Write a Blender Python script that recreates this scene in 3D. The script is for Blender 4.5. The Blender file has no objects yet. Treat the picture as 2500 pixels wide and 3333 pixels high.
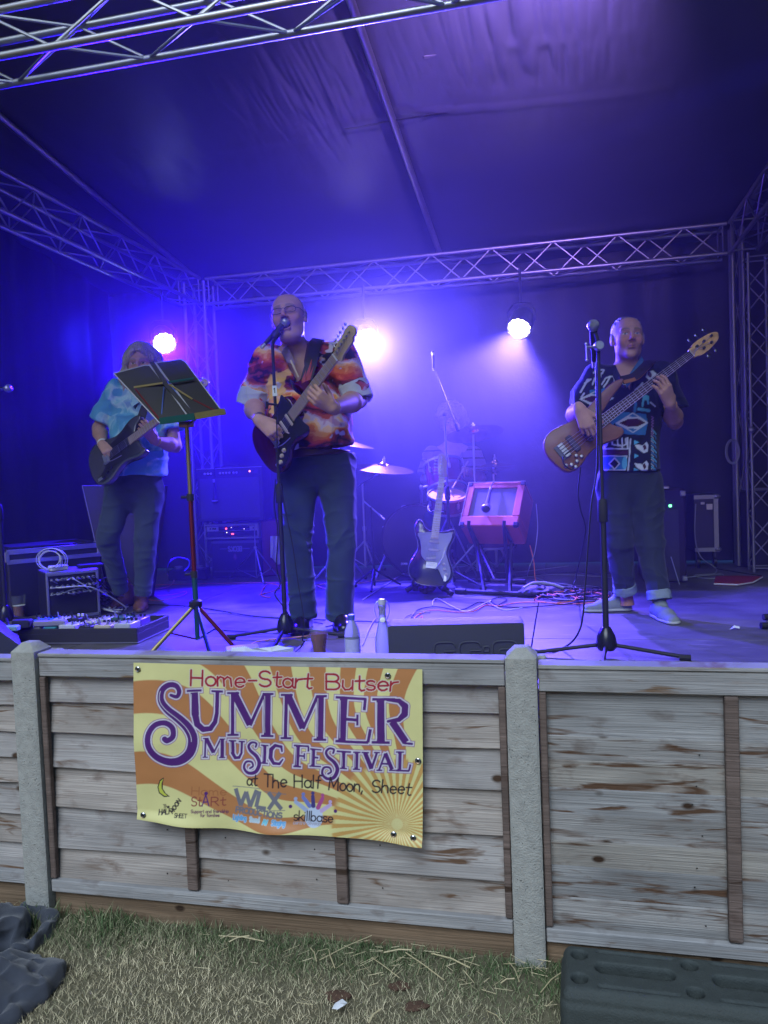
import bpy, bmesh, math, random
import numpy as np
from mathutils import Vector, Matrix

# ---------------------------------------------------------------- camera, world, lamps, exposure
SC = bpy.context.scene
COL = SC.collection
IW, IH, FPX = 2500.0, 3333.0, 2500.0          # photograph size in pixels, focal length in pixels
EYE = 1.60
PITCH, ROLL = math.radians(2.45), math.radians(2.3)
YAW = math.radians(13.0)                       # the stage is turned 13 degrees to the line of sight
STAGE = 0.76                                   # stage floor height
c_f = Vector((0, math.cos(PITCH), -math.sin(PITCH)))
_r0 = Vector((1, 0, 0)); _u0 = _r0.cross(c_f)
c_r = _r0 * math.cos(ROLL) - _u0 * math.sin(ROLL)
c_u = _u0 * math.cos(ROLL) + _r0 * math.sin(ROLL)
cam_d = bpy.data.cameras.new('camera'); cam = bpy.data.objects.new('camera', cam_d); COL.objects.link(cam)
cam_d.sensor_fit = 'HORIZONTAL'; cam_d.sensor_width = 36.0; cam_d.lens = 36.0 * FPX / IW
cam_d.clip_start = 0.05; cam_d.clip_end = 500
cam.matrix_world = Matrix(((c_r.x, c_u.x, -c_f.x, 0), (c_r.y, c_u.y, -c_f.y, 0), (c_r.z, c_u.z, -c_f.z, EYE), (0, 0, 0, 1)))
SC.camera = cam
CAMP = Vector((0, 0, EYE))

SUN_EL, SUN_AZ = math.radians(3), math.radians(200)     # low sun behind cloud, behind the viewer
world = bpy.data.worlds.new("World"); SC.world = world; world.use_nodes = True
wn = world.node_tree.nodes; wl = world.node_tree.links
sky = wn.new('ShaderNodeTexSky'); sky.sky_type = 'NISHITA'; sky.sun_disc = False
sky.ozone_density = 5.0; sky.sun_elevation = SUN_EL; sky.sun_rotation = SUN_AZ
bg = wn['Background']; bg.inputs['Strength'].default_value = 0.13
wl.new(sky.outputs[0], bg.inputs['Color'])
sun_d = bpy.data.lights.new('sun', 'SUN'); sun_d.energy = 1.9; sun_d.angle = math.radians(40); sun_d.color = (0.74, 0.86, 1.0)
sun = bpy.data.objects.new('sun', sun_d); COL.objects.link(sun)
_az = SUN_AZ
_sd = Vector((math.sin(_az) * math.cos(math.radians(46)), math.cos(_az) * math.cos(math.radians(46)), math.sin(math.radians(46))))
sun.rotation_euler = (-_sd).to_track_quat('-Z', 'Y').to_euler()
SC.view_settings.view_transform = 'Standard'; SC.view_settings.look = 'None'
SC.view_settings.gamma = 1.0; SC.view_settings.use_curve_mapping = False
SC.view_settings.exposure = 0.75
SC.cycles.max_bounces = 5; SC.cycles.diffuse_bounces = 2; SC.cycles.glossy_bounces = 2
SC.cycles.transmission_bounces = 6; SC.cycles.transparent_max_bounces = 8; SC.cycles.volume_bounces = 0
SC.cycles.use_denoising = True; SC.cycles.caustics_reflective = False; SC.cycles.caustics_refractive = False
SC.cycles.sample_clamp_indirect = 4.0

# ---------------------------------------------------------------- place finding
def ray(px, py):
    return (c_f + c_r * ((px - IW / 2) / FPX) - c_u * ((py - IH / 2) / FPX))
def P(px, py, Y):
    d = ray(px, py); return CAMP + d * (Y / d.y)
def FL(px, py, z=STAGE):
    d = ray(px, py); return CAMP + d * ((z - EYE) / d.z)
US = Vector((math.cos(YAW), -math.sin(YAW), 0)); VS = Vector((math.sin(YAW), math.cos(YAW), 0))
def S(u, v, z): return US * u + VS * v + Vector((0, 0, z))
def PV(px, py, v):
    d = ray(px, py); return CAMP + d * (v / d.dot(VS))
def uv(p): return p.dot(US), p.dot(VS)
def project(p):
    d = Vector(p) - CAMP; k = d.dot(c_f)
    return IW / 2 + FPX * d.dot(c_r) / k, IH / 2 - FPX * d.dot(c_u) / k
RS = Matrix.Rotation(-YAW, 4, 'Z')             # stage frame as a rotation
def ZV(z): return Vector((0, 0, z))

# ---------------------------------------------------------------- noise in numpy
_rs = np.random.RandomState(7)
_tab = _rs.rand(64, 64, 64).astype(np.float32)
def vnoise(x, y, z):
    x = np.asarray(x, np.float32); y = np.asarray(y, np.float32) + 0 * x; z = np.asarray(z, np.float32) + 0 * x
    xi = np.floor(x).astype(np.int32); yi = np.floor(y).astype(np.int32); zi = np.floor(z).astype(np.int32)
    fx = x - xi; fy = y - yi; fz = z - zi
    fx = fx * fx * (3 - 2 * fx); fy = fy * fy * (3 - 2 * fy); fz = fz * fz * (3 - 2 * fz)
    x0 = xi & 63; x1 = (xi + 1) & 63; y0 = yi & 63; y1 = (yi + 1) & 63; z0 = zi & 63; z1 = (zi + 1) & 63
    T = _tab
    a = T[x0, y0, z0] * (1 - fx) + T[x1, y0, z0] * fx; b = T[x0, y1, z0] * (1 - fx) + T[x1, y1, z0] * fx
    c = T[x0, y0, z1] * (1 - fx) + T[x1, y0, z1] * fx; d = T[x0, y1, z1] * (1 - fx) + T[x1, y1, z1] * fx
    return (a * (1 - fy) + b * fy) * (1 - fz) + (c * (1 - fy) + d * fy) * fz
def fbm(x, y, z, o=3):
    s = 0; a = 0.5; f = 1.0
    for i in range(o):
        s = s + a * vnoise(np.asarray(x) * f + 13.7 * i, np.asarray(y) * f + 5.1 * i, np.asarray(z) * f + 9.3 * i); a *= 0.5; f *= 2.03
    return s / (1 - 0.5 ** o)
def lerp(a, b, t): return a + (b - a) * t
def sstep(a, b, x): 
    t = np.clip((x - a) / (b - a), 0, 1); return t * t * (3 - 2 * t)

# ---------------------------------------------------------------- materials
MATS = {}
def mat(name, color=(0.5, 0.5, 0.5), rough=0.6, metal=0.0, noise=0.0, nscale=8.0, bump=0.0, bscale=60.0, emit=None, estr=0.0,
        trans=0.0, ior=1.45, attr=False, spec=0.5, alpha=1.0, stretch=None, coat=0.0, sheen=0.0):
    if name in MATS: return MATS[name]
    m = bpy.data.materials.new(name); m.use_nodes = True
    nt = m.node_tree; n = nt.nodes; l = nt.links; b = n['Principled BSDF']
    b.inputs['Roughness'].default_value = rough; b.inputs['Metallic'].default_value = metal
    b.inputs['Specular IOR Level'].default_value = spec; b.inputs['IOR'].default_value = ior
    b.inputs['Transmission Weight'].default_value = trans; b.inputs['Alpha'].default_value = alpha
    b.inputs['Coat Weight'].default_value = coat; b.inputs['Sheen Weight'].default_value = sheen
    tc = n.new('ShaderNodeTexCoord'); vec = tc.outputs['Object']
    if stretch:
        mp = n.new('ShaderNodeMapping'); mp.inputs['Scale'].default_value = stretch; l.new(vec, mp.inputs[0]); vec = mp.outputs[0]
    src = None
    if attr:
        at = n.new('ShaderNodeAttribute'); at.attribute_name = 'Col'; src = at.outputs['Color']
    else:
        b.inputs['Base Color'].default_value = (*color, 1)
    nz = n.new('ShaderNodeTexNoise'); nz.inputs['Scale'].default_value = nscale; nz.inputs['Detail'].default_value = 5
    l.new(vec, nz.inputs['Vector'])
    mr = n.new('ShaderNodeMapRange'); mr.inputs['To Min'].default_value = 1 - noise; mr.inputs['To Max'].default_value = 1 + noise
    l.new(nz.outputs['Fac'], mr.inputs['Value'])
    mx = n.new('ShaderNodeVectorMath'); mx.operation = 'SCALE'
    if src: l.new(src, mx.inputs[0])
    else: mx.inputs[0].default_value = color
    l.new(mr.outputs[0], mx.inputs['Scale']); l.new(mx.outputs[0], b.inputs['Base Color'])
    if noise > 0:
        r2 = n.new('ShaderNodeMapRange'); r2.inputs['To Min'].default_value = max(0.02, rough - noise * 0.35); r2.inputs['To Max'].default_value = min(1, rough + noise * 0.35)
        l.new(nz.outputs['Fac'], r2.inputs['Value']); l.new(r2.outputs[0], b.inputs['Roughness'])
    if bump > 0:
        n2 = n.new('ShaderNodeTexNoise'); n2.inputs['Scale'].default_value = bscale; n2.inputs['Detail'].default_value = 4; l.new(vec, n2.inputs['Vector'])
        bp = n.new('ShaderNodeBump'); bp.inputs['Strength'].default_value = bump; bp.inputs['Distance'].default_value = 0.004
        l.new(n2.outputs['Fac'], bp.inputs['Height']); l.new(bp.outputs[0], b.inputs['Normal'])
    if emit:
        b.inputs['Emission Color'].default_value = (*emit, 1); b.inputs['Emission Strength'].default_value = estr
    MATS[name] = m
    return m

# ---------------------------------------------------------------- mesh builder
def basis(d, up=None):
    d = Vector(d).normalized(); up = Vector(up) if up else Vector((0, 0, 1))
    if abs(d.dot(up.normalized())) > 0.99: up = Vector((1, 0, 0))
    x = up.cross(d).normalized(); y = d.cross(x); return x, y, d
def frame(o, x, z):
    x = Vector(x).normalized(); z = Vector(z); z = (z - x * z.dot(x)).normalized(); y = z.cross(x)
    return Matrix(((x.x, y.x, z.x, o[0]), (x.y, y.y, z.y, o[1]), (x.z, y.z, z.z, o[2]), (0, 0, 0, 1)))
class MB:
    def __init__(s): s.v = []; s.f = []; s.n = 0
    def add(s, vs, fs):
        k = s.n; s.v.extend([tuple(p) for p in vs]); s.f.extend([tuple(i + k for i in q) for q in fs]); s.n += len(vs); return s
    def box(s, c, d, M=None, bev=0.0):
        x, y, z = d[0] / 2, d[1] / 2, d[2] / 2
        if bev <= 0:
            vs = [Vector((a * x, b * y, e * z)) for a in (-1, 1) for b in (-1, 1) for e in (-1, 1)]
            fs = [(0, 1, 3, 2), (4, 6, 7, 5), (0, 4, 5, 1), (2, 3, 7, 6), (0, 2, 6, 4), (1, 5, 7, 3)]
        else:
            bv = min(bev, x * .95, y * .95, z * .95); vs = []; ring = [(-1, -1), (1, -1), (1, 1), (-1, 1)]
            def loop(ix, iy, zz):
                r = []
                for sx, sy in ring:
                    pts = [(sx * x * 1.0, sy * (y - bv)), (sx * (x - bv), sy * y)]
                    if sx * sy > 0: pts = pts
                    else: pts = pts[::-1]
                    for px_, py_ in pts:
                        r.append(Vector((px_ - math.copysign(ix, px_), py_ - math.copysign(iy, py_), zz)))
                return r
            for zz, i in ((-z, bv), (-z + bv, 0), (z - bv, 0), (z, bv)): vs += loop(i * .8, i * .8, zz)
            fs = []
            for k in range(3):
                for j in range(8):
                    a = k * 8 + j; b = k * 8 + (j + 1) % 8; fs.append((a, b, b + 8, a + 8))
            fs.append(tuple(range(7, -1, -1))); fs.append(tuple(range(24, 32)))
        c = Vector(c)
        vs = [v + c for v in vs]
        if M is not None: vs = [M @ v for v in vs]
        return s.add(vs, fs)
    def tube(s, pts, r, n=8, caps=True, r2=None):
        pts = [Vector(p) for p in pts]; m = len(pts); rs = r if hasattr(r, '__len__') else [r] * m
        if r2 is not None: rs = [lerp(r, r2, i / (m - 1)) for i in range(m)]
        vs = []; up = None
        for i, p in enumerate(pts):
            d = (pts[min(i + 1, m - 1)] - pts[max(i - 1, 0)])
            if d.length < 1e-9: d = Vector((0, 0, 1))
            d.normalize()
            if up is None:
                x, y, _ = basis(d)
            else:
                x = up - d * up.dot(d)
                if x.length < 1e-6: x, y, _ = basis(d)
                x.normalize(); y = d.cross(x)
            up = x
            for k in range(n):
                a = 2 * math.pi * k / n; vs.append(p + (x * math.cos(a) + y * math.sin(a)) * rs[i])
        fs = [(i * n + k, i * n + (k + 1) % n, (i + 1) * n + (k + 1) % n, (i + 1) * n + k) for i in range(m - 1) for k in range(n)]
        if caps: fs.append(tuple(range(n - 1, -1, -1))); fs.append(tuple((m - 1) * n + k for k in range(n)))
        return s.add(vs, fs)
    def lathe(s, prof, n=20, M=None, caps=True):
        vs = []; m = len(prof)
        for r, z in prof:
            for k in range(n):
                a = 2 * math.pi * k / n; vs.append(Vector((r * math.cos(a), r * math.sin(a), z)))
        if M is not None: vs = [M @ v for v in vs]
        fs = [(i * n + k, i * n + (k + 1) % n, (i + 1) * n + (k + 1) % n, (i + 1) * n + k) for i in range(m - 1) for k in range(n)]
        if caps: fs.append(tuple(range(n - 1, -1, -1))); fs.append(tuple((m - 1) * n + k for k in range(n)))
        return s.add(vs, fs)
    def sphere(s, c, r, n=10, M=None):
        c = Vector(c); rr = r if hasattr(r, '__len__') else (r, r, r); vs = []; h = n // 2 + 1
        for i in range(1, h):
            t = math.pi * i / h
            for k in range(n):
                a = 2 * math.pi * k / n; vs.append(c + Vector((rr[0] * math.sin(t) * math.cos(a), rr[1] * math.sin(t) * math.sin(a), -rr[2] * math.cos(t))))
        vs.append(c + Vector((0, 0, -rr[2]))); vs.append(c + Vector((0, 0, rr[2]))); b = (h - 1) * n
        if M is not None: vs = [M @ v for v in vs]
        fs = [(i * n + k, i * n + (k + 1) % n, (i + 1) * n + (k + 1) % n, (i + 1) * n + k) for i in range(h - 2) for k in range(n)]
        fs += [(b, (k + 1) % n, k) for k in range(n)] + [(b + 1, (h - 2) * n + k, (h - 2) * n + (k + 1) % n) for k in range(n)]
        return s.add(vs, fs)
    def prism(s, poly, z0, z1, M=None, bev=0.0):
        n = len(poly); pts = [Vector((p[0], p[1])) for p in poly]
        area = sum(pts[i].x * pts[(i + 1) % n].y - pts[(i + 1) % n].x * pts[i].y for i in range(n))
        if area < 0: pts.reverse()
        def inset(d):
            if d == 0: return pts
            out = []
            for i in range(n):
                a = pts[i] - pts[i - 1]; b = pts[(i + 1) % n] - pts[i]
                t = (a.normalized() + b.normalized()); t = t.normalized() if t.length > 1e-6 else a.normalized()
                out.append(pts[i] + Vector((-t.y, t.x)) * d)
            return out
        lv = [(z0, bev), (z0 + bev, 0), (z1 - bev, 0), (z1, bev)] if bev > 0 else [(z0, 0), (z1, 0)]
        if bev > 0: lv = [(z0, bev), (z0 + bev * .3, bev * .3), (z0 + bev, 0), (z1 - bev, 0), (z1 - bev * .3, bev * .3), (z1, bev)]
        vs = []
        for z, i in lv: vs += [Vector((p.x, p.y, z)) for p in inset(i)]
        if M is not None: vs = [M @ v for v in vs]
        m = len(lv)
        fs = [(i * n + k, i * n + (k + 1) % n, (i + 1) * n + (k + 1) % n, (i + 1) * n + k) for i in range(m - 1) for k in range(n)]
        fs.append(tuple(range(n - 1, -1, -1))); fs.append(tuple((m - 1) * n + k for k in range(n)))
        return s.add(vs, fs)
    def ribbon(s, pts, w, th, nrm, M=None):
        """flat strap along pts: width w, thickness th, nrm = outward normals"""
        vs = []; m = len(pts); pts = [Vector(p) for p in pts]
        for i, p in enumerate(pts):
            d = (pts[min(i + 1, m - 1)] - pts[max(i - 1, 0)]).normalized(); nn = Vector(nrm[i] if isinstance(nrm, list) else nrm)
            nn = (nn - d * nn.dot(d)).normalized(); sd = d.cross(nn)
            vs += [p - sd * w / 2 - nn * th / 2, p + sd * w / 2 - nn * th / 2, p + sd * w / 2 + nn * th / 2, p - sd * w / 2 + nn * th / 2]
        fs = [(i * 4 + k, i * 4 + (k + 1) % 4, i * 4 + 4 + (k + 1) % 4, i * 4 + 4 + k) for i in range(m - 1) for k in range(4)]
        fs += [(3, 2, 1, 0), tuple((m - 1) * 4 + k for k in range(4))]
        return s.add(vs, fs)
def spl(pts, n=8, closed=False):
    """Catmull-Rom through pts"""
    pts = [Vector(p) for p in pts]; m = len(pts); out = []
    for i in range(m if closed else m - 1):
        p1 = pts[i]; p2 = pts[(i + 1) % m]
        p0 = pts[i - 1] if (closed or i > 0) else p1; p3 = pts[(i + 2) % m] if (closed or i + 2 < m) else p2
        for k in range(n):
            t = k / n; out.append(0.5 * (2 * p1 + (p2 - p0) * t + (2 * p0 - 5 * p1 + 4 * p2 - p3) * t * t + (3 * p1 - p0 - 3 * p2 + p3) * t ** 3))
    if not closed: out.append(pts[-1])
    return out

def mesh_from(v, f, name='mesh', smooth=True, angle=35):
    me = bpy.data.meshes.new(name)
    me.from_pydata([tuple(p) for p in v] if not isinstance(v, np.ndarray) else v.tolist(), [], f if not isinstance(f, np.ndarray) else f.tolist())
    if smooth:
        me.shade_smooth()
        if angle < 180: me.set_sharp_from_angle(angle=math.radians(angle))
    return me
def fast_mesh(v, q, name='mesh', smooth=True):
    """numpy verts (n,3) and quads (m,4) or tris (m,3)"""
    me = bpy.data.meshes.new(name); v = np.ascontiguousarray(v, np.float32); q = np.ascontiguousarray(q, np.int32); k = q.shape[1]
    me.vertices.add(len(v)); me.vertices.foreach_set('co', v.ravel())
    me.loops.add(q.size); me.loops.foreach_set('vertex_index', q.ravel())
    me.polygons.add(len(q)); me.polygons.foreach_set('loop_start', np.arange(0, q.size, k, dtype=np.int32))
    me.polygons.foreach_set('loop_total', np.full(len(q), k, np.int32))
    if smooth: me.polygons.foreach_set('use_smooth', np.ones(len(q), bool))
    me.update(calc_edges=True); me.validate(); return me
def set_col(me, c):
    c = np.asarray(c, np.float32); at = me.color_attributes.new('Col', 'FLOAT_COLOR', 'POINT')
    if c.shape[1] == 3: c = np.concatenate([c, np.ones((len(c), 1), np.float32)], 1)
    at.data.foreach_set('color', np.ascontiguousarray(c, np.float32).ravel())

def tag(o, label=None, cat=None, group=None, kind=None):
    if label: o['label'] = label
    if cat: o['category'] = cat
    if group: o['group'] = group
    if kind: o['kind'] = kind
    return o
class Thing:
    """an Empty at the base of a thing; parts are given in world coordinates and stored relative to it"""
    def __init__(s, name, loc, label, cat, group=None, rot=0.0):
        s.o = bpy.data.objects.new(name, None); COL.objects.link(s.o); s.o.empty_display_size = 0.1
        s.M = Matrix.Translation(Vector(loc)) @ Matrix.Rotation(rot, 4, 'Z'); s.o.matrix_world = s.M; s.I = s.M.inverted()
        tag(s.o, label, cat, group)
    def part(s, name, mb, m, parent=None, label=None, smooth=True, angle=35, local=False, kind=None):
        if isinstance(mb, MB):
            v = mb.v if local else [s.I @ Vector(p) for p in mb.v]
            me = mesh_from(v, mb.f, name, smooth, angle)
        else: me = mb
        me.materials.clear() if len(me.materials) else None
        me.materials.append(m)
        o = bpy.data.objects.new(name, me); COL.objects.link(o); o.parent = parent if parent else s.o
        if label: o['label'] = label
        if kind: o['kind'] = kind
        return o
def solo(name, mb, m, label, cat, loc=None, group=None, kind=None, smooth=True, angle=35):
    """a thing that is one mesh"""
    loc = Vector(loc) if loc is not None else Vector(mb.v[0])
    me = mesh_from([Vector(p) - loc for p in mb.v], mb.f, name, smooth, angle); me.materials.append(m)
    o = bpy.data.objects.new(name, me); COL.objects.link(o); o.location = loc; tag(o, label, cat, group, kind); return o
_unit = {}
def unit_rod(n=8):
    if n not in _unit:
        mb = MB(); mb.tube([(0, 0, 0), (0, 0, 1)], 1.0, n, caps=True); me = mesh_from(mb.v, mb.f, 'rod', True, 50); _unit[n] = me
    return _unit[n]
def rod(T, name, a, b, r, m, parent=None, n=8):
    """a straight tube as a part sharing one mesh per material"""
    key = (n, m.name)
    if key not in _unit:
        me = unit_rod(n).copy(); me.materials.append(m); _unit[key] = me
    a = T.I @ Vector(a); b = T.I @ Vector(b); d = b - a; x, y, z = basis(d); L = d.length
    o = bpy.data.objects.new(name, _unit[key]); COL.objects.link(o); o.parent = parent if parent else T.o
    M = Matrix(((x.x * r, y.x * r, z.x * L, a.x), (x.y * r, y.y * r, z.y * L, a.y), (x.z * r, y.z * r, z.z * L, a.z), (0, 0, 0, 1)))
    o.matrix_local = M
    return o

# ---------------------------------------------------------------- signed distance bodies
class SDF:
    def __init__(s, lo, hi, h):
        s.lo = np.array(lo, np.float32); s.h = h; s.n = tuple(int(math.ceil((hi[i] - lo[i]) / h)) + 1 for i in range(3))
        s.F = np.full(s.n, 0.08, np.float32)
    def _sub(s, lo, hi):
        a = [max(0, int((lo[i] - s.lo[i]) / s.h)) for i in range(3)]; b = [min(s.n[i], int((hi[i] - s.lo[i]) / s.h) + 2) for i in range(3)]
        if any(b[i] <= a[i] for i in range(3)): return None
        ax = [s.lo[i] + s.h * np.arange(a[i], b[i], dtype=np.float32) for i in range(3)]
        return (slice(a[0], b[0]), slice(a[1], b[1]), slice(a[2], b[2])), ax[0][:, None, None], ax[1][None, :, None], ax[2][None, None, :]
    def _merge(s, sl, d, k, op):
        A = s.F[sl]
        if op == 'u':
            d = np.minimum(d, 0.08); hh = np.clip(0.5 + 0.5 * (A - d) / k, 0, 1); s.F[sl] = A * (1 - hh) + d * hh - k * hh * (1 - hh)
        else:
            d = -d; hh = np.clip(0.5 - 0.5 * (A - d) / k, 0, 1); s.F[sl] = A * (1 - hh) + d * hh + k * hh * (1 - hh)
    def cap(s, a, b, ra, rb=None, k=0.015, op='u', flat=None, cut=0):
        """tapered capsule; flat=(axis vector, factor) squeezes it along an axis"""
        a = Vector(a); b = Vector(b); rb = ra if rb is None else rb; R = max(ra, rb) + 2 * k + 0.02
        lo = [min(a[i], b[i]) - R for i in range(3)]; hi = [max(a[i], b[i]) + R for i in range(3)]
        q = s._sub(lo, hi)
        if q is None: return s
        sl, X, Y, Z = q; d = b - a; L2 = max(d.length_squared, 1e-9)
        px, py, pz = X - a.x, Y - a.y, Z - a.z
        t0 = (px * d.x + py * d.y + pz * d.z) / L2; t = np.clip(t0, 0, 1)
        qx, qy, qz = px - t * d.x, py - t * d.y, pz - t * d.z
        if flat:
            ax = Vector(flat[0]).normalized(); f = 1 / flat[1] - 1; w = (qx * ax.x + qy * ax.y + qz * ax.z) * f
            qx = qx + w * ax.x; qy = qy + w * ax.y; qz = qz + w * ax.z
        r = ra + (rb - ra) * t
        dd = np.sqrt(qx * qx + qy * qy + qz * qz) - r
        if cut: dd = np.maximum(dd, (t0 - 1) * math.sqrt(L2))
        if cut == 2: dd = np.maximum(dd, -t0 * math.sqrt(L2))
        s._merge(sl, dd, k, op); return s
    def ell(s, c, r, M=None, k=0.015, op='u'):
        c = Vector(c); R = max(r) + 2 * k + 0.02; q = s._sub([c[i] - R for i in range(3)], [c[i] + R for i in range(3)])
        if q is None: return s
        sl, X, Y, Z = q; x, y, z = X - c.x, Y - c.y, Z - c.z
        if M is not None:
            m = M.to_3x3().transposed(); x, y, z = (m[0][0] * x + m[0][1] * y + m[0][2] * z, m[1][0] * x + m[1][1] * y + m[1][2] * z, m[2][0] * x + m[2][1] * y + m[2][2] * z)
        k0 = np.sqrt((x / r[0]) ** 2 + (y / r[1]) ** 2 + (z / r[2]) ** 2); k1 = np.sqrt((x / r[0] ** 2) ** 2 + (y / r[1] ** 2) ** 2 + (z / r[2] ** 2) ** 2) + 1e-6
        s._merge(sl, k0 * (k0 - 1) / k1, k, op); return s
    def plane(s, p, n, k=0.004, lo=None, hi=None):
        """cuts away the side that n points to"""
        lo = lo or list(s.lo); hi = hi or [s.lo[i] + s.h * s.n[i] for i in range(3)]
        q = s._sub(lo, hi); sl, X, Y, Z = q; n = Vector(n).normalized(); p = Vector(p)
        d = (X - p.x) * n.x + (Y - p.y) * n.y + (Z - p.z) * n.z
        A = s.F[sl]; hh = np.clip(0.5 - 0.5 * (A - d) / k, 0, 1); s.F[sl] = A * (1 - hh) + d * hh + k * hh * (1 - hh); return s
    def extract(s):
        F = s.F; n = F.shape; h = s.h
        F[0] = F[-1] = 0.05; F[:, 0] = F[:, -1] = 0.05; F[:, :, 0] = F[:, :, -1] = 0.05
        ins = F < 0
        cnt = np.zeros((n[0] - 1, n[1] - 1, n[2] - 1), np.int8)
        for i in (0, 1):
            for j in (0, 1):
                for k in (0, 1): cnt += ins[i:n[0] - 1 + i, j:n[1] - 1 + j, k:n[2] - 1 + k]
        ci = np.argwhere((cnt > 0) & (cnt < 8)); idx = np.full(cnt.shape, -1, np.int32); idx[tuple(ci.T)] = np.arange(len(ci))
        acc = np.zeros((len(ci), 3), np.float32); w = np.zeros(len(ci), np.float32)
        C = [(i, j, k) for i in (0, 1) for j in (0, 1) for k in (0, 1)]
        val = {c: F[ci[:, 0] + c[0], ci[:, 1] + c[1], ci[:, 2] + c[2]] for c in C}
        for a in C:
            for ax in range(3):
                if a[ax]: continue
                b = list(a); b[ax] = 1; b = tuple(b); va, vb = val[a], val[b]; m = (va < 0) != (vb < 0)
                t = np.where(m, va / np.where(m, va - vb, 1), 0); p = np.array(a, np.float32)[None] + 0 * acc; p[:, ax] = t
                acc += p * m[:, None]; w += m
        V = s.lo + h * (ci + acc / w[:, None])
        Q = []
        for ax in range(3):
            o = [x for x in range(3) if x != ax]
            A = [slice(1, n[0] - 1)] * 3; A = [slice(1, n[i] - 1) for i in range(3)]; A[ax] = slice(0, n[ax] - 1)
            B = list(A); B[ax] = slice(1, n[ax]); ia = ins[tuple(A)]; ib = ins[tuple(B)]
            e = np.argwhere(ia != ib); off = [0 if i == ax else 1 for i in range(3)]; sa = ia[tuple(e.T)]; e = e + off
            def g(d0, d1):
                q = e.copy(); q[:, o[0]] -= d0; q[:, o[1]] -= d1; return idx[q[:, 0], q[:, 1], q[:, 2]]
            f = np.stack([g(1, 1), g(0, 1), g(0, 0), g(1, 0)], 1)
            flip = ~sa if ax != 1 else sa
            f[flip] = f[flip][:, ::-1]; Q.append(f)
        Q = np.concatenate(Q); Q = Q[(Q >= 0).all(1)]
        return V.astype(np.float32), Q
def vnormals(V, Q):
    a = V[Q[:, 2]] - V[Q[:, 0]]; b = V[Q[:, 3]] - V[Q[:, 1]]; fn = np.cross(a, b); N = np.zeros_like(V)
    for k in range(4):
        for c in range(3): N[:, c] += np.bincount(Q[:, k], fn[:, c], len(V))
    return N / (np.linalg.norm(N, axis=1, keepdims=True) + 1e-9)
def relax(V, Q, it=1, lam=0.5):
    for _ in range(it):
        A = np.zeros_like(V); c = np.zeros(len(V), np.float32)
        for i, j in ((0, 1), (1, 2), (2, 3), (3, 0)):
            for k in range(3): A[:, k] += np.bincount(Q[:, i], V[Q[:, j], k], len(V)) + np.bincount(Q[:, j], V[Q[:, i], k], len(V))
            c += np.bincount(Q[:, i], minlength=len(V)) + np.bincount(Q[:, j], minlength=len(V))
        V = V + lam * (A / c[:, None] - V)
    return V.astype(np.float32)
def sdf_part(T, name, sdf, m, colf=None, disp=None, it=1, parent=None, label=None):
    V, Q = sdf.extract(); V = relax(V, Q, it)
    if disp is not None:
        N = vnormals(V, Q); V = V + N * disp(V)[:, None]
    col = colf(V) if colf else None
    o = np.array(T.M.translation, np.float32); me = fast_mesh(V - o, Q, name)
    if col is not None: set_col(me, col)
    return T.part(name, me, m, parent, label)
def folds(a=.006, f=9, seed=0):
    def d(V):
        x, y, z = V[:, 0], V[:, 1], V[:, 2]; w = fbm(x * 3 + seed, y * 3, z * 3); r = 1 - np.abs(2 * vnoise(x * f + w * 3, y * f + seed, z * f * .45 + w * 4) - 1); r2 = 1 - np.abs(2 * vnoise(x * f * .6 + 7, y * f * .6 + seed, z * f * 1.5 + w * 3) - 1)
        return a * (r ** 2 + .7 * r2 ** 2 - .9)
    return d
# ---------------------------------------------------------------- flat print: strokes drawn into numpy arrays
def _arc(cx, cy, rx, ry, a0, a1, n=8):
    return [(cx + rx * math.cos(math.radians(lerp(a0, a1, i / n))), cy + ry * math.sin(math.radians(lerp(a0, a1, i / n)))) for i in range(n + 1)]
A_ = _arc
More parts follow.
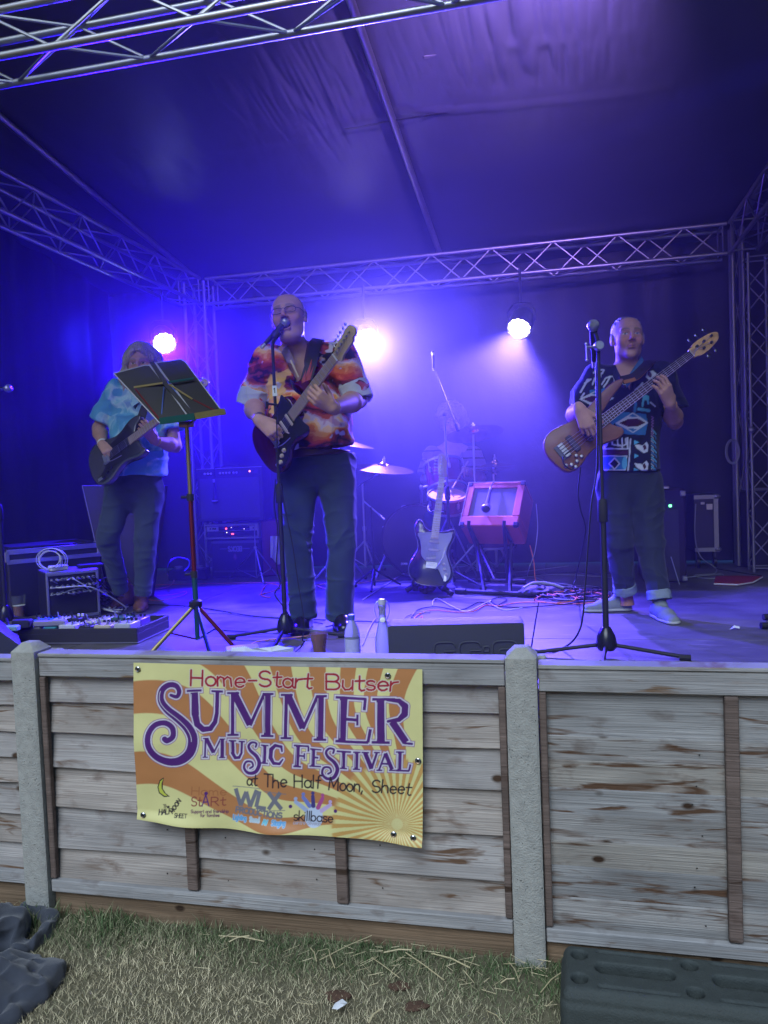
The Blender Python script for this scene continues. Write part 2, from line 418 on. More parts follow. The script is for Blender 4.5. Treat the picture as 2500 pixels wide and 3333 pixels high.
# glyph: (advance, strokes); y up, cap height 1, x-height .62
GL = {
 'A': (.8, [[(0, 0), (.35, 1), (.7, 0)], [(.12, .35), (.58, .35)]]), 'B': (.75, [[(0, 0), (0, 1), (.35, 1)] + A_(.35, .76, .22, .24, 90, -90) + [(0, .52)], [(.35, .52)] + A_(.35, .26, .27, .26, 90, -90) + [(0, 0)]]),
 'C': (.8, [A_(.36, .5, .36, .5, 45, 315, 14)]), 'D': (.8, [[(0, 0), (0, 1), (.25, 1)] + A_(.25, .5, .4, .5, 90, -90, 10) + [(0, 0)]]),
 'E': (.65, [[(.5, 1), (0, 1), (0, 0), (.5, 0)], [(0, .52), (.42, .52)]]), 'F': (.62, [[(.5, 1), (0, 1), (0, 0)], [(0, .52), (.4, .52)]]),
 'G': (.85, [A_(.38, .5, .38, .5, 50, 350, 14) + [(.45, .45)]]), 'H': (.75, [[(0, 0), (0, 1)], [(.58, 0), (.58, 1)], [(0, .5), (.58, .5)]]),
 'I': (.25, [[(0.05, 0), (0.05, 1)]]), 'K': (.75, [[(0, 0), (0, 1)], [(.55, 1), (0, .45)], [(.18, .6), (.6, 0)]]), 'L': (.62, [[(0, 1), (0, 0), (.5, 0)]]),
 'M': (.95, [[(0, 0), (.05, 1), (.4, .25), (.74, 1), (.8, 0)]]), 'N': (.8, [[(0, 0), (0, 1), (.6, 0), (.6, 1)]]), 'O': (.9, [A_(.38, .5, .38, .5, 0, 360, 16)]),
 'P': (.7, [[(0, 0), (0, 1), (.3, 1)] + A_(.3, .74, .25, .26, 90, -90) + [(0, .48)]]), 'R': (.75, [[(0, 0), (0, 1), (.3, 1)] + A_(.3, .74, .25, .26, 90, -90) + [(0, .48)], [(.25, .48), (.6, 0)]]),
 'S': (.72, [A_(.3, .74, .28, .26, 30, 270, 9) + A_(.3, .25, .3, .25, 90, -150, 9)[1:]]), 'T': (.72, [[(0, 1), (.62, 1)], [(.31, 1), (.31, 0)]]),
 'U': (.78, [[(0, 1), (0, .35)] + A_(.3, .3, .3, .3, 180, 360, 8) + [(.6, 1)]]), 'V': (.75, [[(0, 1), (.32, 0), (.64, 1)]]), 'W': (1.05, [[(0, 1), (.22, 0), (.47, .8), (.72, 0), (.94, 1)]]),
 'X': (.75, [[(0, 1), (.6, 0)], [(0, 0), (.6, 1)]]), 'a': (.62, [A_(.24, .3, .24, .3, 30, 330, 10), [(.5, .6), (.48, .1), (.56, 0)]]), 'b': (.62, [[(0, 1.05), (0, 0)], A_(.24, .3, .24, .3, -170, 170, 10)]),
 'c': (.55, [A_(.25, .3, .25, .3, 45, 315, 9)]), 'd': (.64, [A_(.24, .3, .24, .3, 20, 340, 10), [(.48, 1.05), (.48, 0)]]), 'e': (.6, [[(.04, .3), (.48, .34)] + A_(.26, .31, .24, .3, 10, 320, 10)]),
 'f': (.45, [[(.42, 1.0), (.3, 1.06), (.18, .9), (.16, 0)], [(0, .62), (.36, .64)]]), 'g': (.62, [A_(.24, .3, .24, .3, 20, 340, 10), [(.48, .6), (.48, -.2), (.3, -.36), (.05, -.3)]]),
 'h': (.6, [[(0, 1.05), (0, 0)], [(0, .4), (.15, .58), (.35, .58), (.45, .4), (.46, 0)]]), 'i': (.22, [[(.03, .6), (.03, 0)], [(.03, .85), (.03, .87)]]), 'k': (.55, [[(0, 1.05), (0, 0)], [(.42, .6), (.02, .25)], [(.15, .36), (.46, 0)]]),
 'l': (.22, [[(.03, 1.05), (.03, 0)]]), 'm': (.85, [[(0, .6), (0, 0)], [(0, .42), (.14, .6), (.3, .52), (.34, 0)], [(.34, .42), (.5, .6), (.66, .5), (.7, 0)]]),
 'n': (.6, [[(0, .6), (0, 0)], [(0, .4), (.17, .6), (.36, .56), (.45, .38), (.46, 0)]]), 'o': (.62, [A_(.26, .3, .26, .3, 0, 360, 12)]), 'p': (.62, [[(0, .6), (0, -.36)], A_(.24, .3, .24, .3, -170, 170, 10)]),
 'r': (.42, [[(0, .6), (0, 0)], [(0, .35), (.12, .55), (.34, .6)]]), 's': (.5, [A_(.2, .46, .19, .15, 30, 270, 7) + A_(.2, .16, .2, .16, 90, -150, 7)[1:]]),
 't': (.5, [[(.2, .95), (.18, .12), (.28, 0), (.42, .05)], [(0, .62), (.42, .66)]]), 'u': (.6, [[(0, .6), (0, .2), (.12, 0), (.32, .02), (.45, .2)], [(.45, .6), (.46, 0)]]), 'v': (.55, [[(0, .6), (.23, 0), (.46, .6)]]),
 'y': (.55, [[(0, .6), (.25, .02)], [(.48, .6), (.15, -.35)]]), '-': (.62, [[(.1, .42), (.5, .44)]]), ',': (.3, [[(.1, .05), (.02, -.2)]]), "'": (.2, [[(.05, 1), (.03, .75)]]), ' ': (.38, []),
 '1': (.45, [[(.02, .8), (.2, 1), (.2, 0)]]), '5': (.65, [[(.48, 1), (.08, 1), (.05, .58)] + A_(.25, .33, .27, .32, 120, -150, 10)]), ':': (.3, [[(.08, .2), (.08, .22)], [(.08, .7), (.08, .72)]]),
}
class Art:
    """canvas covering x0..x1, y0..y1 (y down) at step s"""
    def __init__(s, x0, y0, x1, y1, step, base=(1, 1, 1)):
        s.x0, s.y0, s.s = x0, y0, step; s.w = int((x1 - x0) / step) + 1; s.h = int((y1 - y0) / step) + 1
        s.c = np.zeros((s.h, s.w, 3), np.float32) + np.array(base, np.float32)
    def grid(s, a=0, b=None, c=0, d=None):
        b = s.w if b is None else b; d = s.h if d is None else d
        X = s.x0 + s.s * np.arange(a, b, dtype=np.float32)[None, :]; Y = s.y0 + s.s * np.arange(c, d, dtype=np.float32)[:, None]; return X + 0 * Y, Y + 0 * X
    def paint(s, m, col, sl=None):
        m = np.clip(m, 0, 1)[..., None]; col = np.array(col, np.float32)
        if sl is None: s.c = s.c * (1 - m) + col * m
        else: s.c[sl] = s.c[sl] * (1 - m) + col * m
    def stroke(s, pts, w, col, w1=None, square=False):
        """polyline with half-width w (to w1)"""
        pts = [(float(p[0]), float(p[1])) for p in pts]; w1 = w if w1 is None else w1
        ws = list(w) if hasattr(w, '__len__') else [lerp(w, w1, i / max(1, len(pts) - 1)) for i in range(len(pts))]
        for i in range(len(pts) - 1):
            (ax, ay), (bx, by) = pts[i], pts[i + 1]; W = max(ws[i], ws[i + 1]) + 2 * s.s
            a = max(0, int((min(ax, bx) - W - s.x0) / s.s)); b = min(s.w, int((max(ax, bx) + W - s.x0) / s.s) + 2)
            c = max(0, int((min(ay, by) - W - s.y0) / s.s)); d = min(s.h, int((max(ay, by) + W - s.y0) / s.s) + 2)
            if a >= b or c >= d: continue
            X, Y = s.grid(a, b, c, d); dx, dy = bx - ax, by - ay; L = dx * dx + dy * dy + 1e-9
            t = ((X - ax) * dx + (Y - ay) * dy) / L
            if square:
                Ls = math.sqrt(L); e = np.maximum(np.abs((X - ax) * dy - (Y - ay) * dx) / Ls - ws[i], np.maximum(-t, t - 1) * Ls)
            else:
                t = np.clip(t, 0, 1); e = np.hypot(X - ax - t * dx, Y - ay - t * dy) - (ws[i] + (ws[i + 1] - ws[i]) * t)
            s.paint(0.5 - e / s.s, col, (slice(c, d), slice(a, b)))
    def disc(s, cx, cy, rx, ry, col):
        X, Y = s.grid(); s.paint(0.5 - (np.hypot((X - cx) / rx, (Y - cy) / ry) - 1) * min(rx, ry) / s.s, col)
    def poly(s, pts, col):
        X, Y = s.grid(); ins = np.zeros(X.shape, bool); n = len(pts)
        for i in range(n):
            x1, y1 = pts[i]; x2, y2 = pts[(i + 1) % n]
            if y1 == y2: continue
            c = ((y1 > Y) != (y2 > Y)) & (X < (x2 - x1) * (Y - y1) / (y2 - y1) + x1); ins ^= c
        s.paint(ins.astype(np.float32), col)
    def text(s, txt, x, y, size, w, col, x2=None, y2=None, jit=0.0, out=None, outw=0, rs=None, aspect=1.0, square=False):
        """baseline from (x,y) to (x2,y2)"""
        rs = rs or random.Random(5); adv = sum(GL[c][0] for c in txt) * size * aspect
        if x2 is None: x2, y2 = x + adv, y
        L = math.hypot(x2 - x, y2 - y); k = L / adv; ux, uy = (x2 - x) / L, (y2 - y) / L; cur = 0; S_ = []
        for ch in txt:
            a, st = GL[ch]; j = rs.uniform(-jit, jit); tl = rs.uniform(-jit, jit) * .8
            for q in st:
                o = []
                for gx, gy in q:
                    gx2 = (gx + tl * gy) * size * aspect * k + cur; gy2 = (gy + j) * size
                    o.append((x + ux * gx2 + uy * gy2, y + uy * gx2 - ux * gy2))
                S_.append(o)
            cur += a * size * aspect * k
        if out is not None:
            for q in S_: s.stroke(q if len(q) > 1 else q * 2, w + outw, out)
        for q in S_: s.stroke(q, w, col, square=square)
    def sample(s, x, y):
        i = np.clip(((x - s.x0) / s.s), 0, s.w - 1.001); j = np.clip(((y - s.y0) / s.s), 0, s.h - 1.001)
        i0 = i.astype(int); j0 = j.astype(int); fi = (i - i0)[:, None]; fj = (j - j0)[:, None]; c = s.c
        return (c[j0, i0] * (1 - fi) + c[j0, i0 + 1] * fi) * (1 - fj) + (c[j0 + 1, i0] * (1 - fi) + c[j0 + 1, i0 + 1] * fi) * fj
def project_np(V):
    d = V - np.array(CAMP); k = d @ np.array(c_f)
    return IW / 2 + FPX * (d @ np.array(c_r)) / k, IH / 2 - FPX * (d @ np.array(c_u)) / k
def plate(T, name, M, w, h, art, m, step=0.003, parent=None, bulge=None, label=None):
    """thin printed plate: local x right, y up, z out; the art covers it"""
    nx = max(2, int(w / step)); ny = max(2, int(h / step)); X, Y = np.meshgrid(np.linspace(0, 1, nx + 1), np.linspace(0, 1, ny + 1))
    x = X.ravel(); y = Y.ravel(); L = np.stack([(x - .5) * w, (.5 - y) * h, 0 * x], 1)
    M3 = np.array(M.to_3x3()); V = L @ M3.T + np.array(M.translation)
    i = np.arange(ny)[:, None] * (nx + 1) + np.arange(nx)[None, :]; Q = np.stack([i + nx + 1, i + nx + 2, i + 1, i], -1).reshape(-1, 4)
    me = fast_mesh(V - np.array(T.M.translation), Q, name, True)
    set_col(me, art.sample(art.x0 + x * art.s * (art.w - 1), art.y0 + y * art.s * (art.h - 1)))
    return T.part(name, me, m, parent, label)
# ---------------------------------------------------------------- wood
def wood(name, col, brown, stain=0.5, knots=True, grain=0.25, seed=0.0):
    if name in MATS: return MATS[name]
    m = bpy.data.materials.new(name); m.use_nodes = True; nt = m.node_tree; n = nt.nodes; l = nt.links; b = n['Principled BSDF']
    tc = n.new('ShaderNodeTexCoord'); mp = n.new('ShaderNodeMapping'); mp.inputs['Location'].default_value = (seed, seed * 2, seed * 3); l.new(tc.outputs['Object'], mp.inputs[0])
    def nz(sc, det=5, dist=0.0):
        q = n.new('ShaderNodeMapping'); q.inputs['Scale'].default_value = sc; l.new(mp.outputs[0], q.inputs[0])
        t = n.new('ShaderNodeTexNoise'); t.inputs['Scale'].default_value = 1; t.inputs['Detail'].default_value = det; t.inputs['Distortion'].default_value = dist; l.new(q.outputs[0], t.inputs['Vector']); return t.outputs['Fac']
    def ramp(src, a, bb, c0=0.0, c1=1.0):
        r = n.new('ShaderNodeMapRange'); r.inputs['From Min'].default_value = a; r.inputs['From Max'].default_value = bb; r.inputs['To Min'].default_value = c0; r.inputs['To Max'].default_value = c1; l.new(src, r.inputs['Value']); return r.outputs[0]
    def mixc(f, A, B):
        x = n.new('ShaderNodeMix'); x.data_type = 'RGBA'; l.new(f, x.inputs['Factor'])
        for s_, v in ((6, A), (7, B)):
            if isinstance(v, tuple): x.inputs[s_].default_value = (*v, 1)
            else: l.new(v, x.inputs[s_])
        return x.outputs[2]
    g = nz((2.2, 3, 150), 7, 1.0); base = mixc(ramp(g, .35, .7), tuple(c * (1 - grain) for c in col), tuple(c * (1 + grain) for c in col))
    big = nz((2.2, 1, 7), 5, .6); base = mixc(ramp(big, .42, .68), base, tuple(c * 0.62 for c in col)); mid = nz((9, 3, 16), 4, .3); base = mixc(ramp(mid, .58, .72), base, tuple(c * k for c, k in zip(col, (.55, .50, .48))))
    st = nz((5, 3, 38), 4, .8); st2 = nz((1.6, 1, 3.2), 2)
    mu = n.new('ShaderNodeMath'); mu.operation = 'MULTIPLY'; l.new(ramp(st, .60 - stain * .055, .68 - .02 * (stain > 1)), mu.inputs[0]); l.new(ramp(st2, *((.36, .46) if stain > 1 else (.48, .58))), mu.inputs[1])
    base = mixc(mu.outputs[0], base, brown)
    if knots:
        q = n.new('ShaderNodeMapping'); q.inputs['Scale'].default_value = (4.3, .6, 7.0); l.new(mp.outputs[0], q.inputs[0])
        v = n.new('ShaderNodeTexVoronoi'); v.inputs['Scale'].default_value = 1; l.new(q.outputs[0], v.inputs['Vector'])
        base = mixc(ramp(v.outputs['Distance'], .11, .06), base, tuple(c * .45 for c in brown))
    l.new(base, b.inputs['Base Color']); b.inputs['Roughness'].default_value = .8; b.inputs['Specular IOR Level'].default_value = .25
    bp = n.new('ShaderNodeBump'); bp.inputs['Strength'].default_value = .8; bp.inputs['Distance'].default_value = .004; l.new(g, bp.inputs['Height']); l.new(bp.outputs[0], b.inputs['Normal'])
    MATS[name] = m; return m
GREYW = [wood('weathered_board_%d' % i, c, (.13, .075, .045), s, True, .2, i * 3.1) for i, (c, s) in enumerate([((.34, .33, .32), .3), ((.40, .37, .345), .6), ((.315, .31, .305), .2), ((.41, .36, .315), .5)])]
GREYR = [wood('stained_board_%d' % i, c, (.11, .06, .035), s, True, .22, 20 + i * 2.3) for i, (c, s) in enumerate([((.37, .355, .335), 1.4), ((.345, .34, .33), 1.2), ((.40, .37, .325), 1.5)])]
BROWNW = wood('brown_batten', (.17, .125, .105), (.05, .03, .02), .3, False, .3, 4)
GRAVELB = wood('gravel_board_wood', (.215, .145, .09), (.09, .05, .03), .4, True, .3, 9)
RAILW = wood('pale_rail_wood', (.36, .35, .34), (.17, .11, .07), .4, True, .22, 15)
CONC = mat('concrete', (.35, .345, .31), .9, noise=.32, nscale=38, bump=1.0, bscale=190)

# ground
def big_ground():
    mb = MB(); mb.add([(-70, -60, 0), (70, -60, 0), (70, 80, 0), (-70, 80, 0)], [(0, 1, 2, 3)])
    m = mat('turf_earth', (.075, .072, .038), .95, noise=.45, nscale=6, bump=.8, bscale=40)
    solo('ground', mb, m, 'flat dry turf ground', None, loc=(0, 0, 0), kind='structure')
big_ground()

# fence ---------------------------------------------------------------
UP = (-1.965, -0.14, 1.685)                     # post centres along the stage direction
def post(u, label):
    T = Thing('fence_post', S(u, 2.5, 0), label, 'fence post', 'concrete fence posts', -YAW); mb = MB(); w = .05
    for s_ in (0,):
        top = 1.012; z0 = -.15
        ring = lambda a, d, z: [(-a, -d, z), (-a + .008, -d - .006, z), (a - .008, -d - .006, z), (a, -d, z), (a, d, z), (-a, d, z)]
        vs = ring(w, .05, z0) + ring(w * .985, .05, top) + ring(w * .45, .022, top + .03); n = 6
        mb.add(vs, [(i * n + k, i * n + (k + 1) % n, (i + 1) * n + (k + 1) % n, (i + 1) * n + k) for i in range(2) for k in range(n)] + [tuple(12 + k for k in range(n))])
    T.part('shaft', mb, CONC, local=True, angle=40)
    mb = MB(); mb.box((0.035, .075, .96), (.085, .04, .075), bev=.006); T.part('back_lug', mb, CONC, local=True)
    mb = MB(); rr = random.Random(int(u * 100))
    for i in range(60):
        x = rr.uniform(-.045, .045); z = rr.uniform(.05, 1.0); mb.sphere((x, -.0565, z), (rr.uniform(.0008, .002), .001, rr.uniform(.0008, .002)), 5)
    T.part('pinhole', mb, mat('hole_dark', (.02, .02, .02), .9), local=True, kind='stuff')
post(UP[0], 'concrete fence post left of the festival banner'); post(UP[1], 'concrete fence post right of the festival banner, between the two wide panels')
def lap_board(mb, x0, x1, zt, zb, yt, yb, seed, th=.012, wav=.004):
    n = 14; xs = np.linspace(x0, x1, n + 1); w = (vnoise(xs * 2.2 + seed, xs * 0 + seed * 1.7, 0 * xs) - .5) * 2 * wav; v = []
    w2 = (vnoise(xs * 2.0 + seed + 9, xs * 0 + seed * .7, 0 * xs) - .5) * 2 * wav * .5
    for i, x in enumerate(xs):
        x = float(x); v += [(x, yt, zt + float(w2[i])), (x, yb, zb + float(w[i])), (x, yb + th, zb + float(w[i])), (x, yt + th, zt + float(w2[i]))]
    f = [(i * 4 + k, i * 4 + 4 + k, i * 4 + 4 + (k + 1) % 4, i * 4 + (k + 1) % 4) for i in range(n) for k in range(4)]
    f += [(0, 1, 2, 3), (n * 4 + 3, n * 4 + 2, n * 4 + 1, n * 4)]; mb.add(v, f)
def panel(u0, u1, zt, zb, edges, front, mats_, label, battens, edge_bat=(1, 1), seed=1.0, crack=None):
    L = u1 - u0; T = Thing('lap_fence', S(u0, 2.5, 0), label, 'fence panel', 'lap board fence panels', -YAW)
    rr = random.Random(int(seed * 10))
    for i in range(len(edges) - 1):
        a, b = edges[i], edges[i + 1]; mb = MB(); ov = .018
        if front: lap_board(mb, .001, L - .001, a + ov, b, .010, -.013, seed + i, wav=.006)
        else: lap_board(mb, .001, L - .001, a, b - ov, -.010, .006, seed + i, wav=.002)
        T.part('board', mb, mats_[(i * 2 + int(seed)) % len(mats_)], local=True, angle=30)
    mb = MB(); mb.box((L / 2, -.022, zt - .036), (L - .006, .022, .072), bev=.003); T.part('top_rail', mb, RAILW, local=True)
    mb = MB(); mb.box((L / 2, .0, zt + .008), (L - .004, .075, .014), bev=.003); T.part('capping', mb, RAILW, local=True)
    mb = MB(); mb.box((L / 2, -.024, zb + .022), (L - .006, .024, .046), bev=.003); T.part('bottom_rail', mb, RAILW, local=True)
    for x in battens:
        mb = MB(); mb.box((x, -.0235, (zt + zb) / 2 - .012), (.04, .024, zt - zb - .125), bev=.003); T.part('batten', mb, BROWNW, local=True)
    for k, x in ((0, .014), (1, L - .014)):
        if edge_bat[k]: mb = MB(); mb.box((x, -.0235, (zt + zb) / 2 - .012), (.023, .024, zt - zb - .125), bev=.003); T.part('batten', mb, BROWNW, local=True)
    nm = mat('nail_head', (.05, .045, .04), .5, .6); 
    for i in range(1, len(edges)):
        for x in [q for q in battens if q]:
            for dx in (-.10, .13):
                mb = MB(); mb.sphere((x + dx + rr.uniform(-.02, .02), -.006 if front else -.011, (edges[i - 1] + edges[i]) / 2 + rr.uniform(-.02, .02)), (.0028, .002, .0028), 6)
                if i == 1 and dx < 0: continue
                T.part('nail', mb, nm, local=True)
    return T
hw = .0502
panel(UP[0] + hw, UP[1] - hw, .99, .10, [.935, .822, .704, .570, .414, .262, .14], True, GREYW, 'weathered grey fence panel carrying the festival banner',
      [-1.33 - UP[0] - hw, -.77 - UP[0] - hw], (1, 1), 1.0)
panel(UP[1] + hw, UP[2] - hw, .975, .085, [.905, .754, .673, .581, .5, .408, .324, .221, .128], False, GREYR, 'brown stained fence panel right of the banner behind the black block', [.485 - UP[1] - hw, 1.1 - UP[1] - hw], (1, 0), 7.0)
panel(UP[0] - 1.82 + hw, UP[0] - hw, .97, .12, [.915, .80, .70, .60, .50, .38, .27, .16], True, GREYW, 'fence panel of which only a narrow strip shows left of the left post', [-.9 + 1.82], (0, 0), 13.0)
for u0, u1, lab, z in ((UP[0] + hw, UP[1] - hw, 'brown gravel board under the banner panel', .098), (UP[1] + hw, UP[2] - hw, 'ochre gravel board behind the black block', .083), (UP[0] - 1.82 + hw, UP[0] - hw, 'gravel board left of the left concrete post', .118)):
    T = Thing('gravel_board', S(u0, 2.5, 0), lab, 'gravel board', 'gravel boards under the fence', -YAW); mb = MB(); mb.box(((u1 - u0) / 2, .0, z / 2 - .06), (u1 - u0 - .004, .03, z + .12 - .004), bev=.003)
    T.part('plank', mb, GRAVELB, local=True)
# purple daylight hole and crack line in the boards
# stage ----------------------------------------------------------------
def stage_mat():
    m = bpy.data.materials.new('stage_ply'); m.use_nodes = True; nt = m.node_tree; n = nt.nodes; l = nt.links; b = n['Principled BSDF']
    tc = n.new('ShaderNodeTexCoord'); a = n.new('ShaderNodeTexNoise'); a.inputs['Scale'].default_value = 2.2; a.inputs['Detail'].default_value = 8; a.inputs['Roughness'].default_value = .65; l.new(tc.outputs['Object'], a.inputs['Vector'])
    mp = n.new('ShaderNodeMapping'); mp.inputs['Scale'].default_value = (6, 40, 6); mp.inputs['Rotation'].default_value = (0, 0, .35); l.new(tc.outputs['Object'], mp.inputs[0])
    s = n.new('ShaderNodeTexNoise'); s.inputs['Scale'].default_value = 1; s.inputs['Detail'].default_value = 4; l.new(mp.outputs[0], s.inputs['Vector'])
    r = n.new('ShaderNodeValToRGB'); r.color_ramp.elements[0].position = .3; r.color_ramp.elements[0].color = (.05, .046, .045, 1); r.color_ramp.elements[1].position = .72; r.color_ramp.elements[1].color = (.15, .14, .135, 1); l.new(a.outputs['Fac'], r.inputs[0])
    r2 = n.new('ShaderNodeMapRange'); r2.inputs['From Min'].default_value = .60; r2.inputs['From Max'].default_value = .75; l.new(s.outputs['Fac'], r2.inputs['Value'])
    x = n.new('ShaderNodeMix'); x.data_type = 'RGBA'; x.inputs[7].default_value = (.19, .17, .16, 1); l.new(r.outputs[0], x.inputs[6]); l.new(r2.outputs[0], x.inputs['Factor']); l.new(x.outputs[2], b.inputs['Base Color'])
    q = n.new('ShaderNodeMapRange'); q.inputs['To Min'].default_value = .28; q.inputs['To Max'].default_value = .62; l.new(a.outputs['Fac'], q.inputs['Value']); l.new(q.outputs[0], b.inputs['Roughness'])
    n2 = n.new('ShaderNodeTexNoise'); n2.inputs['Scale'].default_value = 90; l.new(tc.outputs['Object'], n2.inputs['Vector']); bp = n.new('ShaderNodeBump'); bp.inputs['Strength'].default_value = .25; bp.inputs['Distance'].default_value = .003; l.new(n2.outputs['Fac'], bp.inputs['Height']); l.new(bp.outputs[0], b.inputs['Normal'])
    return m
STM = stage_mat(); STM.node_tree.nodes['Principled BSDF'].inputs['Specular IOR Level'].default_value = .32
T = Thing('stage', S(-1.0, 2.66, 0), 'dark scuffed plywood stage deck raised behind the fence', 'stage', None, -YAW)
T.o['kind'] = 'structure'
_rows = [(2.66, 3.94), (3.94, 5.53), (5.53, 7.3)]
for i, (v0, v1) in enumerate(_rows):
    us = [-4.7, -2.60, -.16, 2.35] if i < 2 else [-4.7, -2.61, -1.38, -.15, 2.35]
    for j in range(len(us) - 1):
        mb = MB(); mb.box(((us[j] + us[j + 1]) / 2 + 1.0, (v0 + v1) / 2 - 2.66, STAGE - .012), (us[j + 1] - us[j] - .006, v1 - v0 - .006, .024), bev=.0015)
        T.part('deck_panel', mb, STM, local=True)
mb = MB(); mb.box((-.18, 2.3, STAGE - .15), (6.9, 4.5, .2)); T.part('deck_frame', mb, mat('dark_steel', (.03, .03, .032), .6), local=True)
for u in (-3.4, -1.1, 1.2, 3.1):
    for v in (.2, 2.2, 4.4): mb = MB(); mb.tube([(u, v, 0), (u, v, STAGE - .25)], .025, 8); T.part('leg', mb, mat('galvanised', (.35, .36, .38), .4, .9), local=True)

# trusses ---------------------------------------------------------------
ALU = mat('aluminium', (.42, .42, .44), .42, .95, noise=.12, nscale=20)
ALUD = mat('dull_aluminium', (.30, .30, .32), .5, .9, noise=.15, nscale=14)
BLK = mat('black_powder_coat', (.012, .012, .014), .6)
def truss(name, a, b, w, h, label, m=None, group='box trusses round the stage', bay=.26, up=(0, 0, 1), r=.0165, rb=.006):
    m = m or ALU; a = Vector(a); b = Vector(b); d = (b - a); L = d.length; d.normalize(); up = Vector(up); up = (up - d * up.dot(d)).normalized(); sd = d.cross(up)
    T = Thing(name, a, label, 'truss', group); c = lambda s1, s2, t: a + d * t + sd * (s1 * w / 2) + up * (s2 * h / 2)
    for s1 in (-1, 1):
        for s2 in (-1, 1): rod(T, 'chord', c(s1, s2, 0), c(s1, s2, L), r, m, n=10)
    n = max(1, round(L / bay)); st = (L - .12) / n
    for i in range(n):
        t0 = .06 + i * st; t1 = t0 + st; k = 1 if i % 2 else -1
        rod(T, 'brace', c(-1, k, t0), c(-1, -k, t1), rb, m, n=6); rod(T, 'brace', c(1, -k, t0), c(1, k, t1), rb, m, n=6)
        rod(T, 'brace', c(k, -1, t0), c(-k, -1, t1), rb, m, n=6); rod(T, 'brace', c(-k, 1, t0), c(k, 1, t1), rb, m, n=6)
    for t in (.03, L - .03):
        for s1 in (-1, 1): rod(T, 'end_strut', c(s1, -1, t), c(s1, 1, t), rb * 1.2, m, n=6)
        for s2 in (-1, 1): rod(T, 'end_strut', c(-1, s2, t), c(1, s2, t), rb * 1.2, m, n=6)
    return T
ZT, ZB = 3.55, 3.30; zc = 3.42
truss('back_truss', S(-3.18, 6.83, zc), S(1.36, 6.83, zc), .2, .235, 'long box truss across the back of the stage above the drummer')
truss('side_truss', S(-3.32, 6.70, zc), S(-3.32, 2.82, zc), .2, .235, 'box truss running along the left side of the stage roof')
truss('side_truss', S(1.48, 6.70, zc), S(1.48, 2.82, zc), .2, .235, 'box truss at the upper right edge above the lattice tower')
truss('front_truss', S(-3.32, 2.69, 3.345), S(1.48, 2.69, 3.345), .18, .17, 'box truss crossing the upper left corner nearest the audience', bay=.30, r=.0145, rb=.0065)
truss('upright_truss', S(-3.30, 6.83, STAGE + .01), S(-3.30, 6.83, 3.52), .2, .2, 'blue lit truss upright in the back left corner of the stage', m=ALUD, up=VS, group='truss uprights at the stage corners')
truss('upright_truss', S(1.45, 6.83, STAGE + .01), S(1.45, 6.83, 3.52), .075, .075, 'silver truss upright in the back right corner with coiled cable', m=ALUD, up=VS, group='truss uprights at the stage corners', r=.020, bay=.5, rb=.004)
truss('upright_truss', S(-3.32, 2.69, .0), S(-3.32, 2.69, 3.25), .18, .18, 'front left truss upright outside the picture', m=ALU, up=VS, group='truss uprights at the stage corners')
truss('upright_truss', S(1.48, 2.69, .0), S(1.48, 2.69, 3.25), .18, .18, 'front right truss upright outside the picture', m=ALU, up=VS, group='truss uprights at the stage corners')
# lattice tower at the right edge
_tw = PV(2472, 1300, 6.45); _u, _v = uv(_tw)
truss('lattice_tower', S(_u, _v, STAGE + .01), S(_u, _v, 3.2), .16, .16, 'cross braced lattice tower at the right edge beside the silver upright', m=ALUD, up=VS, group=None, bay=.20, r=.011, rb=.005)

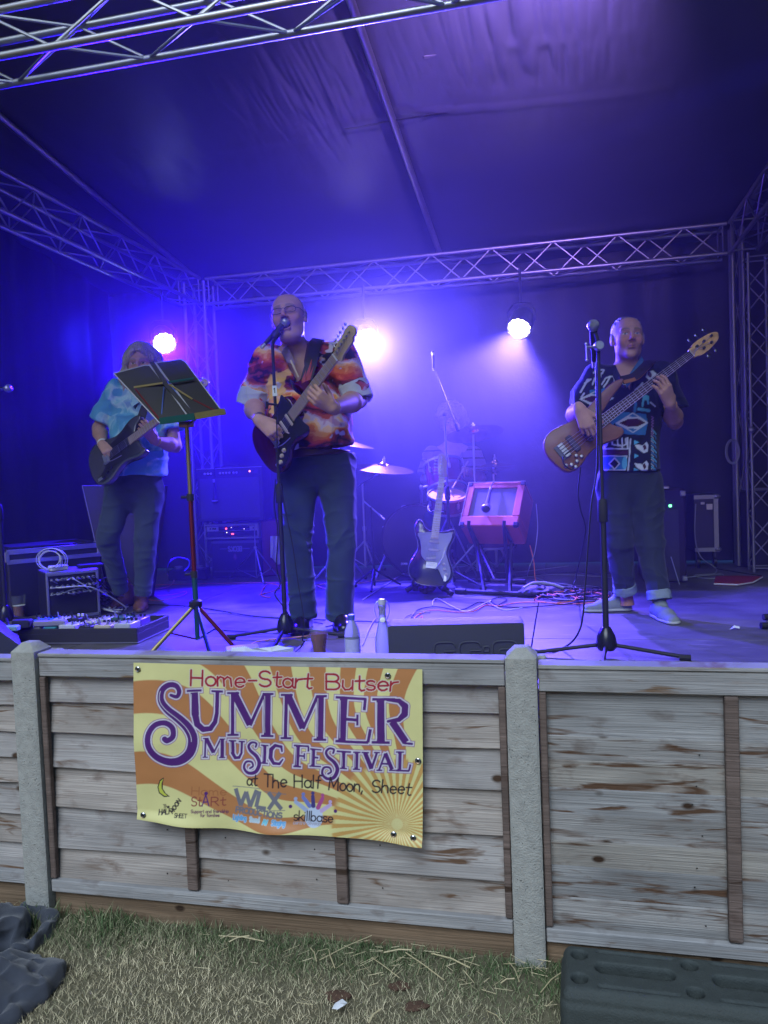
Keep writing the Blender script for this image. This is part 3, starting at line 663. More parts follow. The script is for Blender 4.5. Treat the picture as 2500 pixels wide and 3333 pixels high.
# roof ------------------------------------------------------------------
def roofz(u, v): return 3.62 + (6.85 - v) * (.17 - .013 * abs(u + .98))
for u, lab, v0, v1 in ((-.98, 'bright roof pole running down the middle of the canopy to the back truss', 6.83, 2.5), (-3.32, 'roof pole running along the upper left of the canopy', 6.7, 2.5), (1.5, 'roof pole over the right side truss', 6.7, 2.5)):
    mb = MB(); z0 = roofz(u, v0) - .045; z1 = roofz(u, v1) - .045; mb.tube([S(u, v0, z0), S(u, v1, z1)], .024, 12); solo('roof_pole', mb, ALU, lab, 'roof pole', group='poles under the roof canopy')
def roof_canopy():
    nu, nv = 720, 150; U = np.linspace(-4.75, 2.5, nu); V = np.linspace(2.2, 7.35, nv); UU, VV = np.meshgrid(U, V); u = UU.ravel(); v = VV.ravel()
    z = 3.62 + (6.85 - v) * (.17 - .013 * np.abs(u + .98))
    t = np.where(u < -.98, (u + 3.32) / 2.34, (u + .98) / 2.48); z -= .06 * np.clip(4 * t * (1 - t), -.5, 1)
    z += .012 * (fbm(u * 1.3, v * 1.3, 0 * u) - .5) * 2
    # tension wrinkles running back to front, strongest at the middle right
    wr = (1 - np.abs(2 * vnoise(u * 13 + .8 * np.sin(v * 2), v * 1.6, 0 * u) - 1)) ** 3 + .5 * (1 - np.abs(2 * vnoise(u * 26 + 3, v * 2.6, 0 * u + 5) - 1)) ** 3 - .4
    mask = np.exp(-((u + .05) / .42) ** 2) * (sstep(4.85, 4.6, v) * (1 - .8 * np.exp(-((v - 4.42) / .04) ** 2))) + .55 * np.exp(-((u + 1.25) / .35) ** 2) * np.exp(-((v - 4.6) / .5) ** 2) + .3 * np.exp(-((u + 1.7) / .3) ** 2) * np.exp(-((v - 4.3) / .4) ** 2)
    z += .022 * wr * mask
    z -= .009 * np.exp(-((v - 4.94 - .01 * np.sin(u * 3)) / .018) ** 2) * sstep(-2.4, -1.2, u) * sstep(1.0, .3, u)
    z -= .010 * (fbm(u * 9, v * 3, 0 * u + 2) - .5) * np.exp(-((v - 4.9) / .6) ** 2)
    W = np.stack([u * US.x + v * VS.x, u * US.y + v * VS.y, z], 1)
    i = np.arange(nv - 1)[:, None] * nu + np.arange(nu - 1)[None, :]; Q = np.stack([i, i + 1, i + nu + 1, i + nu], -1).reshape(-1, 4)
    me = fast_mesh(W, Q, 'roof_canopy'); T = Thing('roof_canopy', S(-1, 4.5, 3.6), 'black fabric roof canopy wrinkled around its middle pole', 'canopy')
    me.transform(Matrix.Translation(-T.M.translation)); T.part('fabric', me, FAB)
    for u0, v0 in ((-.60, 4.44), (.02, 4.44)):
        mb = MB(); mb.box((0, 0, 0), (.17, .03, .006), Matrix.Translation(S(u0, v0, roofz(u0, v0) - .03)) @ RS, bev=.002); mb.box((.10, 0, -.004), (.03, .04, .012), Matrix.Translation(S(u0, v0, roofz(u0, v0) - .03)) @ RS, bev=.002)
        T.part('tension_buckle', mb, mat('webbing_grey', (.18, .18, .19), .6))
    mb = MB(); mb.ribbon([S(u_, 4.94, roofz(u_, 4.94) - .055 + .02 * abs(math.cos(u_ * 1.3))) for u_ in np.linspace(-1.3, .5, 20)], .02, .003, (0, 0, 1)); T.part('seam', mb, mat('seam_tape', (.03, .03, .032), .35))
FAB = mat('black_pvc_fabric', (.088, .094, .108), .42, noise=.1, nscale=3, bump=.15, bscale=30, spec=.6)
roof_canopy()
CUR = mat('black_serge_curtain', (.012, .012, .014), .60, noise=.25, nscale=3, bump=.4, bscale=25, spec=.5, sheen=.2)
def curtain(name, p0, p1, z0, z1, label, seed, amp=.02):
    p0 = Vector(p0); p1 = Vector(p1); d = p1 - p0; L = d.length; d.normalize(); nn = Vector((-d.y, d.x, 0)); n = int(L / .02); m = 60
    s = np.linspace(0, L, n); t = np.linspace(0, 1, m); SS, TT = np.meshgrid(s, t); ss = SS.ravel(); tt = TT.ravel()
    off = amp * (np.sin(ss * 13 + 4 * fbm(ss * 1.2 + seed, tt * .8, 0 * ss)) * (.4 + .6 * tt) + 2.2 * (fbm(ss * 2.2 + seed, tt * 2.5, 0 * ss + 3) - .5) + 1.6 * (fbm(ss * .9 + tt * 1.7, tt * 3 - ss * .6, 0 * ss + seed) - .5))
    W = np.stack([p0.x + d.x * ss + nn.x * off, p0.y + d.y * ss + nn.y * off, z0 + (z1 - z0) * tt], 1)
    i = np.arange(m - 1)[:, None] * n + np.arange(n - 1)[None, :]; Q = np.stack([i, i + 1, i + n + 1, i + n], -1).reshape(-1, 4)
    me = fast_mesh(W - np.array(p0), Q, name); me.materials.append(CUR); o = bpy.data.objects.new(name, me); COL.objects.link(o); o.location = p0; tag(o, label, 'curtain', 'black curtains round the stage')
curtain('curtain', S(-4.55, 7.18, 0), S(2.2, 7.18, 0), STAGE + .012, 3.66, 'black curtain hanging behind the drum kit along the back', 1.0)
curtain('curtain', S(-4.45, 7.12, 0), S(-4.45, 3.1, 0), STAGE + .012, 3.9, 'black curtain on the left side with a blue spot of light on it', 5.0, .03)
curtain('curtain', S(2.12, 7.12, 0), S(2.12, 3.1, 0), STAGE + .012, 3.9, 'black curtain on the right side behind the lattice tower', 9.0)
for (u0, v0), (u1, v1), lab in (((-4.6, 7.22), (2.25, 7.22), 'black fabric skirt of the stage back reaching the grass'),):
    mb = MB(); mb.box((0, 0, .36), ((u1 - u0), .01, .74), Matrix.Translation(S((u0 + u1) / 2, v0 + .1, 0)) @ RS); solo('stage_skirt', mb, CUR, lab, 'skirt')

# lamps -------------------------------------------------------------------
LENS = mat('lamp_lens_lit', (.9, .9, 1), .2, emit=(.72, .62, 1.0), estr=22)
LENSB = mat('lamp_lens_lit_blue', (.9, .9, 1), .2, emit=(.55, .62, 1.0), estr=22)
CAN = mat('lamp_can_black', (.02, .02, .022), .4)
def par_lamp(p, aim, label, col, power, cone, lens, hang=True, blend=.6, up_to=None, r=.10, soft=.05):
    p = Vector(p); d = (Vector(aim) - p).normalized(); x, y, z = basis(d); M = Matrix(((x.x, y.x, z.x, p.x), (x.y, y.y, z.y, p.y), (x.z, y.z, z.z, p.z), (0, 0, 0, 1)))
    T = Thing('stage_lamp', p, label, 'stage lamp', 'LED stage lamps')
    mb = MB(); mb.lathe([(r * .55, -.22), (r * .8, -.20), (r * 1.02, -.13), (r * 1.08, -.01), (r * 1.08, .012), (r * .98, .012), (r * .96, -.012), (0.001, -.012)], 28, M, caps=False); mb.lathe([(0.001, -.22), (r * .55, -.22)], 28, M, caps=False)
    T.part('can', mb, CAN)
    k = 0
    for ring, (nn, rr) in enumerate(((1, 0), (6, .33), (12, .68))):
        for i in range(nn):
            a = 2 * math.pi * i / nn + ring * .2; mb = MB(); mb.lathe([(0.001, .006), (r * .15, .003), (r * .165, -.004), (r * .12, -.010)], 10, M @ Matrix.Translation((rr * r * 1.12 * math.cos(a), rr * r * 1.12 * math.sin(a), 0)), caps=False)
            T.part('lens', mb, lens)
    if hang:
        top = Vector((p.x, p.y, up_to or (ZB - .02))) - d * .08; side = x * (r + .02)
        for s_ in (-1, 1):
            mb = MB(); q = p - d * .08; mb.ribbon([q + side * s_, q + side * s_ + y * 0 + Vector((0, 0, .10)), q + side * s_ * .6 + Vector((0, 0, .16)), q + Vector((0, 0, .17))], .03, .004, side.normalized()); T.part('yoke', mb, CAN)
        mb = MB(); mb.tube([p - d * .08 + Vector((0, 0, .16)), top], .012, 8); T.part('hanging_bar', mb, CAN)
    ld = bpy.data.lights.new('lamp_light', 'SPOT'); ld.energy = power; ld.color = col; ld.spot_size = math.radians(cone); ld.spot_blend = blend; ld.shadow_soft_size = soft
    lo = bpy.data.objects.new('lamp_light', ld); COL.objects.link(lo); lo.parent = T.o; lo.matrix_world = Matrix.Translation(p + d * .05) @ d.to_track_quat('-Z', 'Y').to_matrix().to_4x4()
    lo.location = T.I @ (p + d * .05)
    return T
LP1 = PV(535, 1117, 6.12); LP2 = PV(1193, 1107, 6.62); LP3 = PV(1690, 1068, 6.62)
par_lamp(LP1, S(-1.6, 3.7, STAGE), 'blue stage lamp at the left, beside the truss upright', (.022, .002, 1.0), 2000, 98, LENSB, blend=.35)
par_lamp(LP2, S(-.25, 3.4, STAGE + .2), 'middle stage lamp shining beside the head of the guitar', (.085, .060, 1.0), 2000, 96, LENS, blend=.4)
par_lamp(LP3, S(-.9, 4.6, STAGE), 'right stage lamp above the drum kit', (.13, .08, 1.0), 1200, 66, LENS, blend=.5)
par_lamp(S(1.2, 2.95, 3.08), S(-4.45, 6.62, 3.0), 'blue front lamp aimed across at the left curtain, outside the picture at the right', (.02, .02, 1.0), 12000, 5.5, LENSB, up_to=3.27, blend=.9)
par_lamp(S(.15, 2.95, 3.62), S(-.25, 4.3, 4.0), 'pink lamp on the front truss tilted up at the roof, above the picture', (.42, .24, 1.0), 400, 84, LENS, up_to=3.5, blend=1.0)

# haze --------------------------------------------------------------------
def haze(nm, c_, s_, dens, label):
    mb = MB(); mb.box(c_, s_, RS); me = mesh_from(mb.v, mb.f, 'haze', False); m = bpy.data.materials.new('smoke_haze'); m.use_nodes = True; n = m.node_tree.nodes; l = m.node_tree.links
    n.remove(n['Principled BSDF']); pv = n.new('ShaderNodeVolumePrincipled'); pv.inputs['Color'].default_value = (.93, .93, .97, 1); pv.inputs['Density'].default_value = dens; pv.inputs['Anisotropy'].default_value = .55
    l.new(pv.outputs[0], n['Material Output'].inputs['Volume']); me.materials.append(m); o = bpy.data.objects.new('haze', me); COL.objects.link(o); tag(o, label, None, None, 'stuff')
haze('haze', (-1.15, 5.06, 2.35), (7.9, 5.0, 4.9), .009, 'thin stage smoke hanging in the air over the whole stage')
haze('haze', (-1.15, 6.42, 2.36), (7.8, 2.2, 4.7), .034, 'thicker stage smoke drifting round the drum kit and back lamps')
# ---------------------------------------------------------------- the festival banner
PRINT = mat('vinyl_print', attr=True, rough=.42, noise=.04, nscale=20, bump=.12, bscale=300, spec=.35)
def banner():
    A = Art(40, 40, 1580, 1010, 2.0, (.66, .62, .27))
    X, Y = A.grid(); cx, cy = 1412.0, 880.0
    # curved sun rays: fine rays near the sun, broad wavy rays further out
    dx, dy = X - cx, Y - cy; R = np.hypot(dx, dy); th = np.degrees(np.arctan2(-dy, -dx)); th = th + 8 * np.sin(R / 260) * sstep(250, 700, R)
    fine = np.cos(np.radians(th) * 44); A.paint((.5 + fine * R * .022 * 1.2) * (R < 330) + 0, (.55, .33, .095))
    A.c = A.c * (1 - np.exp(-(R / 70) ** 2)[..., None] * .75) + np.array((.66, .62, .30)) * np.exp(-(R / 70) ** 2)[..., None] * .75
    OR = (.46, .20, .075); YE = (.66, .62, .27)
    bands = [(-17, -9.5), (1.5, 9.0), (17.5, 25), (31, 38.5), (45, 51.5), (57.5, 63.5), (69, 75), (79.5, 85.5), (91, 98)]
    far = sstep(318, 335, R); A.c = A.c * (1 - far[..., None]) + np.array(YE) * far[..., None]
    for a, b in bands: A.paint(sstep(a - .15, a + .15, th) * (1 - sstep(b - .15, b + .15, th)) * sstep(300, 340, R), OR)
    fine2 = np.cos(np.radians(th) * 44); A.paint(np.clip(.5 + fine2 * 8, 0, 1) * (1 - sstep(300, 345, R)) * (R > 30) * .9, (.55, .32, .10))
    A.paint((1 - sstep(300, 345, R)) * (R > 300) * 0, YE)
    PU, WH, SH = (.085, .022, .16), (.62, .60, .66), (.28, .13, .25)
    L = []      # (points, half width, end half width, square)
    def st(p, w, w1=None, sq=False): L.append((p, w, w1, sq))
    S1 = [tuple(p)[:2] for p in spl([(262, 228, 0), (292, 236, 0), (303, 208, 0), (285, 180, 0), (247, 178, 0), (216, 206, 0), (214, 255, 0), (245, 300, 0), (300, 345, 0), (350, 395, 0), (374, 450, 0), (362, 515, 0), (315, 556, 0), (255, 562, 0), (195, 535, 0), (160, 485, 0), (156, 425, 0), (185, 378, 0), (235, 366, 0), (272, 392, 0), (276, 435, 0), (250, 455, 0), (236, 446, 0)], 6)]
    n = len(S1); L.append((S1, [lerp(8, 13, min(1, i / 20)) + 11 * math.exp(-((i / n - .45) / .16) ** 2) for i in range(n)], None, False))
    def slab(x0, y0, x1, y1, w=6): st([(x0, y0), (x1, y1)], w, None, True)
    # U
    st([(378, 215), (385, 330)], 19, 19, True); st([(385, 330), (395, 375), (425, 402), (462, 398), (485, 365), (494, 320)], 17, 10); st([(494, 320), (497, 212)], 10, 10, True); slab(340, 208, 416, 205); slab(466, 208, 526, 210)
    def M(x, y0, y1, w, t, e=0):
        st([(x + .12 * w, y0), (x + .11 * w, y1)], 9 * t, 9 * t, True); st([(x + .15 * w, y0), (x + .49 * w, y0 + .76 * (y1 - y0))], 18 * t, 15 * t, True); st([(x + .49 * w, y0 + .78 * (y1 - y0)), (x + .80 * w, y0 + e * .5)], 8 * t, 8 * t, True)
        st([(x + .86 * w, y0 + e), (x + .86 * w, y1 + e)], 18 * t, 18 * t, True); slab(x, y1, x + .24 * w, y1, 6 * t); slab(x, y0, x + .26 * w, y0, 6 * t); slab(x + .72 * w, y1 + e, x + w, y1 + e, 6 * t); slab(x + .76 * w, y0 + e, x + w, y0 + e, 6 * t)
    M(546, 218, 432, 236, 1, 5); M(818, 228, 446, 236, 1, 5)
    st([(1140, 240), (1134, 456)], 20, 20, True); slab(1098, 238, 1256, 247, 7); st([(1250, 245), (1246, 302)], 8, 4, True); st([(1140, 345), (1212, 350)], 8, 8, True); st([(1212, 322), (1212, 378)], 6, 6, True); slab(1100, 456, 1268, 463, 7); st([(1266, 463), (1278, 396)], 8, 4, True)
    st([(1326, 250), (1330, 462)], 20, 20, True); slab(1284, 248, 1400, 250, 7); slab(1284, 462, 1374, 468, 7); st([(1360, 252), (1420, 258), (1450, 285), (1448, 325), (1420, 352), (1365, 360)], [7, 12, 17, 17, 12, 7]); st([(1385, 362), (1455, 468)], 18, 18, True); slab(1445, 472, 1490, 477, 6)
    # MUSIC FESTIVAL
    M(424, 448, 542, 112, .55, 4)
    st([(570, 462), (572, 525)], 10, 10, True); st([(572, 525), (585, 548), (605, 548), (616, 525)], 9, 6); st([(616, 525), (618, 466)], 6, 6, True); slab(552, 461, 590, 463, 4); slab(602, 466, 634, 468, 4)
    def sw(x, y, k=1.0):
        p = [tuple(q)[:2] for q in spl([(x + 38, y + 22, 0), (x + 42, y + 4, 0), (x + 18, y, 0), (x + 2, y + 18, 0), (x + 12, y + 42, 0), (x + 45, y + 70, 0), (x + 60, y + 105, 0), (x + 42, y + 145, 0), (x + 5, y + 152, 0), (x - 18, y + 128, 0), (x - 10, y + 98, 0), (x + 18, y + 96, 0), (x + 28, y + 116, 0), (x + 12, y + 128, 0)], 5)]
        n = len(p); L.append((p, [5 + 5 * math.exp(-((i / n - .45) / .2) ** 2) for i in range(n)], None, False))
    sw(650, 472); st([(735, 486), (735, 570)], 10, 10, True); slab(716, 484, 756, 486, 4); slab(716, 572, 756, 574, 4)
    st([(826, 512), (822, 490), (790, 484), (770, 505), (768, 545), (785, 572), (815, 574), (832, 552)], [5, 7, 8, 11, 11, 8, 7, 4])
    st([(908, 484), (904, 585)], 11, 11, True); slab(886, 482, 964, 486, 5); st([(962, 486), (962, 512)], 5, 3, True); st([(908, 532), (940, 535)], 5, 5, True); st([(942, 520), (942, 550)], 4, 4, True); slab(886, 586, 926, 588, 5)
    st([(988, 500), (986, 582)], 10, 10, True); slab(970, 498, 1030, 502, 4); slab(968, 584, 1028, 586, 4); st([(988, 540), (1014, 542)], 5, 5, True)
    sw(1052, 494); st([(1144, 510), (1142, 590)], 10, 10, True); slab(1108, 506, 1182, 510, 5); slab(1124, 592, 1162, 594, 4)
    st([(1210, 512), (1208, 594)], 10, 10, True); slab(1192, 510, 1230, 512, 4); slab(1190, 596, 1228, 598, 4)
    st([(1252, 514), (1284, 596)], 11, 9, True); st([(1284, 596), (1310, 518)], 6, 5, True); slab(1234, 512, 1272, 514, 4); slab(1296, 514, 1326, 516, 4)
    st([(1322, 602), (1352, 520)], 5, 6, True); st([(1352, 520), (1386, 604)], 10, 11, True); st([(1336, 572), (1370, 575)], 5, 5, True); slab(1308, 604, 1338, 606, 4); slab(1370, 607, 1404, 609, 4)
    st([(1424, 518), (1422, 606)], 10, 10, True); slab(1404, 516, 1446, 518, 4); slab(1404, 609, 1472, 613, 5); st([(1470, 613), (1478, 580)], 5, 3, True)
    for o, c in ((9.5, SH), (6.0, WH)):
        for p, w, w1, sq in L:
            ww = [q + o for q in w] if hasattr(w, '__len__') else w + o
            if sq:
                (ax, ay), (bx, by) = p; l_ = math.hypot(bx - ax, by - ay); ex = (bx - ax) / l_ * o; ey = (by - ay) / l_ * o; A.stroke([(ax - ex, ay - ey), (bx + ex, by + ey)], ww, c, (w if w1 is None else w1) + o, True)
            else: A.stroke(p, ww, c, None if (w1 is None or hasattr(w, '__len__')) else w1 + o)
    for p, w, w1, sq in L: A.stroke(p, w, PU, w1, sq)
    for x, y0, y1 in ((371, 225, 330), (701, 0, 0), (744, 235, 420), (1016, 245, 435), (1131, 255, 440), (1317, 265, 445)):
        if y1: A.stroke([(x - 8, y0), (x - 8, y1)], 1.4, WH)
    for x, y0, y1 in ((513, 458, 535), (566, 470, 520), (730, 492, 562), (902, 492, 578), (982, 508, 574), (1138, 516, 582), (1205, 520, 586), (1418, 526, 600)): A.stroke([(x - 2, y0), (x - 2, y1)], 1.0, WH)
    for p in (S1[30:62],): A.stroke([(x - 7, y + 2) for x, y in p], 1.4, WH)
    RD = (.34, .015, .035); BK = (.025, .018, .03); rs = random.Random(3)
    A.text('Home-Start', 360, 178, 78, 5.2, RD, 985, 196, .05, (.62, .58, .5), 3.5, rs); A.text('Butser', 1050, 200, 76, 5.2, RD, 1420, 210, .05, (.62, .58, .5), 3.5, rs)
    A.text('at', 648, 684, 54, 3.6, BK, 705, 686, .03, rs=rs); A.text('The', 738, 690, 62, 3.8, BK, 860, 692, .04, rs=rs); A.text('Half', 890, 694, 64, 3.8, BK, 1030, 698, .04, rs=rs)
    A.text('Moon,', 1068, 702, 62, 3.8, BK, 1250, 712, .04, rs=rs); A.text('Sheet', 1285, 716, 62, 3.8, BK, 1485, 736, .04, rs=rs)
    # sponsors
    A.poly([(232, 640), (210, 655), (198, 690), (205, 722), (232, 742), (262, 738), (240, 722), (226, 700), (226, 670)], BK); A.poly([(228, 648), (212, 662), (203, 690), (209, 718), (234, 736), (250, 735), (232, 720), (220, 700), (220, 670)], (.52, .55, .08))
    A.text('The', 228, 796, 16, 1.8, BK, 262, 796); 
    for i, ch in enumerate('HALF'): A.text(ch, 208 + i * 17, 828 - i * 1.5, 24, 2.6, BK)
    for i, ch in enumerate('MOON'): A.text(ch, 278 + i * 11, 822 - 17 * i, 20, 2.6, BK, 278 + i * 11 + 13, 808 - 17 * i)
    A.text('SHEET', 290, 838, 18, 1.8, BK, 356, 840)
    BR = (.33, .12, .05)
    A.text('Home', 374, 728, 40, 2.0, BR, 552, 734, rs=rs); A.text('St', 374, 782, 44, 2.8, (.25, .06, .05), 428, 784); A.text('A', 428, 784, 56, 3, PU, 466, 784); A.disc(446, 722, 9, 9, PU); A.text('Rt', 472, 784, 42, 2.8, (.25, .06, .05), 548, 784)
    A.text('Support and friendship', 374, 816, 15, 1.4, (.14, .05, .10), 560, 822); A.text('for families', 420, 836, 15, 1.4, (.14, .05, .10), 514, 840)
    GY = (.17, .17, .2)
    for a, b in (((592, 700), (618, 786)), ((618, 786), (646, 716)), ((646, 716), (668, 790)), ((668, 790), (700, 706)), ((716, 712), (700, 790)), ((700, 790), (752, 796)), ((762, 716), (830, 800)), ((822, 716), (764, 800))): A.stroke([a, b], 10, GY, None, True)
    for a, b in (((578, 688), (716, 700)), ((740, 712), (850, 726)), ((600, 805), (700, 800)), ((744, 806), (846, 806))): A.stroke([a, b], 1.6, GY)
    A.text('PRODUCTIONS', 594, 818, 26, 3.6, GY, 834, 844); LB = (.12, .35, .62)
    A.text('Lighting', 582, 855, 24, 2.6, LB, 650, 858, out=(.5, .56, .6), outw=1.6); A.text('Sound', 668, 862, 22, 2.6, (.42, .55, .62), 720, 864, out=(.5, .56, .6), outw=2); A.text('AV', 736, 872, 22, 2.8, (.14, .5, .62), 762, 874, out=(.5, .6, .6), outw=1.5); A.text('Staging', 782, 876, 24, 2.6, LB, 850, 880, out=(.5, .56, .6), outw=1.6)
    A.disc(992, 842, 47, 52, (.50, .58, .72))
    for x0, y0, x1, y1, c in ((898, 750, 950, 806, (.35, .42, .62)), (936, 728, 968, 786, (.16, .20, .50)), (985, 722, 988, 786, (.06, .05, .20)), (1036, 730, 1012, 794, (.40, .08, .25)), (1076, 762, 1032, 808, (.50, .38, .62))): A.stroke([(x0, y0 + 16), (x1, y1)], 9, c, 11); A.disc(x0, y0, 9, 9, c)
    A.disc(873, 788, 9, 9, PU); A.disc(1103, 808, 9, 9, PU)
    A.text('skillbase', 890, 858, 46, 3.0, BK, 1095, 866); A.text('centre develop', 888, 876, 18, 1.3, (.34, .34, .42), 1030, 882)
    # sheet: corners in the photograph, hung on the fence face
    c = [uv(PV(x, y, 2.435)) + (PV(x, y, 2.435).z,) for x, y in ((423, 2162), (1371, 2184), (1375, 2757), (446, 2667))]
    nx, ny = 620, 330; sx, sy = np.meshgrid(np.linspace(0, 1, nx), np.linspace(0, 1, ny)); s = sx.ravel(); t = sy.ravel()
    u = (c[0][0] * (1 - s) + c[1][0] * s) * (1 - t) + (c[3][0] * (1 - s) + c[2][0] * s) * t
    z = (c[0][2] * (1 - s) + c[1][2] * s) * (1 - t) + (c[3][2] * (1 - s) + c[2][2] * s) * t
    z -= t * (.012 * np.sin((s * 1.05 + .0) * math.pi) * (1 - s) * 1.5 - .016 * np.sin(s * math.pi) * s)
    v = 2.455 - .010 * (1 - np.abs(2 * t - 1)) * np.sin(s * 9 + 1) - .02 * t * (1 - np.clip(abs(s - .5) * 2, 0, 1) * .4) - .006 * np.sin(s * 24 + t * 3) * t * t - .006 * (fbm(s * 5, t * 4, 0 * s) - .5) * 2
    v -= .015 * sstep(.93, 1, t) * (.5 + .5 * np.sin(s * 15))
    W = np.stack([u * US.x + v * VS.x, u * US.y + v * VS.y, z], 1)
    cu0, cu1 = c[0], c[1]
    # art position of every point on the sheet (its flat position, seen square on)
    U0 = np.stack([u * US.x + 2.435 * VS.x, u * US.y + 2.435 * VS.y, z], 1); px, py = project_np(U0); ax, ay = (px - 380) * 1659 / 1070, (py - 2120) * 1659 / 1070
    col = A.sample(ax, ay); dirt = fbm(s * 6, t * 4, 0 * s, 4); col = col * (.93 + .14 * dirt)[:, None]
    T = Thing('banner', S(c[0][0], 2.44, .3), 'yellow and orange festival banner with purple lettering, pinned to the fence', 'banner')
    i = np.arange(ny - 1)[:, None] * nx + np.arange(nx - 1)[None, :]; Q = np.stack([i + nx, i + nx + 1, i + 1, i], -1).reshape(-1, 4)
    me = fast_mesh(W - np.array(T.M.translation), Q, 'sheet'); set_col(me, col); T.part('sheet', me, PRINT)
    RING = mat('eyelet_metal', (.5, .5, .5), .25, 1.0)
    for x, y in ((93, 97), (133, 828), (1363, 131), (1517, 562), (1397, 928), (1497, 940)):
        k = int(np.argmin((ax - x) ** 2 + (ay - y) ** 2)); p = Vector(W[k]) - VS * .004; M = Matrix.Translation(p) @ RS @ Matrix.Rotation(math.radians(90), 4, 'X')
        mb = MB(); mb.lathe([(.0045, 0), (.005, .0025), (.008, .0032), (.0105, .001), (.0105, -.001)], 16, M, caps=False); e = T.part('eyelet', mb, RING); mb = MB(); mb.lathe([(.0001, .0012), (.0048, .0012)], 12, M, caps=False); T.part('screw', mb, mat('screw_dark', (.03, .028, .03), .4, .5), parent=e)
banner()
# ---------------------------------------------------------------- grass, straw, block, cloth
def blades(name, n, region, hgt, wid, colf, m, label, lean=.5, seed=1, dens=None, cat=None):
    r = np.random.RandomState(seed); u = r.uniform(region[0], region[1], n); v = r.uniform(region[2], region[3], n)
    if dens is not None: k = r.rand(n) < dens(u, v); u, v = u[k], v[k]; n = len(u)
    x = u * US.x + v * VS.x; y = u * US.y + v * VS.y; h = hgt(u, v, r) ; a = r.uniform(0, 6.283, n); b = r.uniform(0, 6.283, n); ln = lean * (.3 + r.rand(n)) * h
    wx, wy = np.cos(a) * wid, np.sin(a) * wid; tx, ty = np.cos(b) * ln, np.sin(b) * ln; z = 0 * x
    V = np.stack([np.stack([x - wx, y - wy, z], 1), np.stack([x + wx, y + wy, z], 1), np.stack([x + wx * .8 + tx * .35, y + wy * .8 + ty * .35, h * .55], 1), np.stack([x - wx * .8 + tx * .35, y - wy * .8 + ty * .35, h * .55], 1), np.stack([x + tx, y + ty, h * .93], 1)], 1)
    V = V.reshape(-1, 3); k = np.arange(n)[:, None] * 5; Q = np.concatenate([k + np.array([[0, 1, 2, 3]]), k + np.array([[3, 2, 4, 4]])]).astype(np.int32)
    me = bpy.data.meshes.new(name); F1 = (k + np.array([[0, 1, 2]])); F2 = (k + np.array([[0, 2, 3]])); F3 = (k + np.array([[3, 2, 4]])); F = np.concatenate([F1, F2, F3]).astype(np.int32)
    me = fast_mesh(V, F, name, False); c = np.repeat(colf(u, v, r), 5, 0); set_col(me, c); me.materials.append(m); o = bpy.data.objects.new(name, me); COL.objects.link(o); tag(o, label, cat, None, 'stuff')
    return o
GR = mat('grass_blade', attr=True, rough=.7, spec=.2)
def gcol(dry):
    def f(u, v, r):
        n = len(u); t = np.clip(dry(u, v) + r.normal(0, .22, n), 0, 1)[:, None]; g = np.array((.085, .15, .055)); d = np.array((.72, .62, .40)); c = g * (1 - t) + d * t
        return c * (.55 + .75 * r.rand(n))[:, None]
    return f
def dryness(u, v): return np.clip(1.0 - .85 * sstep(2.12, 2.42, v + .10 * (fbm(u * 3, v * 3, 0 * u) - .5) * 2) + .5 * (fbm(u * 2.4 + 7, v * 2.4, 0 * u + 1) - .5) * 2 - .35 * sstep(-1.0, .2, u) , 0, 1)
reg = (-2.7, 1.6, 1.15, 2.475)
blades('grass', 95000, reg, lambda u, v, r: (.014 + .020 * r.rand(len(u))) * (1 + .5 * sstep(2.2, 2.4, v)), .0011, gcol(dryness), GR, 'short patchy lawn, dry and straw coloured with green patches', .9, 2)
blades('grass', 16000, (-2.0, 1.6, 2.25, 2.476), lambda u, v, r: (.03 + .045 * r.rand(len(u))) * (.35 + 1.1 * sstep(.35, .7, fbm(u * 4, v * 2, 0 * u + 5))), .0015, gcol(lambda u, v: .08 + 0 * u), GR, 'longer dark green grass growing along the foot of the fence', .55, 3, dens=lambda u, v: sstep(.30, .60, fbm(u * 3.2, v * 2, 0 * u + 5)) * (.25 + .75 * sstep(2.25, 2.42, v)))
blades('dead_grass', 9000, reg, lambda u, v, r: .006 + .016 * r.rand(len(u)), .0013, lambda u, v, r: np.array((.40, .35, .23)) * (.6 + .5 * r.rand(len(u)))[:, None], GR, 'pale dead blades lying through the lawn', 2.6, 4, dens=lambda u, v: .3 + .7 * dryness(u, v))
mb = MB(); mb.box((0, 0, 0), (4.6, 1.5, .004), Matrix.Translation(S(-.5, 1.75, .0045)) @ RS); solo('thatch', mb, mat('thatch_soil', (.14, .125, .075), .95, noise=.5, nscale=40, bump=.9, bscale=120), 'matted brown thatch under the grass blades', None, kind='stuff', loc=S(-.5, 1.75, 0))
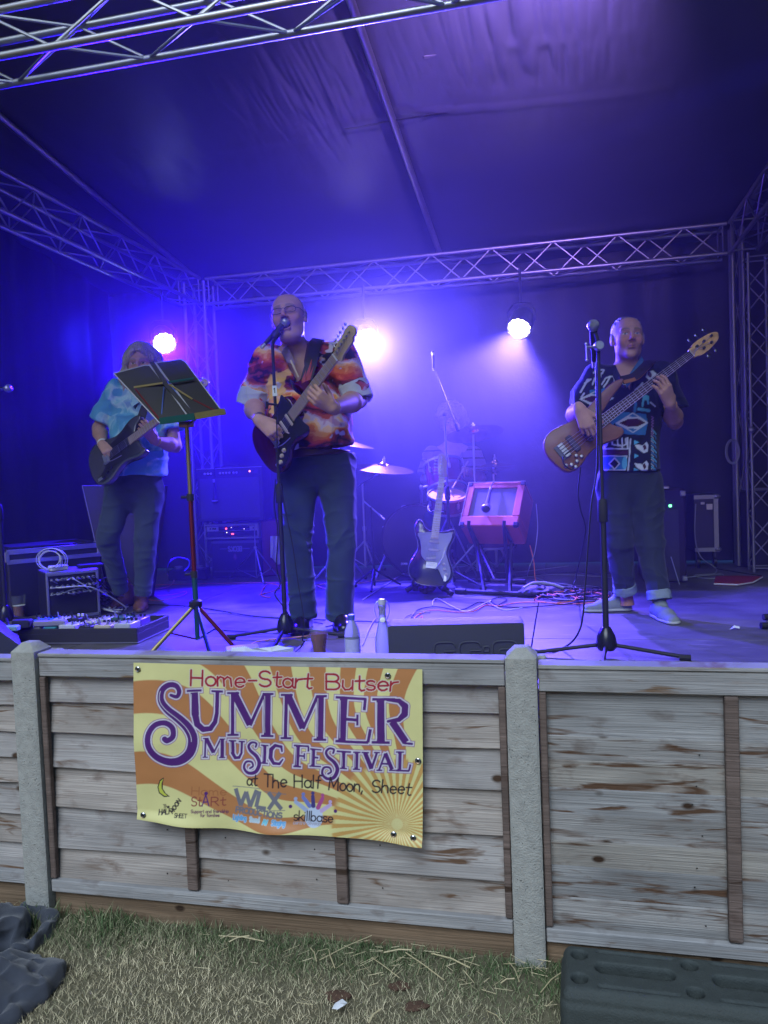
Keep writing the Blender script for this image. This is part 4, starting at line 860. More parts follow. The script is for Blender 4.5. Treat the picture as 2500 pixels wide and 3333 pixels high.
# straw: the long pieces singly, the crumbs as stuff
STR = mat('straw', (.52, .44, .25), .55, noise=.2, nscale=30)
_st = [((1040, 3125), (1210, 3045), 'long straw leaning against the gravel board left of centre'), ((1320, 3100), (1445, 3190), 'bent straw in the right half of the straw heap'), ((1405, 3103), (1530, 3150), 'long straw pointing at the concrete post'), ((1210, 3117), (1300, 3183), 'long flattened straw right below the banner'), ((712, 3046), (860, 3064), 'pale straw by the foot of the fence under the banner centre'), ((745, 3066), (812, 3046), 'short straw crossing another under the banner'), ((1655, 3130), (1690, 3195), 'straw standing beside the right concrete post'), ((1630, 3200), (1675, 3185), 'thick pale straw bit near the right post'), ((1250, 3100), (1340, 3092), 'thin straw lying along the right fence foot'), ((1760, 3230), (1835, 3160), 'straw leaning on the end of the black block'), ((1010, 3085), (1030, 3128), 'straw curl in green grass'), ((1200, 3330), (1240, 3285), 'straw piece near the bottom edge of the picture'), ((1585, 3290), (1640, 3333), 'straw near the bottom right of the lawn'), ((1070, 2960 + 130), (1090, 3150), 'upright straw in the green tuft')]
for k, (a, b, lab) in enumerate(_st):
    pa, pb = FL(a[0], a[1], .03), FL(b[0], b[1], .045); m_ = (pa + pb) / 2 + Vector((.004 * (-1) ** k, 0, .006)); mb = MB(); mb.tube([pa, m_, pb], .0014 + .0005 * (k % 3), 6); solo('straw', mb, STR, lab, 'straw', group='loose straw on the lawn')
def straws():
    r = random.Random(4); mb = MB()
    for i in range(230):
        u = r.gauss(-.25, .45) if i % 3 else r.uniform(-1.9, .3); v = 2.46 - abs(r.gauss(0, .13)); 
        if i % 5 == 0: v = r.uniform(1.5, 2.4)
        if not (-2 < u < .05 or v > 2.37): continue
        a = r.uniform(0, 6.28); L = r.uniform(.012, .06); z = r.uniform(.018, .045); d = Vector((math.cos(a), math.sin(a), r.uniform(-.3, .3))) * L; p = S(u, v, z)
        if v + abs(d.y) > 2.46: continue
        mb.tube([p - d * .5, p + d * .5], r.uniform(.0006, .0013), 4)
    solo('straw_crumbs', mb, STR, 'short pale straw bits scattered along the fence foot', None, kind='stuff', loc=S(-.5, 2.3, 0))
straws()
# dirt patches and scrap
for k, (x, y, w) in enumerate(((1100, 3235, .03), (1300, 3205, .026), (1355, 3270, .028))):
    p = FL(x, y, .02); mb = MB(); rr = random.Random(k); pts = [(math.cos(a) * w * rr.uniform(.7, 1.2) * 1.3, math.sin(a) * w * rr.uniform(.6, 1.1)) for a in np.linspace(0, 6.28, 13)[:-1]]; mb.prism(pts, 0, .008, Matrix.Translation(p - Vector((0, 0, .009))), bev=.003)
    solo('soil_patch', mb, mat('red_soil', (.10, .055, .035), .95, noise=.5, nscale=60, bump=1, bscale=150), ('small bare patch of reddish soil %s' % ('left of the others', 'nearest the fence', 'rightmost, in the lawn')[k]), None, loc=p, kind='stuff')
p = FL(1105, 3278, .035); mb = MB(); mb.add([p + Vector(q) for q in ((-.022, -.006, .0), (-.004, -.016, .004), (.018, -.008, .012), (.024, .008, .006), (.008, .016, .014), (-.014, .012, .004), (0, 0, .012))], [(0, 1, 6), (1, 2, 6), (2, 3, 6), (3, 4, 6), (4, 5, 6), (5, 0, 6)]); solo('paper_scrap', mb, mat('white_paper', (.72, .74, .76), .6), 'small crumpled white scrap on the lawn at the bottom of the picture', 'litter')
# black recycled rubber fence block
def block():
    L, Wd, H = .86, .24, .155; o = S(-.045, 2.13, 0); T = Thing('fence_block', o, 'black recycled rubber fence block with round and slotted holes', 'fence block', None, -YAW - math.radians(1.2)); R = SDF((-.02, -.02, -.01), (L + .02, Wd + .02, H + .02), .004)
    S_ = R
    ax = [S_.lo[i] + S_.h * np.arange(S_.n[i], dtype=np.float32) for i in range(3)]; X, Y, Z = ax[0][:, None, None], ax[1][None, :, None], ax[2][None, None, :]
    def rbox(cx, cy, cz, hx, hy, hz, r): qx, qy, qz = np.abs(X - cx) - hx + r, np.abs(Y - cy) - hy + r, np.abs(Z - cz) - hz + r; return np.sqrt(np.maximum(qx, 0) ** 2 + np.maximum(qy, 0) ** 2 + np.maximum(qz, 0) ** 2) + np.minimum(np.maximum(qx, np.maximum(qy, qz)), 0) - r
    F = rbox(L / 2, Wd / 2, H / 2, L / 2, Wd / 2, H / 2, .03)
    F = np.minimum(F + .007, .05); F = np.minimum(F, rbox(L / 2, Wd / 2, H * .45, L / 2, Wd / 2, H * .38, .03)); F = np.minimum(F, rbox(L / 2, Wd / 2, H / 2, L / 2 - .012, Wd / 2 - .012, H / 2, .02))
    def hole(cx, cy, hx, r, dep):
        q = np.maximum(np.abs(X - cx) - hx, 0); d = np.sqrt(q * q + (Y - cy) ** 2) - r * (1 + .15 * np.clip((Z - H + .01) / .01, 0, 1)) ; return np.maximum(d, (H - dep) - Z)
    for h_ in ((.055, .065, 0, .022, .06), (.055, .175, 0, .022, .06), (.365, .06, 0, .022, .06), (.365, .18, 0, .022, .06), (.21, .125, .085, .024, .07), (.53, .125, .085, .024, .07), (.68, .06, 0, .022, .06), (.68, .18, 0, .022, .06)): F = np.maximum(F, -hole(*h_))
    for a0, a1, y in ((.11, .32, .04), (.43, .62, .04), (.11, .32, .20), (.43, .62, .20)): q = np.maximum(np.abs(X - (a0 + a1) / 2) - (a1 - a0) / 2, 0); F = np.maximum(F, -(np.sqrt(q * q + (Y - y) ** 2 + (Z - H - .002) ** 2) - .007))
    S_.F = F.astype(np.float32); V, Q = S_.extract(); V = relax(V, Q, 1); N = vnormals(V, Q); V = V + N * (.0012 * (fbm(V[:, 0] * 60, V[:, 1] * 60, V[:, 2] * 60) - .5))[:, None]
    T.part('rubber_body', fast_mesh(V, Q, 'rubber_body'), mat('recycled_rubber', (.045, .055, .052), .75, noise=.3, nscale=25, bump=.6, bscale=180))
block()
# dark fabric heap
def cloth_heap(c, r, lab, seed, h):
    T = Thing('fabric_heap', c, lab, 'fabric'); rr = random.Random(seed); S_ = SDF(c - Vector((r[0] + .08, r[1] + .08, .03)), c + Vector((r[0] + .08, r[1] + .08, h + .10)), .006); S_.ell(c + ZV(h * .2), (r[0] * .92, r[1] * .92, h * .75), None, .03)
    for i in range(9):
        a = rr.uniform(0, 6.28); o = c + Vector((rr.uniform(-.5, .5) * r[0], rr.uniform(-.5, .5) * r[1], 0)); R = rr.uniform(.07, .16); a0 = rr.uniform(0, 6.28); pts = []
        for t in np.linspace(0, rr.uniform(1.2, 2.4), 6):
            p = o + Vector((math.cos(a0 + t), math.sin(a0 + t), 0)) * R; d = min(1.0, math.hypot((p.x - c.x) / r[0], (p.y - c.y) / r[1])); p.z = h * .92 * math.sqrt(max(0, 1 - d * d * .9)) ; pts.append(p)
        for p, q in zip(pts[:-1], pts[1:]): S_.cap(p, q, .022, .024, .022)
    S_.plane(c + ZV(.002), (0, 0, -1)); sdf_part(T, 'crumpled_cloth', S_, mat('charcoal_cloth', (.040, .046, .062), .9, noise=.25, nscale=30, bump=.5, bscale=400, sheen=.3), None, folds(.022, 13, seed))
cloth_heap(FL(-52, 3080, 0), (.15, .17), 'upper heap of charcoal fabric against the left concrete post', 3, .10); cloth_heap(FL(-40, 3255, 0), (.165, .12), 'lower heap of charcoal fabric at the bottom left corner', 8, .075)
# ---------------------------------------------------------------- guitars
CHR = mat('chrome', (.42, .42, .45), .42, 1.0)
STEEL = mat('string_steel', (.6, .6, .62), .3, 1.0)
MAPLE = mat('maple_neck', (.36, .27, .15), .4, noise=.08, nscale=6, coat=.3)
ROSEW = mat('rosewood_board', (.035, .022, .016), .5, noise=.2, nscale=20)
BPL = mat('black_plastic', (.014, .014, .016), .35)
WPL = mat('white_plastic', (.62, .64, .60), .35)
STRAT = [(-.150, 0), (-.146, .07), (-.118, .128), (-.06, .158), (0, .153), (.055, .128), (.105, .112), (.155, .118), (.20, .138), (.25, .15), (.30, .142), (.318, .122), (.302, .098), (.272, .082), (.25, .05), (.245, .03), (.245, -.03), (.25, -.055), (.257, -.085), (.272, -.112), (.268, -.132), (.235, -.142), (.19, -.132), (.14, -.113), (.09, -.108), (.04, -.125), (-.015, -.152), (-.075, -.156), (-.125, -.12), (-.147, -.06)]
BASSB = [(-.085, 0), (-.08, .06), (-.05, .105), (0, .125), (.06, .12), (.12, .104), (.18, .098), (.25, .108), (.35, .125), (.44, .134), (.495, .118), (.475, .096), (.39, .074), (.31, .045), (.29, .035), (.29, -.035), (.30, -.06), (.32, -.09), (.31, -.118), (.27, -.124), (.21, -.105), (.15, -.092), (.09, -.096), (.03, -.115), (-.02, -.12), (-.065, -.09)]
LPB = [(x * .92, y * .9) for x, y in [(-.20, 0), (-.195, .07), (-.165, .13), (-.11, .165), (-.05, .165), (.0, .14), (.05, .115), (.10, .108), (.15, .12), (.20, .128), (.245, .115), (.262, .08), (.26, .035), (.255, -.03), (.22, -.045), (.21, -.07), (.225, -.10), (.215, -.125), (.17, -.135), (.12, -.118), (.06, -.112), (.01, -.13), (-.05, -.162), (-.12, -.165), (-.17, -.13), (-.195, -.07)]]
PG = [(.235, .04), (.225, .09), (.215, .125), (.165, .102), (.11, .088), (.06, .080), (.025, .045), (0, -.005), (-.03, -.05), (-.085, -.085), (-.105, -.11), (-.085, -.132), (-.03, -.138), (.04, -.112), (.09, -.095), (.14, -.098), (.19, -.115), (.235, -.122), (.25, -.11), (.238, -.075), (.235, -.035)]
HS = [(0, .021), (.02, .024), (.03, .032), (.10, .040), (.165, .046), (.185, .03), (.188, .005), (.17, -.012), (.15, -.01), (.13, -.024), (.05, -.028), (.02, -.040), (.008, -.024), (0, -.021)]
BHS = [(x * .85, y * .85) for x, y in [(0, .028), (.03, .032), (.06, .045), (.15, .042), (.21, .03), (.235, .012), (.225, -.01), (.20, -.03), (.12, -.045), (.05, -.045), (.02, -.032), (0, -.028)]]
def reach(br, px, py, L, near=True):
    """point on the sight line of a pixel at distance L from br"""
    d = ray(px, py); best = None; ys = np.linspace(br.y - L, br.y + L * .6, 600)
    for Yk in ys:
        p = CAMP + d * (Yk / d.y); e = abs((p - br).length - L); e += 0 if (Yk < br.y) == near else .003
        if best is None or e < best[0]: best = (e, p)
    return best[1]
def guitar(name, label, M, body_m, pg_m, neck_m, board_m, cat='guitar', bass=False, head_m=None, edge=None, pick_m=None, group=None, shape=None):
    T = Thing(name, M.translation, label, cat, group); SL = .864 if bass else .648; x0 = .27 if bass else .245; nf = 24 if bass else 21
    def G(mb): return mb
    outline = [(p.x, p.y) for p in spl([(a, b, 0) for a, b in (shape or (BASSB if bass else STRAT))], 4, True)]
    mb = MB(); mb.prism(outline, -.044, 0, M, bev=.006); T.part('body', mb, body_m, angle=50)
    if edge:
        mb = MB(); pts = [M @ Vector((x, y, -.001)) for x, y in outline]; mb.tube(pts + pts[:1], .0028, 6, caps=False); T.part('edge_highlight', mb, edge)  # pale rim tube added to paint the light glinting along the body edge
    if not bass:
        mb = MB(); mb.prism([(p.x, p.y) for p in spl([(a, b, 0) for a, b in PG], 3, True)], .0, .003, M, bev=.0008); T.part('pickguard', mb, pg_m)
        for i, x in enumerate((.045, .105, .165)):
            mb = MB(); mb.box((x, 0, .006), (.018, .072, .008), M @ Matrix.Rotation(.18 if i == 0 else 0, 4, 'Z'), bev=.003); p = T.part('pickup', mb, pick_m or WPL)
            mb = MB()
            for j in range(6): mb.lathe([(.0025, .0098), (.0026, .0108), (.0001, .0110)], 6, M @ Matrix.Rotation(.18 if i == 0 else 0, 4, 'Z') @ Matrix.Translation((x, -.026 + j * .0104, 0)), caps=False)
            T.part('pole_piece', mb, CHR, parent=p, kind='stuff')
        mb = MB(); mb.box((-.005, 0, .006), (.045, .078, .006), M, bev=.001); p = T.part('bridge', mb, CHR)
        for j in range(6): mb = MB(); mb.box((-.002, -.0275 + j * .011, .011), (.018, .009, .006), M, bev=.001); T.part('saddle', mb, CHR, parent=p)
        for x, y in ((.01, -.085), (-.025, -.095), (-.06, -.112)): mb = MB(); mb.lathe([(.0125, .003), (.012, .008), (.009, .016), (.0001, .0165)], 14, M @ Matrix.Translation((x, y, 0)), caps=False); T.part('knob', mb, pick_m or WPL)
        mb = MB(); mb.box((.075, -.088, .006), (.004, .014, .012), M @ Matrix.Rotation(.5, 4, 'Z')); T.part('selector_switch', mb, pick_m or WPL)
        mb = MB(); mb.box((-.085, -.105, .004), (.05, .022, .004), M @ Matrix.Rotation(0.0, 4, 'Z'), bev=.002); T.part('jack_plate', mb, CHR)
        mb = MB(); mb.tube(spl([M @ Vector(q) for q in ((-.03, -.03, .008), (-.01, -.045, .03), (.06, -.075, .04), (.13, -.085, .038))], 5), .0028, 6); T.part('tremolo_arm', mb, CHR)
    else:
        for x in (.06, .15): mb = MB(); mb.box((x, 0, .007), (.034, .098, .012), M, bev=.005); T.part('pickup', mb, pick_m or BPL)
        mb = MB(); mb.box((-.01, 0, .005), (.055, .085, .006), M, bev=.001); p = T.part('bridge', mb, mat('dark_chrome', (.12, .12, .13), .3, .9))
        for j in range(5): mb = MB(); mb.box((-.002, -.034 + j * .017, .012), (.03, .012, .009), M, bev=.001); T.part('saddle', mb, CHR, parent=p)
        for x, y in ((.05, -.082), (.015, -.088), (-.02, -.085), (.03, -.062), (-.045, -.072), (-.01, -.108)): mb = MB(); mb.lathe([(.0105, .0), (.010, .012), (.007, .016), (.0001, .0165)], 12, M @ Matrix.Translation((x, y, 0)), caps=False); T.part('knob', mb, CHR)
    w0, w1 = (.030, .021) if bass else (.028, .021); xe = .19 if not bass else .24
    mb = MB(); prof = []
    n = 10; vs = []
    for x in (x0 - .06, SL):
        w = lerp(w0, w1, (x - xe) / (SL - xe))
        for k in range(n + 1):
            a = math.pi * k / n; vs.append(M @ Vector((x, w * math.cos(a), .004 - .026 * math.sin(a) * (1 if not bass else .95))))
    mb.add(vs, [(k, k + 1, n + 2 + k, n + 1 + k) for k in range(n)] + [(n, 0, n + 1, 2 * n + 1), tuple(range(n + 1)), tuple(range(2 * n + 1, n, -1))]); T.part('neck', mb, neck_m)
    mb = MB(); mb.add([M @ Vector(p) for p in ((xe, -w0, .004), (xe, w0, .004), (SL, w1, .004), (SL, -w1, .004), (xe, -w0, .0095), (xe, w0, .0095), (SL, w1, .0095), (SL, -w1, .0095))], [(0, 1, 2, 3), (4, 7, 6, 5), (0, 4, 5, 1), (2, 6, 7, 3), (1, 5, 6, 2), (0, 3, 7, 4)]); fb = T.part('fingerboard', mb, board_m, smooth=False)
    for i in range(1, nf + 1):
        x = SL * 2 ** (-i / 12.0); 
        if x < xe + .004: continue
        w = lerp(w0, w1, (x - xe) / (SL - xe)); mb = MB(); mb.box((x, 0, .0102), (.0022, w * 2, .0018), M); T.part('fret', mb, CHR, parent=fb)
    dm = mat('inlay_dark', (.03, .03, .03), .4) if board_m is MAPLE else WPL
    for i in (3, 5, 7, 9, 12, 15, 17):
        x = SL * (2 ** (-i / 12.0) + 2 ** (-(i - 1) / 12.0)) / 2; mb = MB(); mb.lathe([(.0032, .0099), (.0001, .0100)], 8, M @ Matrix.Translation((x, 0, 0)), caps=False); T.part('inlay_dot', mb, dm, parent=fb)
    mb = MB(); mb.box((SL + .001, 0, .0075), (.004, w1 * 2, .009), M); T.part('nut', mb, WPL)
    hm = head_m or neck_m; mb = MB(); HM = M @ Matrix.Translation((SL, 0, 0)) @ Matrix.Rotation(math.radians(8 if bass else 0), 4, 'Y'); mb.prism([(p.x, p.y) for p in spl([(a, b, 0) for a, b in (BHS if bass else HS)], 3, True)], -.012, .004, HM, bev=.001); h = T.part('headstock', mb, hm, angle=50)
    ns = 5 if bass else 6; ends = []
    for i in range(ns):
        if bass: x = (.05, .10, .155, .075, .13)[i]; y = .026 if i < 3 else -.028; sy = 1 if y > 0 else -1
        else: x = .028 + i * .0255; y = .022 + i * .0022; sy = 1
        mb = MB(); mb.lathe([(.005 + .003 * bass, .004), (.004 + .003 * bass, .012), (.0045 + .003 * bass, .016), (.0001, .0165)], 10, HM @ Matrix.Translation((x, y * .55, 0)), caps=False)
        yy = (.036 + .002 * i) if not bass else .045 * sy; mb.tube([HM @ Vector((x, yy * .8, -.006)), HM @ Vector((x, yy + sy * .014, -.006))], .0025 + .001 * bass, 6); mb.sphere((x, yy + sy * .02, -.006), (.008 + .004 * bass, .009 + .004 * bass, .004), 8, HM); T.part('tuner', mb, CHR if not bass else mat('dark_chrome'), parent=h)
        ends.append(HM @ Vector((x, y * .55, .010)))
    mb = MB()
    for i in range(ns):
        yb = -.0275 + i * .011 if not bass else -.034 + i * .017; k = (w1 * .8) / (.0275 if not bass else .034)
        mb.tube([M @ Vector((0, yb, .0145)), M @ Vector((SL, yb * k, .0125)), ends[ns - 1 - i if not bass else i]], .0007 if not bass else .0012, 4)
    T.part('strings', mb, STEEL, kind='stuff')
    return T
# ---------------------------------------------------------------- people
SKIN = mat('skin', attr=True, rough=.62, noise=.10, nscale=30, spec=.4, bump=.12, bscale=220)
CLOTH = mat('cloth_print', attr=True, rough=.8, noise=.05, nscale=60, bump=.25, bscale=500, spec=.2, sheen=.15)
def axes(yaw=0, pitch=0, roll=0, base=0):
    """image right, forward (towards the camera), up; yaw>0 turns the face to image right, pitch>0 lifts the chin, roll>0 leans the crown to image right"""
    R = Matrix.Rotation(math.radians(yaw), 3, 'Z'); X = Vector((1, 0, 0)); Fw = Vector((0, -1, 0)); U = Vector((0, 0, 1))
    X = R @ X; Fw = R @ Fw
    Q = Matrix.Rotation(math.radians(-pitch), 3, X) ; Fw = Q @ Fw; U = Q @ U
    Fw_, U_ = Fw, U
    if Fw_.z < 0 < pitch: Q = Matrix.Rotation(math.radians(2 * pitch), 3, X); Fw_ = Q @ Fw_; U_ = Q @ U_
    Q = Matrix.Rotation(math.radians(roll), 3, -Fw_ * -1); 
    X2 = Matrix.Rotation(math.radians(-roll), 3, -Fw_) @ X; U2 = Matrix.Rotation(math.radians(-roll), 3, -Fw_) @ U_
    if (U2.x > 0) != (roll > 0) and roll: X2 = Matrix.Rotation(math.radians(roll), 3, -Fw_) @ X; U2 = Matrix.Rotation(math.radians(roll), 3, -Fw_) @ U_
    return X2, Fw_, U2
class Head:
    def __init__(s, C, A, k=1.0): s.C = Vector(C); s.A = A; s.k = k
    def p(s, x, y, z): return s.C + (s.A[0] * x + s.A[1] * y + s.A[2] * z) * s.k
    def m(s): a = s.A; return Matrix(((a[0].x, a[1].x, a[2].x), (a[0].y, a[1].y, a[2].y), (a[0].z, a[1].z, a[2].z)))
    def loc(s, V):
        d = (V - np.array(s.C, np.float32)) / s.k; return d @ np.array(s.A[0], np.float32), d @ np.array(s.A[1], np.float32), d @ np.array(s.A[2], np.float32)
def add_head(S_, h, mouth=0.0, fat=1.0, ears=True, frown=False):
    k = h.k; M = h.m().to_4x4(); E = lambda c, r, kk=.015, op='u': S_.ell(h.p(*c), [q * k for q in r], M, kk * k, op)
    Cp = lambda a, b, r, r2=None, kk=.012, op='u': S_.cap(h.p(*a), h.p(*b), r * k, (r2 or r) * k, kk * k, op)
    E((0, -.014, .030), (.079 * (.5 + .5 * fat), .097, .086)); E((0, .018, -.022), (.063 * fat, .074, .082), .03)
    Cp((-.029 * fat, .014, -.072), (.029 * fat, .014, -.072), .033 * fat, kk=.03); E((0, .062, -.097 - .01 * mouth), (.026, .022, .020), .03)
    for s_ in (-1, 1):
        E((s_ * .038 * fat, .060, -.022), (.028, .028, .030), .02); Cp((s_ * .012, .086, .031), (s_ * .044, .072, .031), .011, .009, .012)
        E((s_ * .031, .093, .008), (.016, .013, .0115), .008, 's'); E((s_ * .031, .0735, .0075), (.0145, .0115, .0115), .003)
        Cp((s_ * .020, .0835, .0145), (s_ * .042, .077, .0135), .0028, .002, .003); Cp((s_ * .020, .082, -.001), (s_ * .042, .076, .0), .0025, .002, .003)
        E((s_ * .0125, .101, -.027), (.0085, .009, .0075), .006); E((s_ * .006, .108, -.034), (.0035, .005, .003), .003, 's')
        Cp((s_ * .021, .090, -.030), (s_ * .033, .083, -.056), .0022, .0015, .006, 's')
        if ears:
            E((s_ * .081 * (.6 + .4 * fat), -.010, -.002), (.009, .021, .034), .005); E((s_ * .082 * (.6 + .4 * fat), -.004, .000), (.004, .009, .016), .004, 's'); E((s_ * .077 * (.6 + .4 * fat), .0, -.028), (.006, .009, .010), .006)
    Cp((0, .088, .020), (0, .113, -.019), .0075, .0115, .010); 
    if mouth > 0:
        Cp((-.016, .092, -.047), (.016, .092, -.047), .008, kk=.008); Cp((-.014, .088, -.060 - .022 * mouth), (.014, .088, -.060 - .022 * mouth), .009, kk=.008)
        E((0, .094, -.055 - .010 * mouth), (.019, .035, .006 + .012 * mouth), .005, 's')
    else:
        z = -.056; d = -.008 if frown else .001
        for s_ in (-1, 1):
            Cp((0, .0975, z + .003), (s_ * .022, .087, z + .001 + d), .0058, .0028, .005); Cp((0, .0955, z - .008), (s_ * .020, .086, z - .004 + d), .0062, .003, .005)
            Cp((0, .105, z - .0025), (s_ * .024, .091, z - .0025 + d), .0022, .0018, .003, 's')
    return S_
def add_hand(S_, W, D, B, idx, curls, k=1.0, thumb=(.55, .75, -.35), spread=.06):
    """W wrist, D towards the knuckles, B out of the back of the hand, idx sign of the index side along D x B"""
    W = Vector(W); D = Vector(D).normalized(); B = Vector(B); B = (B - D * B.dot(D)).normalized(); Sd = D.cross(B) * idx
    offs = (.029, .0095, -.0105, -.029); ln = ((.044, .027, .021), (.047, .030, .022), (.044, .028, .021), (.035, .021, .019)); kn = []
    for i in range(4):
        K = W + (D * (.094 - .004 * abs(i - 1) - (.006 if i == 3 else 0)) + Sd * offs[i] + B * (.004 if i in (1, 2) else 0)) * k; kn.append(K)
        S_.cap(W + Sd * offs[i] * .55 * k, K, .0155 * k, .0115 * k, .010 * k)
        a = 0; p = K; dr = D + Sd * (spread * (1.5 - i)) ; dr.normalize(); c = curls[i] if isinstance(curls[0], (tuple, list)) else curls
        for j in range(3):
            a += math.radians(c[j]); v = dr * math.cos(a) - B * math.sin(a); q = p + v * ln[i][j] * k
            S_.cap(p, q, (.0098, .0088, .0080)[j] * k, (.0088, .0080, .0068)[j] * k, .0035 * k); p = q
    S_.ell(W + D * .045 * k - B * .006 * k, (.030 * k, .030 * k, .030 * k), None, .02 * k) if False else None
    S_.cap(W + D * .03 * k, W + D * .07 * k, .022 * k, .022 * k, .014 * k, flat=(B, .72)); S_.cap(W - D * .02 * k, W + D * .02 * k, .024 * k, .023 * k, .012 * k, flat=(B, .78))
    t = W + (D * .022 + Sd * .024) * k; v = (D * thumb[0] + Sd * thumb[1] + B * thumb[2]).normalized(); q = t + v * .040 * k; S_.cap(t, q, .016 * k, .0125 * k, .008 * k)
    v2 = (v + D * .35 - B * .15).normalized(); r = q + v2 * .032 * k; S_.cap(q, r, .0115 * k, .0105 * k, .004 * k); v3 = (v2 + D * .3 - B * .25).normalized(); S_.cap(r, r + v3 * .024 * k, .0105 * k, .0085 * k, .004 * k)
    return kn
def add_arm(S_, sh, el, wr, k=1.0, ru=.05, rf=.044):
    sh, el, wr = Vector(sh), Vector(el), Vector(wr); S_.cap(sh, el, ru * k, .040 * k, .03); m = el.lerp(wr, .3); S_.cap(el, m, .040 * k, rf * k, .02); S_.cap(m, wr, rf * k, .0265 * k, .02)
def skin_col(base, h=None, brow=(.10, .08, .07), eyes='open', hair=None, lip=(.30, .10, .10), mouth=0):
    base = np.array(base, np.float32)
    def f(V):
        n = len(V); c = np.tile(base, (n, 1)); c *= (.9 + .2 * fbm(V[:, 0] * 35, V[:, 1] * 35, V[:, 2] * 35))[:, None]
        if h:
            x, y, z = h.loc(V); ax = np.abs(x); fr = y > .05
            def mix(m, col, a=1.0): m = (np.clip(m, 0, 1) * a)[:, None]; c[:] = c * (1 - m) + np.array(col, np.float32) * m
            mix(np.exp(-((ax - .035) / .022) ** 2 - ((z + .025) / .022) ** 2) * fr, (base[0] * 1.12, base[1] * .72, base[2] * .72), .6)
            mix(np.exp(-(x / .015) ** 2 - ((z + .022) / .014) ** 2) * (y > .09), (base[0] * 1.1, base[1] * .7, base[2] * .7), .6)
            mix(fr * np.exp(-((ax - .031) / .02) ** 2 - ((z + .008) / .008) ** 2), base * np.array((.75, .62, .66)), .9)
            mix(fr * np.exp(-((ax - .031) / .016) ** 2 - ((z - .012) / .010) ** 2), base * np.array((.6, .5, .52)), .6); mix((y > .06) * np.exp(-((ax - .030 + .25 * (z + .045)) / .004) ** 2) * (z < -.025) * (z > -.07), base * .72, .3); mix((y > .02) * (z > .05) * (z < .085) * (np.abs(np.mod(z * 90, 1) - .5) < .12) * (ax < .04), base * .75, .25)  # shade of eye sockets, smile folds and forehead creases painted into skin colour
            zb = .034 - .0045 * ((ax - .03) / .018) ** 2; mix(fr * (ax > .012) * (ax < .052) * (1 - np.abs(z - zb) / .007), brow, 1.0)
            if eyes == 'open':
                e = fr & (np.abs(ax - .031) < .0125) & (np.abs(z - .0068) < .0045 * np.sqrt(np.clip(1 - ((ax - .031) / .0135) ** 2, 0, 1))); mix(e, (.45, .42, .42)); mix(e & (np.abs(ax - .031) < .0055), (.035, .04, .05)); mix(fr * (np.abs(ax - .031) < .014) * (np.abs(z - .0118) < .0016), (.08, .05, .05), .8)
            else: mix(fr * (np.abs(ax - .031) < .014) * (1 - np.abs(z - (.003 + .12 * np.abs(ax - .031))) / .0022), (.07, .04, .04), .9)
            mix((y > .078) * (ax < .023) * (np.abs(z + .058) < (.0095 if not mouth else .008 + .022 * mouth)), lip, .55)
            if mouth: mix((ax < .0185) * (y > .03) * (np.abs(z + .055 + .01 * mouth) < .006 + .011 * mouth) * (y < .088), (.03, .008, .01), 1)
            else: mix((y > .082) * (ax < .023) * (np.abs(z + .0585) < .0018), (.12, .04, .04), .8)
            mix((y > .098) * (np.abs(ax - .006) < .004) * (np.abs(z + .034) < .004), (.05, .02, .02), .6)  # nostril shadow painted as dark spots under the nose
            if hair: m, hc = hair(x, y, z, V); mix(m, hc)
        return c
    return f
def legs_sdf(hipL, hipR, kneeL, kneeR, hemL, hemR, rt=.098, rk=.072, rh=.066, waist=None, wr=(.17, .12), h=.005):
    pts = [Vector(p) for p in (hipL, hipR, kneeL, kneeR, hemL, hemR)]; lo = [min(p[i] for p in pts) - .24 for i in range(3)]; hi = [max(p[i] for p in pts) + .24 for i in range(3)]; lo[2] = min(hemL[2], hemR[2]) - .04
    S_ = SDF(lo, hi, h)
    for a, b, c in ((pts[0], pts[2], pts[4]), (pts[1], pts[3], pts[5])): S_.cap(a, b, rt, rk, .03); S_.cap(b, c, rk, rh, .02, cut=1)
    m = (pts[0] + pts[1]) / 2; S_.ell(m + Vector((0, .01, .04)), (wr[0], wr[1], .13), None, .035)
    if waist: S_.cap(m, waist, wr[0] * .93, wr[0] * .9, .03, flat=((0, 1, 0), wr[1] / wr[0])); S_.plane(waist, (0, 0, 1))
    return S_
